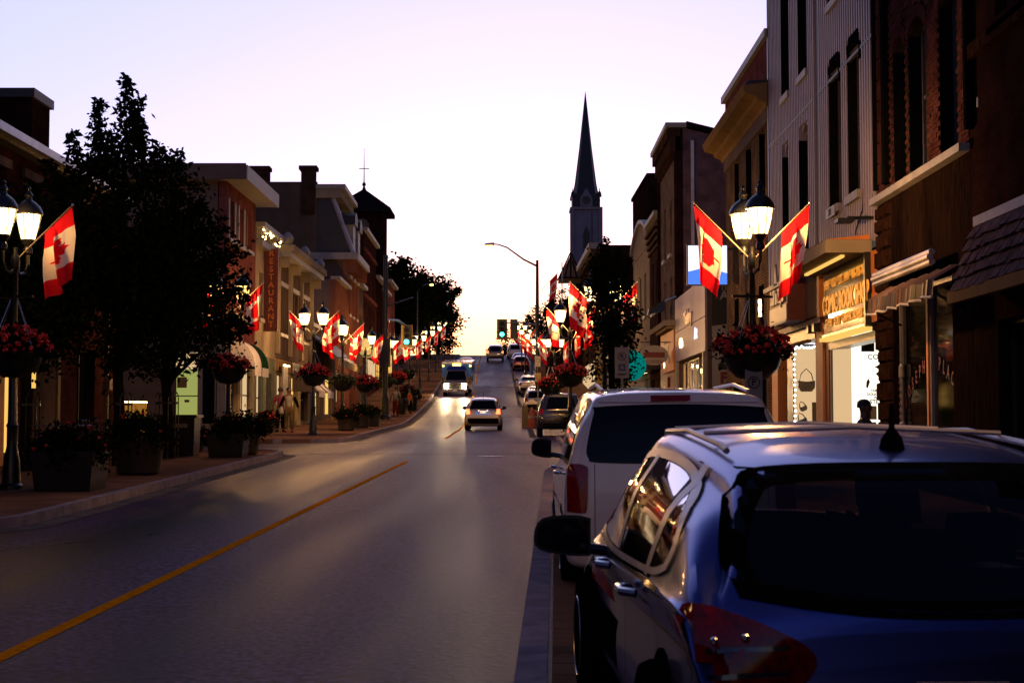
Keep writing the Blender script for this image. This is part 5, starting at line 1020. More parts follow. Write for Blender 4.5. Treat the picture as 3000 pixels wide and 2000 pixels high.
# left pavement  (x, y, rotation of arms, power)
LL = [(-8.27,24.8,74,38),(-8.07,42.2,8,90),(-7.7,56.9,0,160),(-7.75,66.7,90,160),(-7.9,78,20,150),(-8.0,91,0,140),(-8.05,101,80,120),(-8.05,111.5,0,110),(-8.1,124,10,100),(-8.2,138,0,100),(-8.4,154,0,100),(-8.7,172,0,100)]
fl_l = {0:(0,),1:(170,15),2:(178,8),3:(175,10),4:(160,5),5:(10,165),6:(0,178),7:(175,0),8:(170,5),9:(0,),10:(0,),11:()}
for i, (x, y, a, p) in enumerate(LL):
    lamp(x, y, a, f'{NTH[i]} twin lantern lamp up the left pavement' if i else 'near left twin lantern lamp beside the dark trees', p, warm=(i == 1), both=i < 4)
    for j, fa in enumerate(fl_l[i]): flag(x, y, fa, i*2+j, f'flag leaning toward the {"road" if abs(fa) < 90 else "shops"} on the {NTH[i]} left lamp')
    if i < 8: basket(x, y, (0,0,0,1,0,1,0,1)[i], f'flower basket on the {NTH[i]} lamp of the left pavement, {("red","red","red","pale","dark red","pale","red","pale")[i]} blooms', 1.12 if i < 4 else 1.2, dz=2.35 if i < 3 else 2.2)
LR = [(3.82,24.8,-76,175),(2.38,42.4,4,130),(1.85,54.8,0,160),(2.0,85,5,140),(1.5,112,0,110),(1.1,128,0,100),(.6,141,0,100),(.3,158,0,90)]
fl_r = {0:(180,0),1:(172,8),2:(150,12),3:(178,5),4:(175,0),5:(170,8),6:(178,0),7:(175,)}
for i, (x, y, a, p) in enumerate(LR):
    lamp(x, y, a, f'{NTH[i]} twin lantern lamp up the right pavement' if i else 'near right twin lantern lamp before the tan brick wall', p, both=i < 3)
    for j, fa in enumerate(fl_r[i]): flag(x, y, fa, 3+i*2+j, f'flag leaning toward the {"road" if abs(fa) > 90 else "shops"} on the {NTH[i]} right lamp', s=1.03)
    if i in (0, 2, 3): basket(x, y, 0, f'flower basket on the {NTH[i]} lamp of the right pavement, red blooms', 1.15, dz=2.32)
lamp(-7.9, 6.5, 30, 'twin lantern lamp on the left, just outside the left edge of the view', 30); lamp(3.8, 5.0, 30, 'twin lantern lamp on the right, beside the crossover and outside the view', 18)
basket(1.25, 60, 2, 'dark red flower basket low beside the third right lamp', 1.0, 1.95)
# extra flags bunched round the third right lamp
flag(1.85, 54.8, 60, 2, 'flag hanging steeply behind the third right lamp', z=3.3, s=.9)

def planter(x, y, s, label, fl='flower', mat_='leaf', seed=1, shape='barrel', bloom=40, rim=.0):
    rg = random.Random(seed); t = thing('planter', (x, y, gz(y)+.138), label, 'planter', 'dark planters along the pavement')
    if shape == 'barrel': MB().lathe([(.30*s,0),(.36*s,.05),(.42*s,.5*s),(.45*s,.56*s),(.40*s,.56*s),(.38*s,.5*s)], 16).build('tub', 'brown_metal', t, smooth=True, world=False)
    else: MB().hexa([(-.42*s,-.42*s,0),(.42*s,-.42*s,0),(.42*s,.42*s,0),(-.42*s,.42*s,0),(-.48*s,-.48*s,.6*s),(.48*s,-.48*s,.6*s),(.48*s,.48*s,.6*s),(-.48*s,.48*s,.6*s)]).build('tub', 'black_metal', t, world=False)
    cs = [(.5*s*w*math.cos(a), .5*s*w*math.sin(a), .62*s+.28*s*(1-w*w)+rg.uniform(-.12,.1)) for a, w in [(rg.random()*6.28, math.sqrt(rg.random())*1.1) for _ in range(80)]]
    o = link('foliage', leaf_mesh('foliage', cs, 22, .2*s, .10, mat_, rg), t); o['kind'] = 'stuff'
    o = link('blooms', flower_mesh(bloom, .58*s, .4*s, seed, z=.6*s).mesh('blooms', fl), t); o['kind'] = 'stuff'
planter(-7.25, 24.6, 1.05, 'nearest dark planter on the left, a few red blooms on top', seed=2, shape='box', bloom=14)
planter(-7.3, 29.2, 1.15, 'second dark planter from the left edge, spilling foliage', seed=3, bloom=8); planter(-7.1, 37.2, .95, 'third dark planter on the left, near the corner', seed=4, shape='box', bloom=5); planter(-7.0, 38.6, 1.05, 'bushy dark planter right behind the corner one', seed=5, bloom=5)
planter(-8.6, 40.4, .6, 'small red-flowered planter by the corner planters', seed=6, bloom=30); planter(-10.0, 60.0, .8, 'black planter with red blooms by the shop corner', seed=7, shape='box', bloom=60)
planter(-7.2, 63.5, .9, 'low bushy planter beyond the third left lamp', seed=8, bloom=10); planter(-7.25, 69.5, 1.05, 'wide dark planter before the green parking sign', seed=9, bloom=10); planter(-7.1, 73, .95, 'dark planter at the foot of the parking sign pole', seed=10, shape='box', bloom=4); planter(-7.4, 104, 1.2, 'dark planter halfway up the hill, left kerb', seed=11, bloom=10); planter(-8.2, 112, 1.2, 'reddish planter farthest up the left pavement', seed=12, bloom=60)
planter(2.0, 53.2, .8, 'dark planter at the foot of the third right lamp', seed=13, bloom=10)

# ================================================================ STREET FURNITURE
def bench(x, y, rot, label):
    t = thing('bench', (x, y, gz(y)+.138), label, 'bench', 'slatted metal benches', R(rot))
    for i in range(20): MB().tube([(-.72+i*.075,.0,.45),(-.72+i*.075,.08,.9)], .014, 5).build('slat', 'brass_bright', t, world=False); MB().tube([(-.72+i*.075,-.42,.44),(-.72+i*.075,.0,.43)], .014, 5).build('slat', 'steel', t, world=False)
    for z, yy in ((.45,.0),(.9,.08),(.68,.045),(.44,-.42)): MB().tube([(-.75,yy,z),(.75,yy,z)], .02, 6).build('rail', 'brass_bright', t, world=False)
    for xx in (-.7, .7): MB().tube([(xx,-.4,0),(xx,-.42,.44),(xx,0,.44),(xx,.1,0)], .025, 6).build('leg', 'black_metal', t, world=False)
bench(-9.55, 31.2, 200, 'slatted bench catching golden light, nearer of the two on the left'); bench(-9.9, 37.0, 205, 'slatted bench behind the tall tree trunk, farther of the two on the left')
t = thing('recycling_bin', (-8.55, 38.2, gz(38)+.138), 'large black lidded bin beside the second street tree', 'bin')
MB().hexa([(-.45,-.35,0),(.45,-.35,0),(.45,.35,0),(-.45,.35,0),(-.48,-.38,.95),(.48,-.38,.95),(.48,.38,.95),(-.48,.38,.95)]).build('body', 'black_metal', t, world=False); MB().box(-.54,.54,-.42,.42,.952,1.02).build('lid', 'black_metal', t, world=False); MB().box(-.3,.3,-.40,-.385,.7,.8).build('slot', 'steel', t, world=False)
def litter_bin(x, y, lb):
    t = thing('litter_bin', (x, y, gz(y)+.138), lb, 'bin', 'black litter bins'); MB().lathe([(.26,0),(.3,.05),(.33,.85),(.35,.9),(.35,.95),(.3,1.0)], 14).build('drum', 'black_metal', t, smooth=True, world=False); MB().lathe([(.34,1.02),(.34,1.08),(.2,1.12)], 14).build('lid', 'rubber', t, world=False)
litter_bin(-7.3, 94, 'black litter bin beside the man in white, left pavement'); litter_bin(-6.95, 99, 'black litter bin beyond the first one, left pavement')
def pole_sign(x, y, zc, w, h, label, mt='sign_white', post=True, marks=(), rnd_=False, z0=None, pm='steel'):
    g = gz(y)+.138; t = thing('road_sign', (x, y, g), label, 'sign')
    if post: MB().tube([(0,0,0),(0,0,zc+h/2+.05)], .03, 6).build('post', pm, t, world=False)
    if rnd_: MB().prism([(w/2*math.cos(a*math.pi/12), zc+w/2*math.sin(a*math.pi/12)) for a in range(24)], lambda p, q: (p,-.05,q), lambda p, q: (p,-.035,q)).build('plate', mt, t, world=False)
    else: MB().box(-w/2, w/2, -.05, -.035, zc-h/2, zc+h/2).build('plate', mt, t, world=False)
    for (txt, s_, dz, m_) in marks:
        if txt == 'O':
            MB().lathe([(s_,0),(s_*.82,0)], 20, cap=False).build('ring', m_, t, world=False).matrix_local = Matrix.Translation((0,-.055,zc+dz)) @ Matrix.Rotation(R(90), 4, 'X')
        elif txt == '/': MB().quad((-s_*.7,-.056,zc+dz+s_*.6),(-s_*.6,-.056,zc+dz+s_*.7),(s_*.7,-.056,zc+dz-s_*.6),(s_*.6,-.056,zc+dz-s_*.7)).build('slash', m_, t, world=False)
        elif txt == '#': MB().box(-s_, s_, -.054, -.051, zc+dz-s_, zc+dz+s_).build('field', m_, t, world=False)
        else: text_on('F', txt, x, y-.058, g+zc+dz, s_, m_, t, 'symbol', bold=.004, extrude=.001)
    return t
pole_sign(2.62, 38.6, 2.33, .36, .78, 'white no parking and accessible parking sign above the van', marks=[('O',.11,.16,'print_red'),('/',.11,.16,'print_red'),('R',.16,.16,'print_black'),('#',.09,-.12,'print_blue'),('A',.13,-.12,'sign_white'),('EXEMPT',.06,-.30,'print_black')])
pole_sign(3.78, 24.5, 1.65, .28, .62, 'white parking plate with a ringed P on the near right lamp', post=False, marks=[('O',.1,.08,'print_black'),('P',.16,.08,'print_black'),('2 HR',.07,-.2,'print_black')])
pole_sign(-8.05, 80.5, 4.0, 1.05, 1.05, 'round green parking sign with a white P on the left', mt='sign_green', rnd_=True, marks=[('P',.8,.1,'sign_white'),('MAIN',.16,-.3,'sign_white')], pm='black_metal')
pole_sign(1.32, 63, 1.9, .3, .75, 'small white parking sign beside the third right lamp', marks=[('O',.1,.15,'print_red'),('P',.15,.15,'print_black')]); pole_sign(1.12, 90, 3.3, .34, .62, 'pale parking plate, upper of two on the pole below the street light', marks=[('O',.12,.05,'print_red')]); pole_sign(1.13, 89.5, 2.35, .34, .55, 'orange-tinted parking plate, lower of two below the street light', mt='traffic_yellow', marks=[('O',.12,.0,'print_red')])
t = pole_sign(4.25, 57.5, 2.6, 1.15, 1.15, 'teal lit round sign half hidden by the right street tree', mt='teal_lit', rnd_=True, marks=[], pm='white_plastic'); MB().box(-.5,.5,-.06,-.02,1.75,1.98).build('name_plate', 'sign_white', t, world=False)
t = thing('hanging_sign', (5.7, 64, gz(64)+2.75), 'oval hanging sign with scalloped edge over the right pavement', 'sign')
MB().prism([(.62*math.cos(a*math.pi/16)*(1+.03*math.cos(a*3)), .55+.42*math.sin(a*math.pi/16)) for a in range(32)], lambda p, q: (p,-.04,q), lambda p, q: (p,.04,q)).build('board', 'sign_white', t, world=False); MB().box(-.45,.45,-.055,-.045,.45,.68).build('painted_band', 'print_red', t, world=False); MB().tube([(-.6,0,1.1),(.8,0,1.1)], .02).build('bracket', 'black_metal', t, world=False)
text_on('F', 'COFFEE', 5.7, 63.94, gz(64)+2.75+.27, .2, 'print_red', t)
# traffic signals
def signal(x, y, z, label, on=True, side=-1, back=False):
    t = thing('traffic_signal', (x, y, z), label, 'traffic signal')
    if not back: MB().box(-.36,.36,.06,.08,-.7,.7).build('backboard', 'traffic_yellow' if not back else 'black_metal', t, world=False)
    MB().box(-.2,.2,-.18,.058,-.55,.55).build('housing', 'black_metal', t, world=False)
    for k in range(3):
        zc = .36-.36*k; MB().lathe([(.145,0),(.145,.04)], 16).build('lens', 'signal_green' if (on and k == 2 and not back) else 'glass', t, world=False).matrix_local = Matrix.Translation((0,-.182,zc)) @ Matrix.Rotation(R(90), 4, 'X')
        MB().hexa([(-.16,-.36,zc+.12),(.16,-.36,zc+.12),(.16,-.18,zc+.15),(-.16,-.18,zc+.15),(-.15,-.36,zc+.14),(.15,-.36,zc+.14),(.15,-.18,zc+.17),(-.15,-.18,zc+.17)]).build('visor', 'black_metal', t, world=False)
    return t
signal(-6.95, 94, 7.1, 'green traffic signal on the left of the junction'); signal(-1.15, 104, 8.15, 'green traffic signal hung over the road from the right pole'); signal(-.35, 103, 8.1, 'dark traffic signal seen from behind beside the green one', on=False, back=True)
for o in list(C.objects):
    if o.name.startswith('traffic_signal'):
        if o.location.y > 102.5 and o.location.x > -.5: o.rotation_euler = (0, 0, R(165)); o.scale = (1.15, 1.15, 1.2)
t = thing('signal_pole', (-7.75, 88, gz(88)+.138), 'thick black signal pole with two arms, left pavement', 'signal pole'); g = gz(88)+.138
MB().lathe([(.33,0),(.33,.12),(.24,.2),(.22,1.2),(.17,1.25),(.13,9.5)], 14).build('post', 'black_metal', t, smooth=True, world=False); MB().tube([(0,0,5.7),(.5,3,5.9),(.8,6,5.7)], .06).build('arm', 'black_metal', t, world=False); MB().tube([(0,0,6.5),(1.6,-.2,7.0)], .04).build('arm', 'black_metal', t, world=False)
MB().box(-.3,.3,-.3,.3,3.0,4.6).build('control_box', 'black_metal', t, world=False)
t = thing('light_pole', (1.22, 100, gz(100)+.138), 'tall dark street light pole with a long curved arm over the road', 'street light')
MB().lathe([(.25,0),(.25,.15),(.17,.25),(.14,4),(.09,9.9)], 12).build('post', 'black_metal', t, smooth=True, world=False)
MB().tube([(0,0,9.5),(-.9,0,9.95),(-2.0,0,10.75),(-2.6,0,10.95),(-3.0,0,10.98)], [.07,.06,.05,.045,.04], 8).build('arm', 'black_metal', t, smooth=True, world=False)
MB().hexa([(-3.5,-.16,10.88),(-2.85,-.14,10.9),(-2.85,.14,10.9),(-3.5,.16,10.88),(-3.45,-.1,11.02),(-2.85,-.1,11.08),(-2.85,.1,11.08),(-3.45,.1,11.02)]).build('lamp_head', 'gutter_metal', t, world=False); MB().box(-3.45,-2.95,-.1,.1,10.84,10.878).build('lamp_lens', 'sodium', t, world=False)
MB().tube([(0,0,5.6),(-1.2,1.5,5.9),(-2.4,3.9,6.0)], [.07,.05,.04]).build('signal_arm', 'black_metal', t, world=False)
t = thing('street_light', (-10.6, 158, gz(158)), 'sodium street light glowing at the top of the left trees', 'street light'); MB().tube([(0,0,0),(0,0,8.2),(.7,0,8.9),(1.3,0,9.0)], .08).build('post', 'black_metal', t, world=False); MB().ball((1.5,0,8.95), .22, 10, .5).build('lamp_head', 'sodium', t, world=False)
# road works: barricade and orange barrel
t = thing('barricade', (.25, 77, gz(77)), 'yellow striped barricade beside the orange barrel', 'barricade'); MB().box(-.1,.2,-.3,.3,0,1.1).build('panel', 'traffic_yellow', t, world=False); MB().box(.2,1.6,-.05,.05,.9,1.0).build('rail', 'traffic_yellow', t, world=False); MB().box(.2,1.6,-.05,.05,.4,.5).build('rail', 'traffic_yellow', t, world=False)
t = thing('traffic_barrel', (.72, 76.5, gz(76)), 'bright orange road works barrel by the right kerb', 'barrel'); MB().lathe([(.36,0),(.36,.08),(.28,.1),(.24,.8),(.12,.88),(.1,1.05)], 16).build('drum', 'barrel_orange', t, smooth=True, world=False); MB().lathe([(.262,.5),(.255,.62)], 16, cap=False).build('band', 'sign_white', t, world=False)
t = thing('flagpole', (4.0, 140, gz(140)), 'thin flagpole with a flag before the half timbered gable', 'flagpole'); MB().tube([(0,0,0),(0,0,11)], .05).build('pole', 'steel', t, world=False)
o = flag(1.9, 128, 20, 1, 'flag flying high before the half timbered gable', z=8.3, s=1.6)

# ================================================================ PEOPLE
def skin(name, joints, edges, material, parent, sub=2, root=0):
    me = bpy.data.meshes.new(name); me.from_pydata([j[:3] for j in joints], edges, []); ob = bpy.data.objects.new('tmp', me); C.objects.link(ob)
    md = ob.modifiers.new('s', 'SKIN'); md.use_smooth_shade = True; sd = ob.modifiers.new('d', 'SUBSURF'); sd.levels = sub
    for i, j in enumerate(joints):
        sv = me.skin_vertices[0].data[i]; r = j[3]; sv.radius = (r, r) if not hasattr(r, '__len__') else r; sv.use_root = (i == root)
    dg = bpy.context.evaluated_depsgraph_get(); out = bpy.data.meshes.new_from_object(ob.evaluated_get(dg)); bpy.data.objects.remove(ob)
    out.materials.clear(); out.materials.append(M[material]); out.name = name; return link(name, out, parent)
def person(x, y, rot, label, h=1.76, top='cloth_white', sleeve=None, legs='cloth_khaki', shoes='cloth_black', hair='hair', stride=.12, longs=True, armang=.12, z0=None, cap=None, turn=0, vest=None, arms=((-1,.0),(1,.0))):
    g = gz(y)+.138 if z0 is None else z0; t = thing('person', (x, y, g), label, 'person', rz=R(rot)); k = h/1.76; t.scale = (k, k, k)
    # one continuous body: pelvis, spine, neck, head, arms, legs
    J = [(0,0,.96,.135),(0,0,1.15,.125),(0,.0,1.36,.15),(0,0,1.50,.06),(0,-.01,1.60,.085),(0,-.01,1.69,.085)]; E = [(0,1),(1,2),(2,3),(3,4),(4,5)]
    for s_, sw in arms:
        n = len(J); J += [(s_*.19,0,1.42,.062),(s_*(.24+armang*.3),sw*.5-.01,1.15,.046),(s_*(.26+armang*.6),sw-.06,.92,.034),(s_*(.26+armang*.6),sw-.08,.84,.036)]; E += [(2,n),(n,n+1),(n+1,n+2),(n+2,n+3)]
    for s_ in (-1, 1):
        n = len(J); o_ = s_*stride; J += [(s_*.09,0,.88,.10),(s_*.11,-o_*.6,.50,.065),(s_*.12,-o_*.2+.03,.11,.045),(s_*.13,-o_*.2-.10,.05,.04)]; E += [(0,n),(n,n+1),(n+1,n+2),(n+2,n+3)]
    skin('body', J, E, 'skin', t)
    sj = [(0,0,.93,.15),(0,0,1.12,.145),(0,0,1.35,.17),(0,0,1.46,.085)]; skin('shirt', sj, [(0,1),(1,2),(2,3)], top, t)
    for s_, sw in arms:
        pts = [(s_*.12,0,1.41,.085),(s_*.20,0,1.38,.075),(s_*(.24+armang*.3),sw*.5-.01,1.15,.06)] + ([(s_*(.26+armang*.58),sw-.05,.95,.052)] if longs else [])
        skin('sleeve', pts, [(i, i+1) for i in range(len(pts)-1)], sleeve or top, t)
    if vest:
        for s_ in (-1, 1): skin('jacket_front', [(s_*.13,-.05,.95,.09),(s_*.13,-.03,1.2,.09),(s_*.12,0,1.42,.085)], [(0,1),(1,2)], vest, t)
    for s_ in (-1, 1):
        o_ = s_*stride; skin('trouser_leg', [(s_*.06,0,.95,.135),(s_*.10,-.01,.75,.105),(s_*.11,-o_*.6,.48,.085),(s_*.12,-o_*.2+.02,.12,.075)], [(0,1),(1,2),(2,3)], legs, t)
        skin('shoe', [(s_*.12,-o_*.2+.05,.05,.05),(s_*.13,-o_*.2-.06,.045,.05),(s_*.135,-o_*.2-.17,.035,.04)], [(0,1),(1,2)], shoes, t)
    hd = bpy.data.objects.new('head', None); C.objects.link(hd); hd.parent = t; hd.rotation_euler = (0, 0, R(turn)); hd.location = (0, -.01, 1.64)
    MB().ball((0,-.005,.01), .097, 14, 1.22).build('face', 'skin', hd, smooth='all', world=False)
    MB().hexa([(-.014,-.118,-.03),(.014,-.118,-.03),(.018,-.085,-.03),(-.018,-.085,-.03),(-.006,-.10,.03),(.006,-.10,.03),(.008,-.085,.03),(-.008,-.085,.03)]).build('nose', 'skin', hd, world=False)
    for s_ in (-1, 1): MB().ball((s_*.035,-.088,.025), .012, 6).build('eye', 'print_black', hd, world=False); MB().ball((s_*.098,.005,.0), .022, 6, 1.4).build('ear', 'skin', hd, world=False)
    MB().box(-.025,.025,-.095,-.088,-.062,-.052).build('mouth', 'print_red', hd, world=False)
    MB().lathe([(.103,.0),(.108,.045),(.098,.095),(.06,.128),(.01,.138)], 14, (0,.018,0)).build('cap' if cap else 'hair', cap or hair, hd, smooth=True, world=False)
    for s_, sw in arms:      # hand: palm, four fingers of unequal length, thumb
        hx_, hy_, hz = s_*(.26+armang*.6), sw-.085, .83; mb = MB().box(hx_-.02, hx_+.02, hy_-.04, hy_+.04, hz-.07, hz+.02)
        for i, L in enumerate((.06,.075,.07,.055)): mb.tube([(hx_,hy_-.032+.021*i,hz-.065),(hx_-s_*.01,hy_-.032+.021*i,hz-.065-L*.6),(hx_-s_*.03,hy_-.032+.021*i,hz-.065-L)], .009, 5)
        mb.tube([(hx_,hy_-.035,hz-.01),(hx_-s_*.01,hy_-.065,hz-.04),(hx_-s_*.02,hy_-.06,hz-.07)], .010, 5); mb.build('hand', 'skin', t, world=False)['kind'] = 'stuff'
    return t
p1 = person(-9.12, 60.3, 10, 'person in white top with black jacket, khaki trousers and red shoes, walking downhill', 1.78, top='cloth_white', sleeve='cloth_black', vest=None, legs='cloth_khaki', shoes='cloth_red', turn=35, stride=.16, armang=.2)
p2 = person(-9.62, 61.3, 175, 'person in pink shirt and black trousers, seen from behind beside the jacketed one', 1.78, top='cloth_pink', legs='cloth_black', longs=False, stride=.1, armang=.15)
p3 = person(-7.45, 92.0, 180, 'person in white t-shirt and dark red trousers walking uphill past a bin', 1.78, top='cloth_white', legs='cloth_red', longs=False, stride=.1)
p4 = person(-6.9, 96, 120, 'person in an orange top bending behind the litter bin', 1.5, top='cloth_orange', legs='cloth_black', stride=.2)
p5 = person(4.45, 19.6, 60, 'dark haired person in silhouette before the bright comic shop window', 1.47, top='cloth_black', legs='cloth_black', stride=.08)
t = thing('plastic_bag', (-9.4, 60.15, gz(60)+.85), 'white plastic bag carried by the jacketed person', 'bag'); MB().lathe([(.03,.0),(.09,.05),(.10,.16),(.06,.26),(.02,.33)], 10).build('sack', 'bag_plastic', t, smooth=True, world=False)

# ================================================================ VEHICLES
def catmull(pts, n):
    out = []; m = len(pts)
    for i in range(m-1):
        p0, p1, p2, p3 = pts[max(i-1,0)], pts[i], pts[i+1], pts[min(i+2,m-1)]
        for k in range(n):
            t = k/n; out.append(tuple(.5*((2*b)+(-a+c)*t+(2*a-5*b+4*c-d)*t*t+(-a+3*b-3*c+d)*t**3) for a, b, c, d in zip(p0, p1, p2, p3)))
    out.append(tuple(pts[-1])); return out
class Car:
    """local frame: y forward, rear at 0, x right, z up. stations (y, zbottom, zbelt, ztop, wbottom, wmid, wbelt, wroof)"""
    def __init__(s, name, st, label, cat, body, loc, rz=0, crown=.035, ns=5, group=None, pitch=0, rr=.12):
        s.t = thing(name, loc, label, cat, group, R(rz)); s.t.rotation_euler = (R(pitch), 0, R(rz)); s.body_mat = body
        S2 = catmull(st, ns); s.st = S2; mb = MB(); rings = []
        for (y, zb, zbl, zt, wb, wm, wl, wr) in S2:
            h = max(.002, zt-zbl); q = min(rr, h*.6)
            sec = [(0,zb),(wb*.7,zb),(wb,zb+.02),(wm*.985,zb+.12),(wm,zb+(zbl-zb)*.5),(wm*.998,zb+(zbl-zb)*.75),(wl*1.0,zbl-.03),(wl*.985,zbl),(wl*.985+(wr+.06-wl*.985)*.5,zbl+h*.5),(wr+.035,zt-q),(wr,zt-q*.45),(wr-.06,zt-q*.12),(wr*.6,zt+crown*.6),(0,zt+crown)]
            sec = catmull(sec, 3); ring = [(x, y, z) for x, z in sec] + [(-x, y, z) for x, z in reversed(sec[:-1])][:-1]
            rings.append(len(mb.v)); mb.v += ring; k = len(ring)
        for a, b in zip(rings, rings[1:]):
            for j in range(k): l = (j+1) % k; mb.f.append((a+j, b+j, b+l, a+l))
        mb.f.append(tuple(rings[0]+j for j in range(k))); mb.f.append(tuple(rings[-1]+j for j in reversed(range(k))))
        s.body = mb.build('body', body, s.t, smooth=True, world=False)
        s.bvh = BVHTree.FromPolygons([Vector(v) for v in mb.v], [tuple(f) for f in mb.f])
    def patch(s, name, poly, d, off, material, parent=None, step=.06, smooth=True, mirror=False, label=None):
        """poly: outline in the plane seen along d ('side-','side+','rear','front','top'); laid on the body, off metres proud"""
        D = {'side-': ((1,0,0), 1, 2, 0, -3), 'side+': ((-1,0,0), 1, 2, 0, 3), 'rear': ((0,1,0), 0, 2, 1, -3), 'front': ((0,-1,0), 0, 2, 1, 9), 'top': ((0,0,-1), 0, 1, 2, 5)}[d]
        dr, ia, ib, ic, start = D; bm = bmesh.new(); vs = [bm.verts.new((p[0], p[1], 0)) for p in poly]; bm.faces.new(vs)
        xs = [p[0] for p in poly]; ys = [p[1] for p in poly]
        for ax, lo, hi in ((0, min(xs), max(xs)), (1, min(ys), max(ys))):
            n = int((hi-lo)/step)
            for i in range(1, n+1):
                c = lo+(hi-lo)*i/(n+1); co = (c,0,0) if ax == 0 else (0,c,0); no = (1,0,0) if ax == 0 else (0,1,0)
                bmesh.ops.bisect_plane(bm, geom=bm.verts[:]+bm.edges[:]+bm.faces[:], plane_co=co, plane_no=no)
        bmesh.ops.triangulate(bm, faces=[f for f in bm.faces if len(f.verts) > 4])
        last = None; bad = []
        for v in bm.verts:
            o = [0,0,0]; o[ia] = v.co.x; o[ib] = v.co.y; o[ic] = start
            h = s.bvh.ray_cast(Vector(o), Vector(dr))
            if h[0] is None: bad.append(v); continue
            nrm = h[1]; 
            if nrm.dot(Vector(dr)) > 0: nrm = -nrm
            v.co = h[0] + (nrm*.4 - Vector(dr)*.6)*off; v.tag = True
        if bad: bmesh.ops.delete(bm, geom=bad, context='VERTS')
        if not bm.verts: bm.free(); return None
        bmesh.ops.recalc_face_normals(bm, faces=bm.faces[:])
        me = bpy.data.meshes.new(name); bm.to_mesh(me); bm.free(); me.materials.append(M[material]); me.polygons.foreach_set('use_smooth', [smooth]*len(me.polygons))
        o = link(name, me, parent or s.t)
        if label: o['label'] = label
        if mirror:
            m2 = me.copy(); 
            for v in m2.vertices: v.co.x = -v.co.x
            m2.flip_normals(); link(name, m2, parent or s.t)
        return o
    def open_up(s, polys):
        """take the sheet metal away behind the panes; polys: (outline, axis pair, test)"""
        def inside(px, py, p):
            r = False; n = len(p)
            for i in range(n):
                (ax, ay), (bx, by) = p[i], p[(i+1) % n]
                if (ay > py) != (by > py) and px < (bx-ax)*(py-ay)/(by-ay)+ax: r = not r
            return r
        bm = bmesh.new(); bm.from_mesh(s.body.data); kill = []
        for f in bm.faces:
            c = f.calc_center_median(); n_ = f.normal
            for poly, kind in polys:
                if kind == 'side' and abs(n_.x) > .35 and inside(c.y, c.z, poly): kill.append(f); break
                if kind == 'rear' and c.y < 1.2 and abs(n_.y) > .15 and abs(n_.x) < .75 and inside(c.x, c.z, poly): kill.append(f); break
                if kind == 'front' and c.y > 2.2 and n_.z > .2 and abs(n_.x) < .75 and inside(c.x, c.z, poly): kill.append(f); break
        bmesh.ops.delete(bm, geom=kill, context='FACES'); bm.to_mesh(s.body.data); bm.free()
    def wheel(s, x, y, r, w=.22, rim='steel', hub='rubber'):
        sg = 1 if x > 0 else -1; wh = bpy.data.objects.new('wheel', None); C.objects.link(wh); wh.parent = s.t; wh.location = (x, y, r)
        def ring(prof, k=24):
            mb = MB().lathe(prof, k); mb.v = [(z*sg, a, b_) for a, b_, z in mb.v]; return mb
        ring([(r*.62,0),(r*.95,-.01),(r,-.05),(r,-w+.05),(r*.95,-w),(r*.5,-w)]).build('tyre', hub, wh, smooth=True, world=False)
        ring([(.03,-.01),(r*.2,.0),(r*.55,-.03),(r*.62,.004),(r*.64,-.02)]).build('rim', rim, wh, smooth=True, world=False)
    def add(s, name, mb, material, smooth=False, parent=None): return mb.build(name, material, parent or s.t, smooth, world=False)
def arch_poly(yc, r, z0=.16, zc=None, n=14): return [(yc-r*1.08, z0)] + [(yc-r*1.08*math.cos(math.pi*i/n), (zc or r)+r*1.12*math.sin(math.pi*i/n)) for i in range(n+1)] + [(yc+r*1.08, z0)]
def mirror_wing(c, x, y, z, w=.24, h=.17, d=.12, mt='black_metal'):
    for s_ in (-1, 1):
        mb = MB(); pts = catmull([(0,-h*.5),(w*.35,-h*.5),(w*.9,-h*.35),(w,.0),(w*.85,h*.42),(w*.3,h*.5),(0,h*.42)], 3)
        mb.prism([(p, q) for p, q in pts], lambda p, q: (s_*(x+p), y, z+q), lambda p, q: (s_*(x+p*.86), y+d, z+q*.8)); m_ = c.add('door_mirror', mb, mt, True)
        c.add('mirror_glass', MB().prism([(p*.9+w*.04, q*.85) for p, q in pts], lambda p, q: (s_*(x+p), y-.006, z+q), lambda p, q: (s_*(x+p), y-.001, z+q)), 'glass', parent=m_)
        c.add('mirror_arm', MB().tube([(s_*(x-.10),y+.06,z-h*.42),(s_*(x+.06),y+.05,z-h*.3)], .03, 6), mt, parent=m_)
def plate(c, y, z, w=.30, h=.15, txt='BFKT 482', lit=None):
    p_ = c.add('number_plate', MB().box(-w/2, w/2, y-.012, y, z-h/2, z+h/2), lit or 'white_plastic'); me = text_mesh(txt, h*.6, 'print_blue', .001, .002); o = link('lettering', me, p_, (0, y-.014, z)); o.rotation_euler = (R(90), 0, 0)

# ---- foreground crossover, seen from behind
st = [(0.0,.36,.72,.90,.72,.78,.80,.66),(.03,.32,.80,.98,.75,.82,.845,.70),(.10,.27,.95,1.04,.78,.85,.875,.74),(.22,.25,1.00,1.18,.72,.84,.89,.70),(.42,.24,1.01,1.37,.72,.845,.895,.655),(.62,.24,1.01,1.445,.72,.845,.895,.64),(1.2,.22,.98,1.50,.72,.845,.895,.655),(1.9,.21,.95,1.525,.72,.845,.895,.665),(2.5,.21,.93,1.50,.72,.845,.885,.65),(3.0,.21,.92,1.34,.72,.845,.87,.61),(3.4,.21,.91,1.10,.72,.84,.86,.60),(3.7,.21,.88,.98,.81,.87,.83,.62),(4.2,.24,.78,.88,.80,.84,.78,.60),(4.5,.30,.62,.72,.70,.74,.68,.5),(4.6,.38,.5,.55,.6,.6,.55,.4)]
suv_z = gz(5)
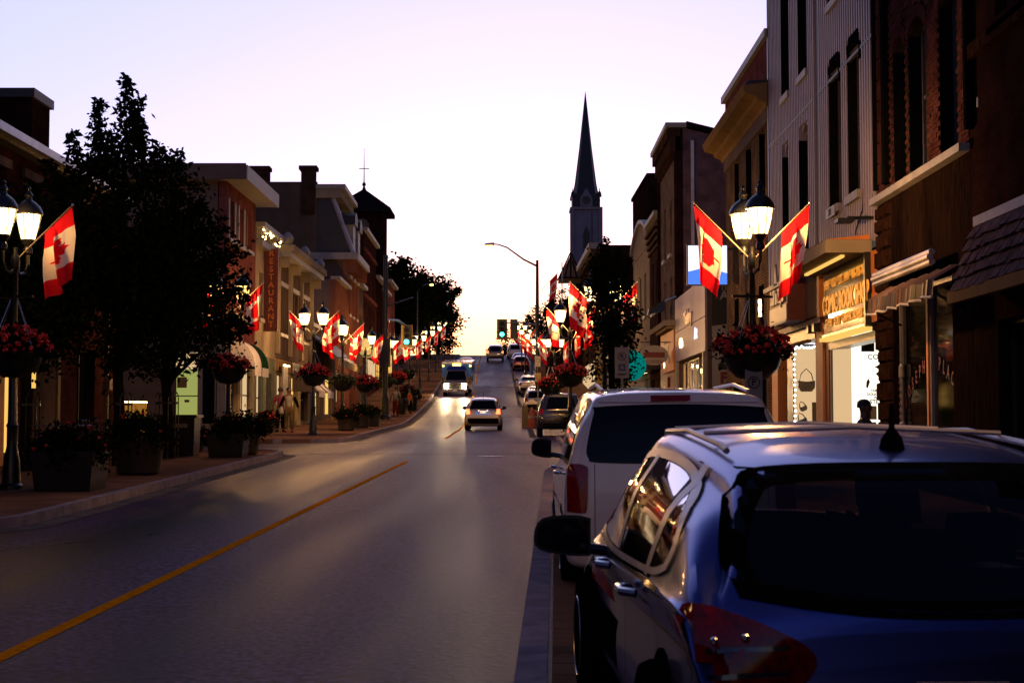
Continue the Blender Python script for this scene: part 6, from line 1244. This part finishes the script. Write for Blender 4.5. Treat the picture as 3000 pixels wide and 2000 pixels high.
c = Car('suv', st, 'dark blue crossover with curved glasshouse, parked nearest at the bottom right', 'car', 'paint_navy', (1.42, 4.95, suv_z), 2.6, pitch=1.15, crown=.03)
dlo = catmull([(.62,1.07),(.60,1.17),(.86,1.33),(1.25,1.41),(1.9,1.43),(2.45,1.39),(2.9,1.24),(3.25,1.05),(3.28,1.0),(2.4,.97),(1.4,1.0),(.85,1.03),(.62,1.07)], 5)[:-1]
def scale_poly(p, k): cx_ = sum(a for a, _ in p)/len(p); cy_ = sum(b_ for _, b_ in p)/len(p); return [(cx_+(a-cx_)*k, cy_+(b_-cy_)*(1-(1-k)*2.2)) for a, b_ in p]

def cut(poly, y0, y1):
    bm = bmesh.new(); bm.faces.new([bm.verts.new((p[0], p[1], 0)) for p in poly])
    for co, no in (((y0,0,0),(-1,.18,0)), ((y1,0,0),(1,-.18,0))): bmesh.ops.bisect_plane(bm, geom=bm.verts[:]+bm.edges[:]+bm.faces[:], plane_co=(co[0], 1.2, 0), plane_no=no, clear_outer=True)
    f = max(bm.faces, key=lambda f: f.calc_area()); out = [(v.co.x, v.co.y) for v in f.verts]; bm.free(); return out
inner = scale_poly(dlo, .955)
for yy in (1.015, 2.03): c.patch('door_pillar', [(yy-.05,1.0),(yy+.05,1.0),(yy-.02,1.42),(yy-.12,1.42)], 'side-', .012, 'gutter_metal', mirror=True)
for y0, y1 in ((.0, .98), (1.05, 1.98), (2.08, 3.4)): c.patch('side_window', cut(inner, y0, y1), 'side-', .009, 'clear_tint', mirror=True)
rg_ = catmull([(-.67,1.05),(-.70,1.17),(-.62,1.35),(-.50,1.415),(0,1.43),(.50,1.415),(.62,1.35),(.70,1.17),(.67,1.05),(.3,1.0),(0,.99),(-.3,1.0),(-.67,1.05)], 5)[:-1]
c.patch('rear_window', rg_, 'rear', .009, 'clear_tint')
tl = catmull([(-.90,.70),(-.905,.88),(-.87,1.0),(-.78,1.0),(-.62,.95),(-.48,.87),(-.50,.78),(-.66,.66),(-.90,.70)], 4)[:-1]
c.patch('tail_light', tl, 'rear', .014, 'lens_red', mirror=True); c.patch('tail_light_side', [(.06,.80),(.36,.90),(.30,.96),(.12,.97)], 'side-', .012, 'lens_red', mirror=True)
for zz in (.78, .86): c.patch('lens_band', [(-.87,zz),(-.56,zz+.02),(-.56,zz+.035),(-.87,zz+.015)], 'rear', .018, 'paint_black', mirror=True)
for x_, z_ in ((-.80,.74),(-.72,.73),(-.80,.91),(-.70,.92)): c.add('reflector', MB().ball((x_,-.012,z_), .014, 8), 'chrome'); c.add('reflector', MB().ball((-x_,-.012,z_), .014, 8), 'chrome')
c.patch('hatch_seam', [(-.66,1.425),(.66,1.425),(.66,1.43),(-.66,1.43)], 'rear', .006, 'rubber')
c.patch('bumper', [(-.86,.28),(.86,.28),(.86,.62),(-.86,.62)], 'rear', .012, 'rubber'); plate(c, -.01, .70)
c.patch('belt_strip', [(.62,1.0),(1.4,.975),(2.4,.945),(3.28,.97),(3.28,.955),(2.4,.93),(1.4,.96),(.62,.985)], 'side-', .010, 'chrome', mirror=True)
for yy in (1.02, 2.05, 3.15): c.patch('door_seam', [(yy,.35),(yy+.008,.35),(yy+.008,1.0),(yy,1.0)], 'side-', .003, 'rubber', mirror=True)
for s_ in (-1, 1):
    for yy in (1.22, 2.2): c.add('door_handle', MB().tube([(s_*.90,yy,.90),(s_*.955,yy+.03,.905),(s_*.955,yy+.16,.905),(s_*.90,yy+.2,.90)], .018, 8), 'chrome', True)
    c.add('roof_rail', MB().tube([(s_*.60,.85,1.48),(s_*.605,.95,1.50),(s_*.61,1.7,1.535),(s_*.60,2.4,1.515),(s_*.59,2.5,1.49)], .013, 8), 'gutter_metal', True)
for yy in (1.3, 2.1): c.add('cross_bar', MB().tube([(-.61,yy,1.535),(0,yy,1.56),(.61,yy,1.535)], .010, 8), 'gutter_metal', True)
c.add('antenna', MB().lathe([(.05,1.49),(.04,1.53),(.012,1.57),(.008,1.66)], 8, (0,.75,0)), 'rubber'); c.add('wiper', MB().tube([(0,.12,1.0),(.25,.2,1.05),(.45,.2,1.03)], .01, 5), 'rubber')
c.patch('windscreen', [(-.6,1.04),(.6,1.04),(.52,1.40),(-.52,1.40)], 'front', .008, 'clear_tint'); mirror_wing(c, .95, 2.62, 1.0, .28, .20, .15, 'black_metal')
for yy, r in ((.86,.35),(3.66,.35)): 
    c.patch('wheel_arch', arch_poly(yy, r), 'side-', .004, 'rubber', mirror=True)
    for s_ in (-1, 1): c.wheel(s_*.93, yy, r)
c.open_up([(scale_poly(dlo, .99), 'side'), (rg_, 'rear'), ([(-.6,1.04),(.6,1.04),(.52,1.40),(-.52,1.40)], 'front')])
# trim rings round the panes
def ring_patch(c, poly, k0, k1, d, off, mt, mirror):
    a = scale_poly(poly, k0); b_ = scale_poly(poly, k1); n = len(a)
    for i in range(0, n, 3):
        idx = [(i+j) % n for j in range(4)]; c.patch('window_trim', [a[j] for j in idx]+[b_[j] for j in reversed(idx)], d, off, mt, mirror=mirror, smooth=False)
ring_patch(c, dlo, 1.03, .965, 'side-', .011, 'gutter_metal', True); ring_patch(c, rg_, 1.04, .93, 'rear', .011, 'cloth_black', False)
# cabin
for x_ in (-.38, .38):
    for y_, h_ in ((1.0, .0), (2.15, .05)):
        c.add('seat', MB().hexa([(x_-.25,y_,.45),(x_+.25,y_,.45),(x_+.25,y_+.5,.45),(x_-.25,y_+.5,.45),(x_-.24,y_-.12,1.02+h_),(x_+.24,y_-.12,1.02+h_),(x_+.24,y_+.02,1.02+h_),(x_-.24,y_+.02,1.02+h_)]), 'cloth_black')
        c.add('headrest', MB().hexa([(x_-.13,y_-.13,1.06+h_),(x_+.13,y_-.13,1.06+h_),(x_+.13,y_-.03,1.06+h_),(x_-.13,y_-.03,1.06+h_),(x_-.11,y_-.14,1.24+h_),(x_+.11,y_-.14,1.24+h_),(x_+.11,y_-.05,1.24+h_),(x_-.11,y_-.05,1.24+h_)]), 'cloth_black')
mb = MB(); n = 20
for i in range(n): a0, a1 = 2*math.pi*i/n, 2*math.pi*(i+1)/n; mb.tube([(-.38+.18*math.cos(a0),2.62,1.0+.17*math.sin(a0)),(-.38+.18*math.cos(a1),2.62,1.0+.17*math.sin(a1))], .016, 6)
c.add('steering_wheel', mb, 'leather_tan'); c.add('dashboard', MB().box(-.75,.75,2.75,3.1,.6,.98), 'rubber'); c.add('inner_mirror', MB().box(-.12,.12,2.55,2.58,1.33,1.39), 'rubber'); c.add('cabin_floor', MB().box(-.75,.75,.2,3.0,.3,.42), 'cloth_black'); c.add('parcel_shelf', MB().box(-.62,.62,.35,.9,.86,.88), 'cloth_black')
# ---- white minivan ahead
st = [(0,.38,.55,.72,.80,.86,.84,.74),(.03,.28,.85,1.02,.86,.96,.94,.84),(.07,.24,1.06,1.24,.88,.985,.965,.835),(.14,.22,1.10,1.48,.88,.99,.97,.775),(.24,.22,1.09,1.66,.88,.99,.97,.735),(.45,.22,1.08,1.715,.88,.99,.97,.725),(1.5,.2,1.06,1.74,.88,.99,.97,.73),(3.0,.2,1.03,1.73,.88,.99,.96,.72),(3.6,.2,1.01,1.60,.88,.99,.95,.68),(4.2,.2,.99,1.20,.88,.98,.92,.66),(4.5,.22,.92,1.03,.87,.95,.88,.66),(4.95,.28,.75,.82,.78,.84,.76,.58),(5.1,.38,.52,.58,.65,.66,.6,.4)]
c = Car('minivan', st, 'white minivan with a big black rear window, parked ahead of the crossover', 'van', 'paint_white', (1.375, 12.9, gz(12.9)-.02), 0, pitch=1.15, crown=.03, rr=.10)
rw = catmull([(-.78,1.16),(-.80,1.25),(-.73,1.55),(-.68,1.60),(0,1.625),(.68,1.60),(.73,1.55),(.80,1.25),(.78,1.16),(.7,1.13),(0,1.12),(-.7,1.13),(-.78,1.16)], 4)[:-1]
c.patch('rear_window', rw, 'rear', .008, 'tinted_glass'); c.patch('brake_light', [(-.24,1.645),(.06,1.65),(.10,1.66),(.10,1.70),(-.24,1.695)], 'rear', .014, 'lens_red')
tl = catmull([(-.965,.72),(-.96,1.08),(-.93,1.12),(-.80,1.10),(-.79,1.0),(-.80,.74),(-.84,.71),(-.965,.72)], 3)[:-1]
c.patch('tail_light', tl, 'rear', .016, 'lens_red', mirror=True)
for x0_, x1_ in ((-.735,-.73),(.73,.735)): c.patch('hatch_seam', [(x0_,.5),(x1_,.5),(x1_,1.12),(x0_,1.12)], 'rear', .004, 'rubber')
c.patch('hatch_seam', [(-.8,1.635),(.8,1.635),(.8,1.64),(-.8,1.64)], 'rear', .004, 'rubber'); c.patch('handle_strip', [(-.35,.9),(.35,.9),(.35,.94),(-.35,.94)], 'rear', .01, 'chrome'); plate(c, -.0, .74)
for a, b_ in ((.35,1.5),(1.6,2.6),(2.7,3.7)): c.patch('side_window', [(a,1.14),(b_,1.12),(min(b_,3.45),1.52),(a+.05,1.58)], 'side-', .008, 'tinted_glass', mirror=True)
c.patch('chrome_strip', [(.1,.62),(4.0,.60),(4.0,.64),(.1,.66)], 'side-', .012, 'chrome', mirror=True)
for s_ in (-1, 1):
    for yy in (1.65, 2.8): c.add('door_handle', MB().tube([(s_*.985,yy,.96),(s_*1.03,yy+.03,.965),(s_*1.03,yy+.16,.965),(s_*.985,yy+.2,.96)], .016, 6), 'chrome')
    c.add('roof_rail', MB().tube([(s_*.64,.5,1.74),(s_*.65,1.5,1.80),(s_*.64,2.8,1.77)], .016, 6), 'gutter_metal')
mirror_wing(c, 1.02, 3.75, 1.12, .22, .21, .14, 'paint_black')
for yy, r in ((1.0,.34),(4.05,.34)):
    c.patch('wheel_arch', arch_poly(yy, r), 'side-', .004, 'rubber', mirror=True)
    for s_ in (-1, 1): c.wheel(s_*1.0, yy, r)
# ---- generic hatch / sedan builder for the others
def small_car(name, label, cat, paint_, x, y, rz=0, kind='hatch', lights=False, heads=False, pitch=0, seen='rear', scale=1.0, group=None):
    if kind == 'hatch': st = [(0,.34,.5,.66,.68,.72,.7,.6),(.04,.26,.75,.92,.74,.82,.8,.7),(.12,.22,.93,1.02,.76,.85,.83,.7),(.3,.2,.96,1.24,.77,.86,.84,.62),(.5,.2,.95,1.42,.77,.86,.84,.6),(1.2,.2,.93,1.49,.77,.86,.84,.61),(2.2,.2,.91,1.47,.77,.86,.83,.6),(2.8,.2,.9,1.2,.77,.85,.81,.56),(3.2,.2,.88,.98,.76,.84,.78,.56),(3.8,.25,.72,.82,.72,.78,.7,.5),(4.0,.35,.5,.55,.55,.58,.52,.4)]; L = 4.0
    elif kind == 'sedan': st = [(0,.34,.5,.72,.68,.74,.72,.6),(.04,.26,.75,.95,.76,.84,.82,.7),(.2,.22,.9,1.02,.78,.88,.86,.7),(.8,.2,.95,1.07,.79,.89,.86,.66),(1.2,.2,.96,1.28,.79,.89,.86,.6),(1.6,.2,.95,1.42,.79,.89,.86,.58),(2.5,.2,.93,1.44,.79,.89,.85,.58),(3.1,.2,.92,1.2,.79,.88,.83,.56),(3.5,.2,.88,.98,.78,.87,.8,.56),(4.3,.25,.72,.8,.74,.8,.72,.5),(4.6,.35,.5,.55,.55,.6,.55,.4)]; L = 4.6
    else: st = [(0,.5,.7,.9,.8,.86,.84,.7),(.04,.42,.95,1.1,.85,.94,.92,.8),(.12,.36,1.1,1.25,.86,.96,.94,.78),(.35,.34,1.12,1.66,.86,.96,.94,.7),(.6,.33,1.12,1.78,.86,.96,.94,.68),(2.6,.32,1.1,1.82,.86,.96,.93,.69),(3.2,.32,1.08,1.5,.86,.95,.91,.66),(3.6,.32,1.05,1.15,.86,.94,.88,.68),(4.6,.36,.95,1.05,.82,.9,.82,.6),(4.8,.45,.6,.7,.7,.72,.65,.5)]; L = 4.8
    c = Car(name, st, label, cat, paint_, (x, y, gz(y)-.01), rz, ns=3, pitch=pitch, group=group); c.t.scale = (scale, scale, scale)
    top = {'hatch': 1.42, 'sedan': 1.38, 'suv': 1.70}[kind]; bl = {'hatch': 1.0, 'sedan': 1.06, 'suv': 1.18}[kind]
    w1, w2 = .60, .50
    c.patch('rear_window', [(-w1-.03,bl),(w1+.03,bl),(w2,top-.03),(-w2,top-.03)], 'rear', .008, 'tinted_glass', step=.12)
    c.patch('windscreen', [(-w1,bl),(w1,bl),(w2,top-.05),(-w2,top-.05)], 'front', .008, 'tinted_glass', step=.12)
    for a, b_ in ((.45 if kind != 'sedan' else 1.25, L*.40), (L*.42, L*.68)): c.patch('side_window', [(a,bl+.02),(b_,bl),(min(b_, L*.6),top-.12),(a+.08,top-.1)], 'side-', .008, 'tinted_glass', mirror=True, step=.12)
    zt = {'hatch': .86, 'sedan': .85, 'suv': 1.05}[kind]; tw = {'hatch': .80, 'sedan': .82, 'suv': .92}[kind]
    c.patch('tail_light', [(-tw,zt-.1),(-tw+.2,zt-.08),(-tw+.16,zt+.14),(-tw+.02,zt+.14)], 'rear', .014, 'tail_on' if lights else 'lens_red', mirror=True, step=.08)
    c.patch('bumper', [(-.72,.32),(.72,.32),(.72,.58),(-.72,.58)], 'rear', .01, 'rubber', step=.15)
    zh = {'hatch': .68, 'sedan': .68, 'suv': .88}[kind]
    c.patch('headlight', [(-.72,zh-.07),(-.44,zh-.07),(-.44,zh+.06),(-.7,zh+.08)], 'front', .012, 'headlight' if heads else 'glass', mirror=True, step=.1)
    plate(c, .02, {'hatch': .84, 'sedan': .8, 'suv': .8}[kind], lit='plate_lit' if lights else None); mirror_wing(c, {'hatch': .87, 'sedan': .9, 'suv': .97}[kind], L*.66, bl+.02, .18, .14, .1, 'paint_black')
    r = {'hatch': .30, 'sedan': .32, 'suv': .37}[kind]
    for yy in (L*.19, L*.81):
        c.patch('wheel_arch', arch_poly(yy, r), 'side-', .004, 'rubber', mirror=True, step=.15)
        for s_ in (-1, 1): c.wheel(s_*({'hatch': .87, 'sedan': .9, 'suv': .97}[kind]), yy, r)
    return c
c = small_car('hatchback', 'beige hatchback with lit tail lights driving away through the junction', 'car', 'paint_silver', -1.66, 70.6, 0, 'hatch', lights=True, pitch=1.2)
c.patch('plate_recess', [(-.36,.72),(.36,.72),(.32,.93),(-.32,.93)], 'rear', .006, 'chrome'); 
for x_ in (-.2, .2): c.add('plate_lamp', MB().ball((x_,-.0,.93), .035, 8), 'plate_lit')
c.add('antenna', MB().tube([(0,.9,1.5),(0,.8,1.75)], .008, 4), 'rubber')
c = small_car('pickup', 'grey pickup with bright red tail lights climbing near the crest', 'pickup', 'paint_grey', -2.75, 177, .9, 'suv', lights=True, pitch=4.8, scale=1.04)
small_car('sedan', 'black parked car just beyond the third right lamp', 'car', 'paint_black', 1.62, 58.3, 0, 'suv', pitch=1.1, scale=.93, group=None)
small_car('sedan', 'dark red parked car beyond the barricade', 'car', 'paint_red', 1.3, 105, .6, 'sedan', pitch=3.5); small_car('hatchback', 'silver parked hatchback behind the dark red car', 'car', 'paint_silver', 1.2, 99, .6, 'hatch', pitch=3)
small_car('sedan', 'pale parked sedan farther up the right kerb', 'car', 'paint_silver', .85, 122, .8, 'sedan', pitch=4.3); small_car('hatchback', 'red-brown parked hatchback high on the hill', 'car', 'paint_red', .25, 158, .9, 'hatch', pitch=5); small_car('sedan', 'dark parked sedan just above the red-brown hatchback', 'car', 'paint_navy', .1, 165, .9, 'sedan', pitch=5)
small_car('parked_suv', 'white parked sport utility near the crest on the right', 'car', 'paint_white', -.45, 184, .9, 'suv', pitch=4.5)
small_car('sedan', 'pale oncoming sedan partly hidden behind the ambulance', 'car', 'paint_white', -5.45, 158, 181, 'sedan', heads=True, pitch=-5)
# ---- ambulance coming down the hill, facing the camera (local frame: nose at -y)
az = gz(119.5); A = thing('ambulance', (-5.0, 119.5, az), 'blue white and yellow ambulance coming downhill with headlights on', 'ambulance'); A.rotation_euler = (R(4.4), 0, R(-1.5))
def a_(name, mb, m_, parent=None, sm=False): return mb.build(name, m_, parent or A, sm, world=False)
bx = a_('box_body', MB().hexa([(-1.18,1.9,.5),(1.18,1.9,.5),(1.18,6.4,.5),(-1.18,6.4,.5),(-1.18,1.9,2.5),(1.18,1.9,2.5),(1.18,6.4,2.5),(-1.18,6.4,2.5)]), 'paint_blue')
a_('roof_cap', MB().box(-1.2,1.2,1.88,6.42,2.502,2.66), 'paint_white', bx); a_('stripe', MB().box(-1.19,-.9,1.87,1.898,.9,1.45), 'paint_yellow', bx); a_('stripe', MB().box(.9,1.19,1.87,1.898,.9,1.45), 'paint_yellow', bx)
a_('lower_stripe', MB().box(-1.19,1.19,1.875,1.898,.5,.88), 'paint_white', bx)
cab = MB().hexa([(-.98,.9,.55),(.98,.9,.55),(.98,1.899,.55),(-.98,1.899,.55),(-.98,.9,1.25),(.98,.9,1.25),(.98,1.899,1.25),(-.98,1.899,1.25)]); cab.hexa([(-.92,.9,1.252),(.92,.9,1.252),(.92,1.899,1.252),(-.92,1.899,1.252),(-.72,1.45,2.0),(.72,1.45,2.0),(.72,1.899,2.05),(-.72,1.899,2.05)])
cb = a_('cab', cab, 'paint_cab'); a_('windscreen', MB().hexa([(-.84,.86,1.27),(.84,.86,1.27),(.84,.88,1.27),(-.84,.88,1.27),(-.66,1.39,1.97),(.66,1.39,1.97),(.66,1.41,1.97),(-.66,1.41,1.97)]), 'tinted_glass', cb)
a_('cab_cowl', MB().hexa([(-.82,1.42,2.052),(.82,1.42,2.052),(.82,1.88,2.052),(-.82,1.88,2.052),(-.6,1.6,2.35),(.6,1.6,2.35),(.6,1.88,2.35),(-.6,1.88,2.35)]), 'paint_navy', cb)
a_('bonnet', MB().hexa([(-.9,0.02,.55),(.9,0.02,.55),(.96,.898,.55),(-.96,.898,.55),(-.84,.05,1.05),(.84,.05,1.05),(.94,.898,1.25),(-.94,.898,1.25)]), 'paint_cab', cb)
gr = a_('grille', MB().box(-.52,.52,-.02,.018,.62,1.0), 'black_metal')
for i in range(4): a_('grille_bar', MB().box(-.5,.5,-.04,-.022,.66+i*.09,.69+i*.09), 'chrome', gr)
a_('bumper', MB().box(-.98,.98,-.14,.018,.36,.58), 'chrome'); plt = a_('number_plate', MB().box(-.15,.15,-.16,-.142,.42,.55), 'white_plastic')
for s_ in (-1, 1):
    a_('headlight', MB().ball((s_*.70,-.10,.82), .165, 16), 'headlight'); a_('side_marker', MB().box(s_*.86-.06,s_*.86+.06,-.02,.015,.92,1.02), 'amber'); a_('corner_lamp', MB().box(s_*1.08-.07,s_*1.08+.07,1.84,1.87,2.3,2.4), 'amber', bx)
    m_ = a_('door_mirror', MB().box(s_*1.27-.1,s_*1.27+.1,.95,1.05,1.2,1.6), 'black_metal'); a_('mirror_arm', MB().tube([(s_*.98,1.1,1.35),(s_*1.2,1.0,1.4)], .03), 'black_metal', m_)
    for yy in (.75, 5.0):
        w_ = bpy.data.objects.new('wheel', None); C.objects.link(w_); w_.parent = A; w_.location = (s_*.86, yy, .40)
        mb = MB().lathe([(.25,0),(.38,.0),(.40,.05),(.40,.2),(.38,.25),(.2,.25)], 20); mb.v = [(z-.125, a, b_) for a, b_, z in mb.v]; mb.build('tyre', 'rubber', w_, True, world=False)
    sp_ = bpy.data.lights.new('headlight_beam', 'SPOT'); sp_.energy = 3000; sp_.color = (1, .66, .34); sp_.spot_size = R(55); sp_.spot_blend = .6; sp_.shadow_soft_size = .1
    so = bpy.data.objects.new('beam', sp_); C.objects.link(so); so.parent = A; so.location = (s_*.70, -.25, .82); so.rotation_euler = (R(-86), 0, R(s_*2)); so.rotation_euler = (R(85), 0, R(180))
a_('light_bar', MB().box(-.32,.32,1.8,1.87,2.36,2.5), 'amber', bx); a_('front_sign', MB().box(-.7,.7,1.86,1.872,2.12,2.28), 'red_sign', bx)
for s_ in (-1, 1): a_('warning_lamp', MB().box(s_*.55-.05,s_*.55+.05,1.84,1.858,2.14,2.22), 'tail_on', bx)
me = text_mesh('AMBULANCE', .2, 'sign_white', .002, .004); o = link('lettering', me, bx, (0, 1.855, 2.2)); o.rotation_euler = (R(90), 0, 0); o.scale = (-.8, 1, 1)
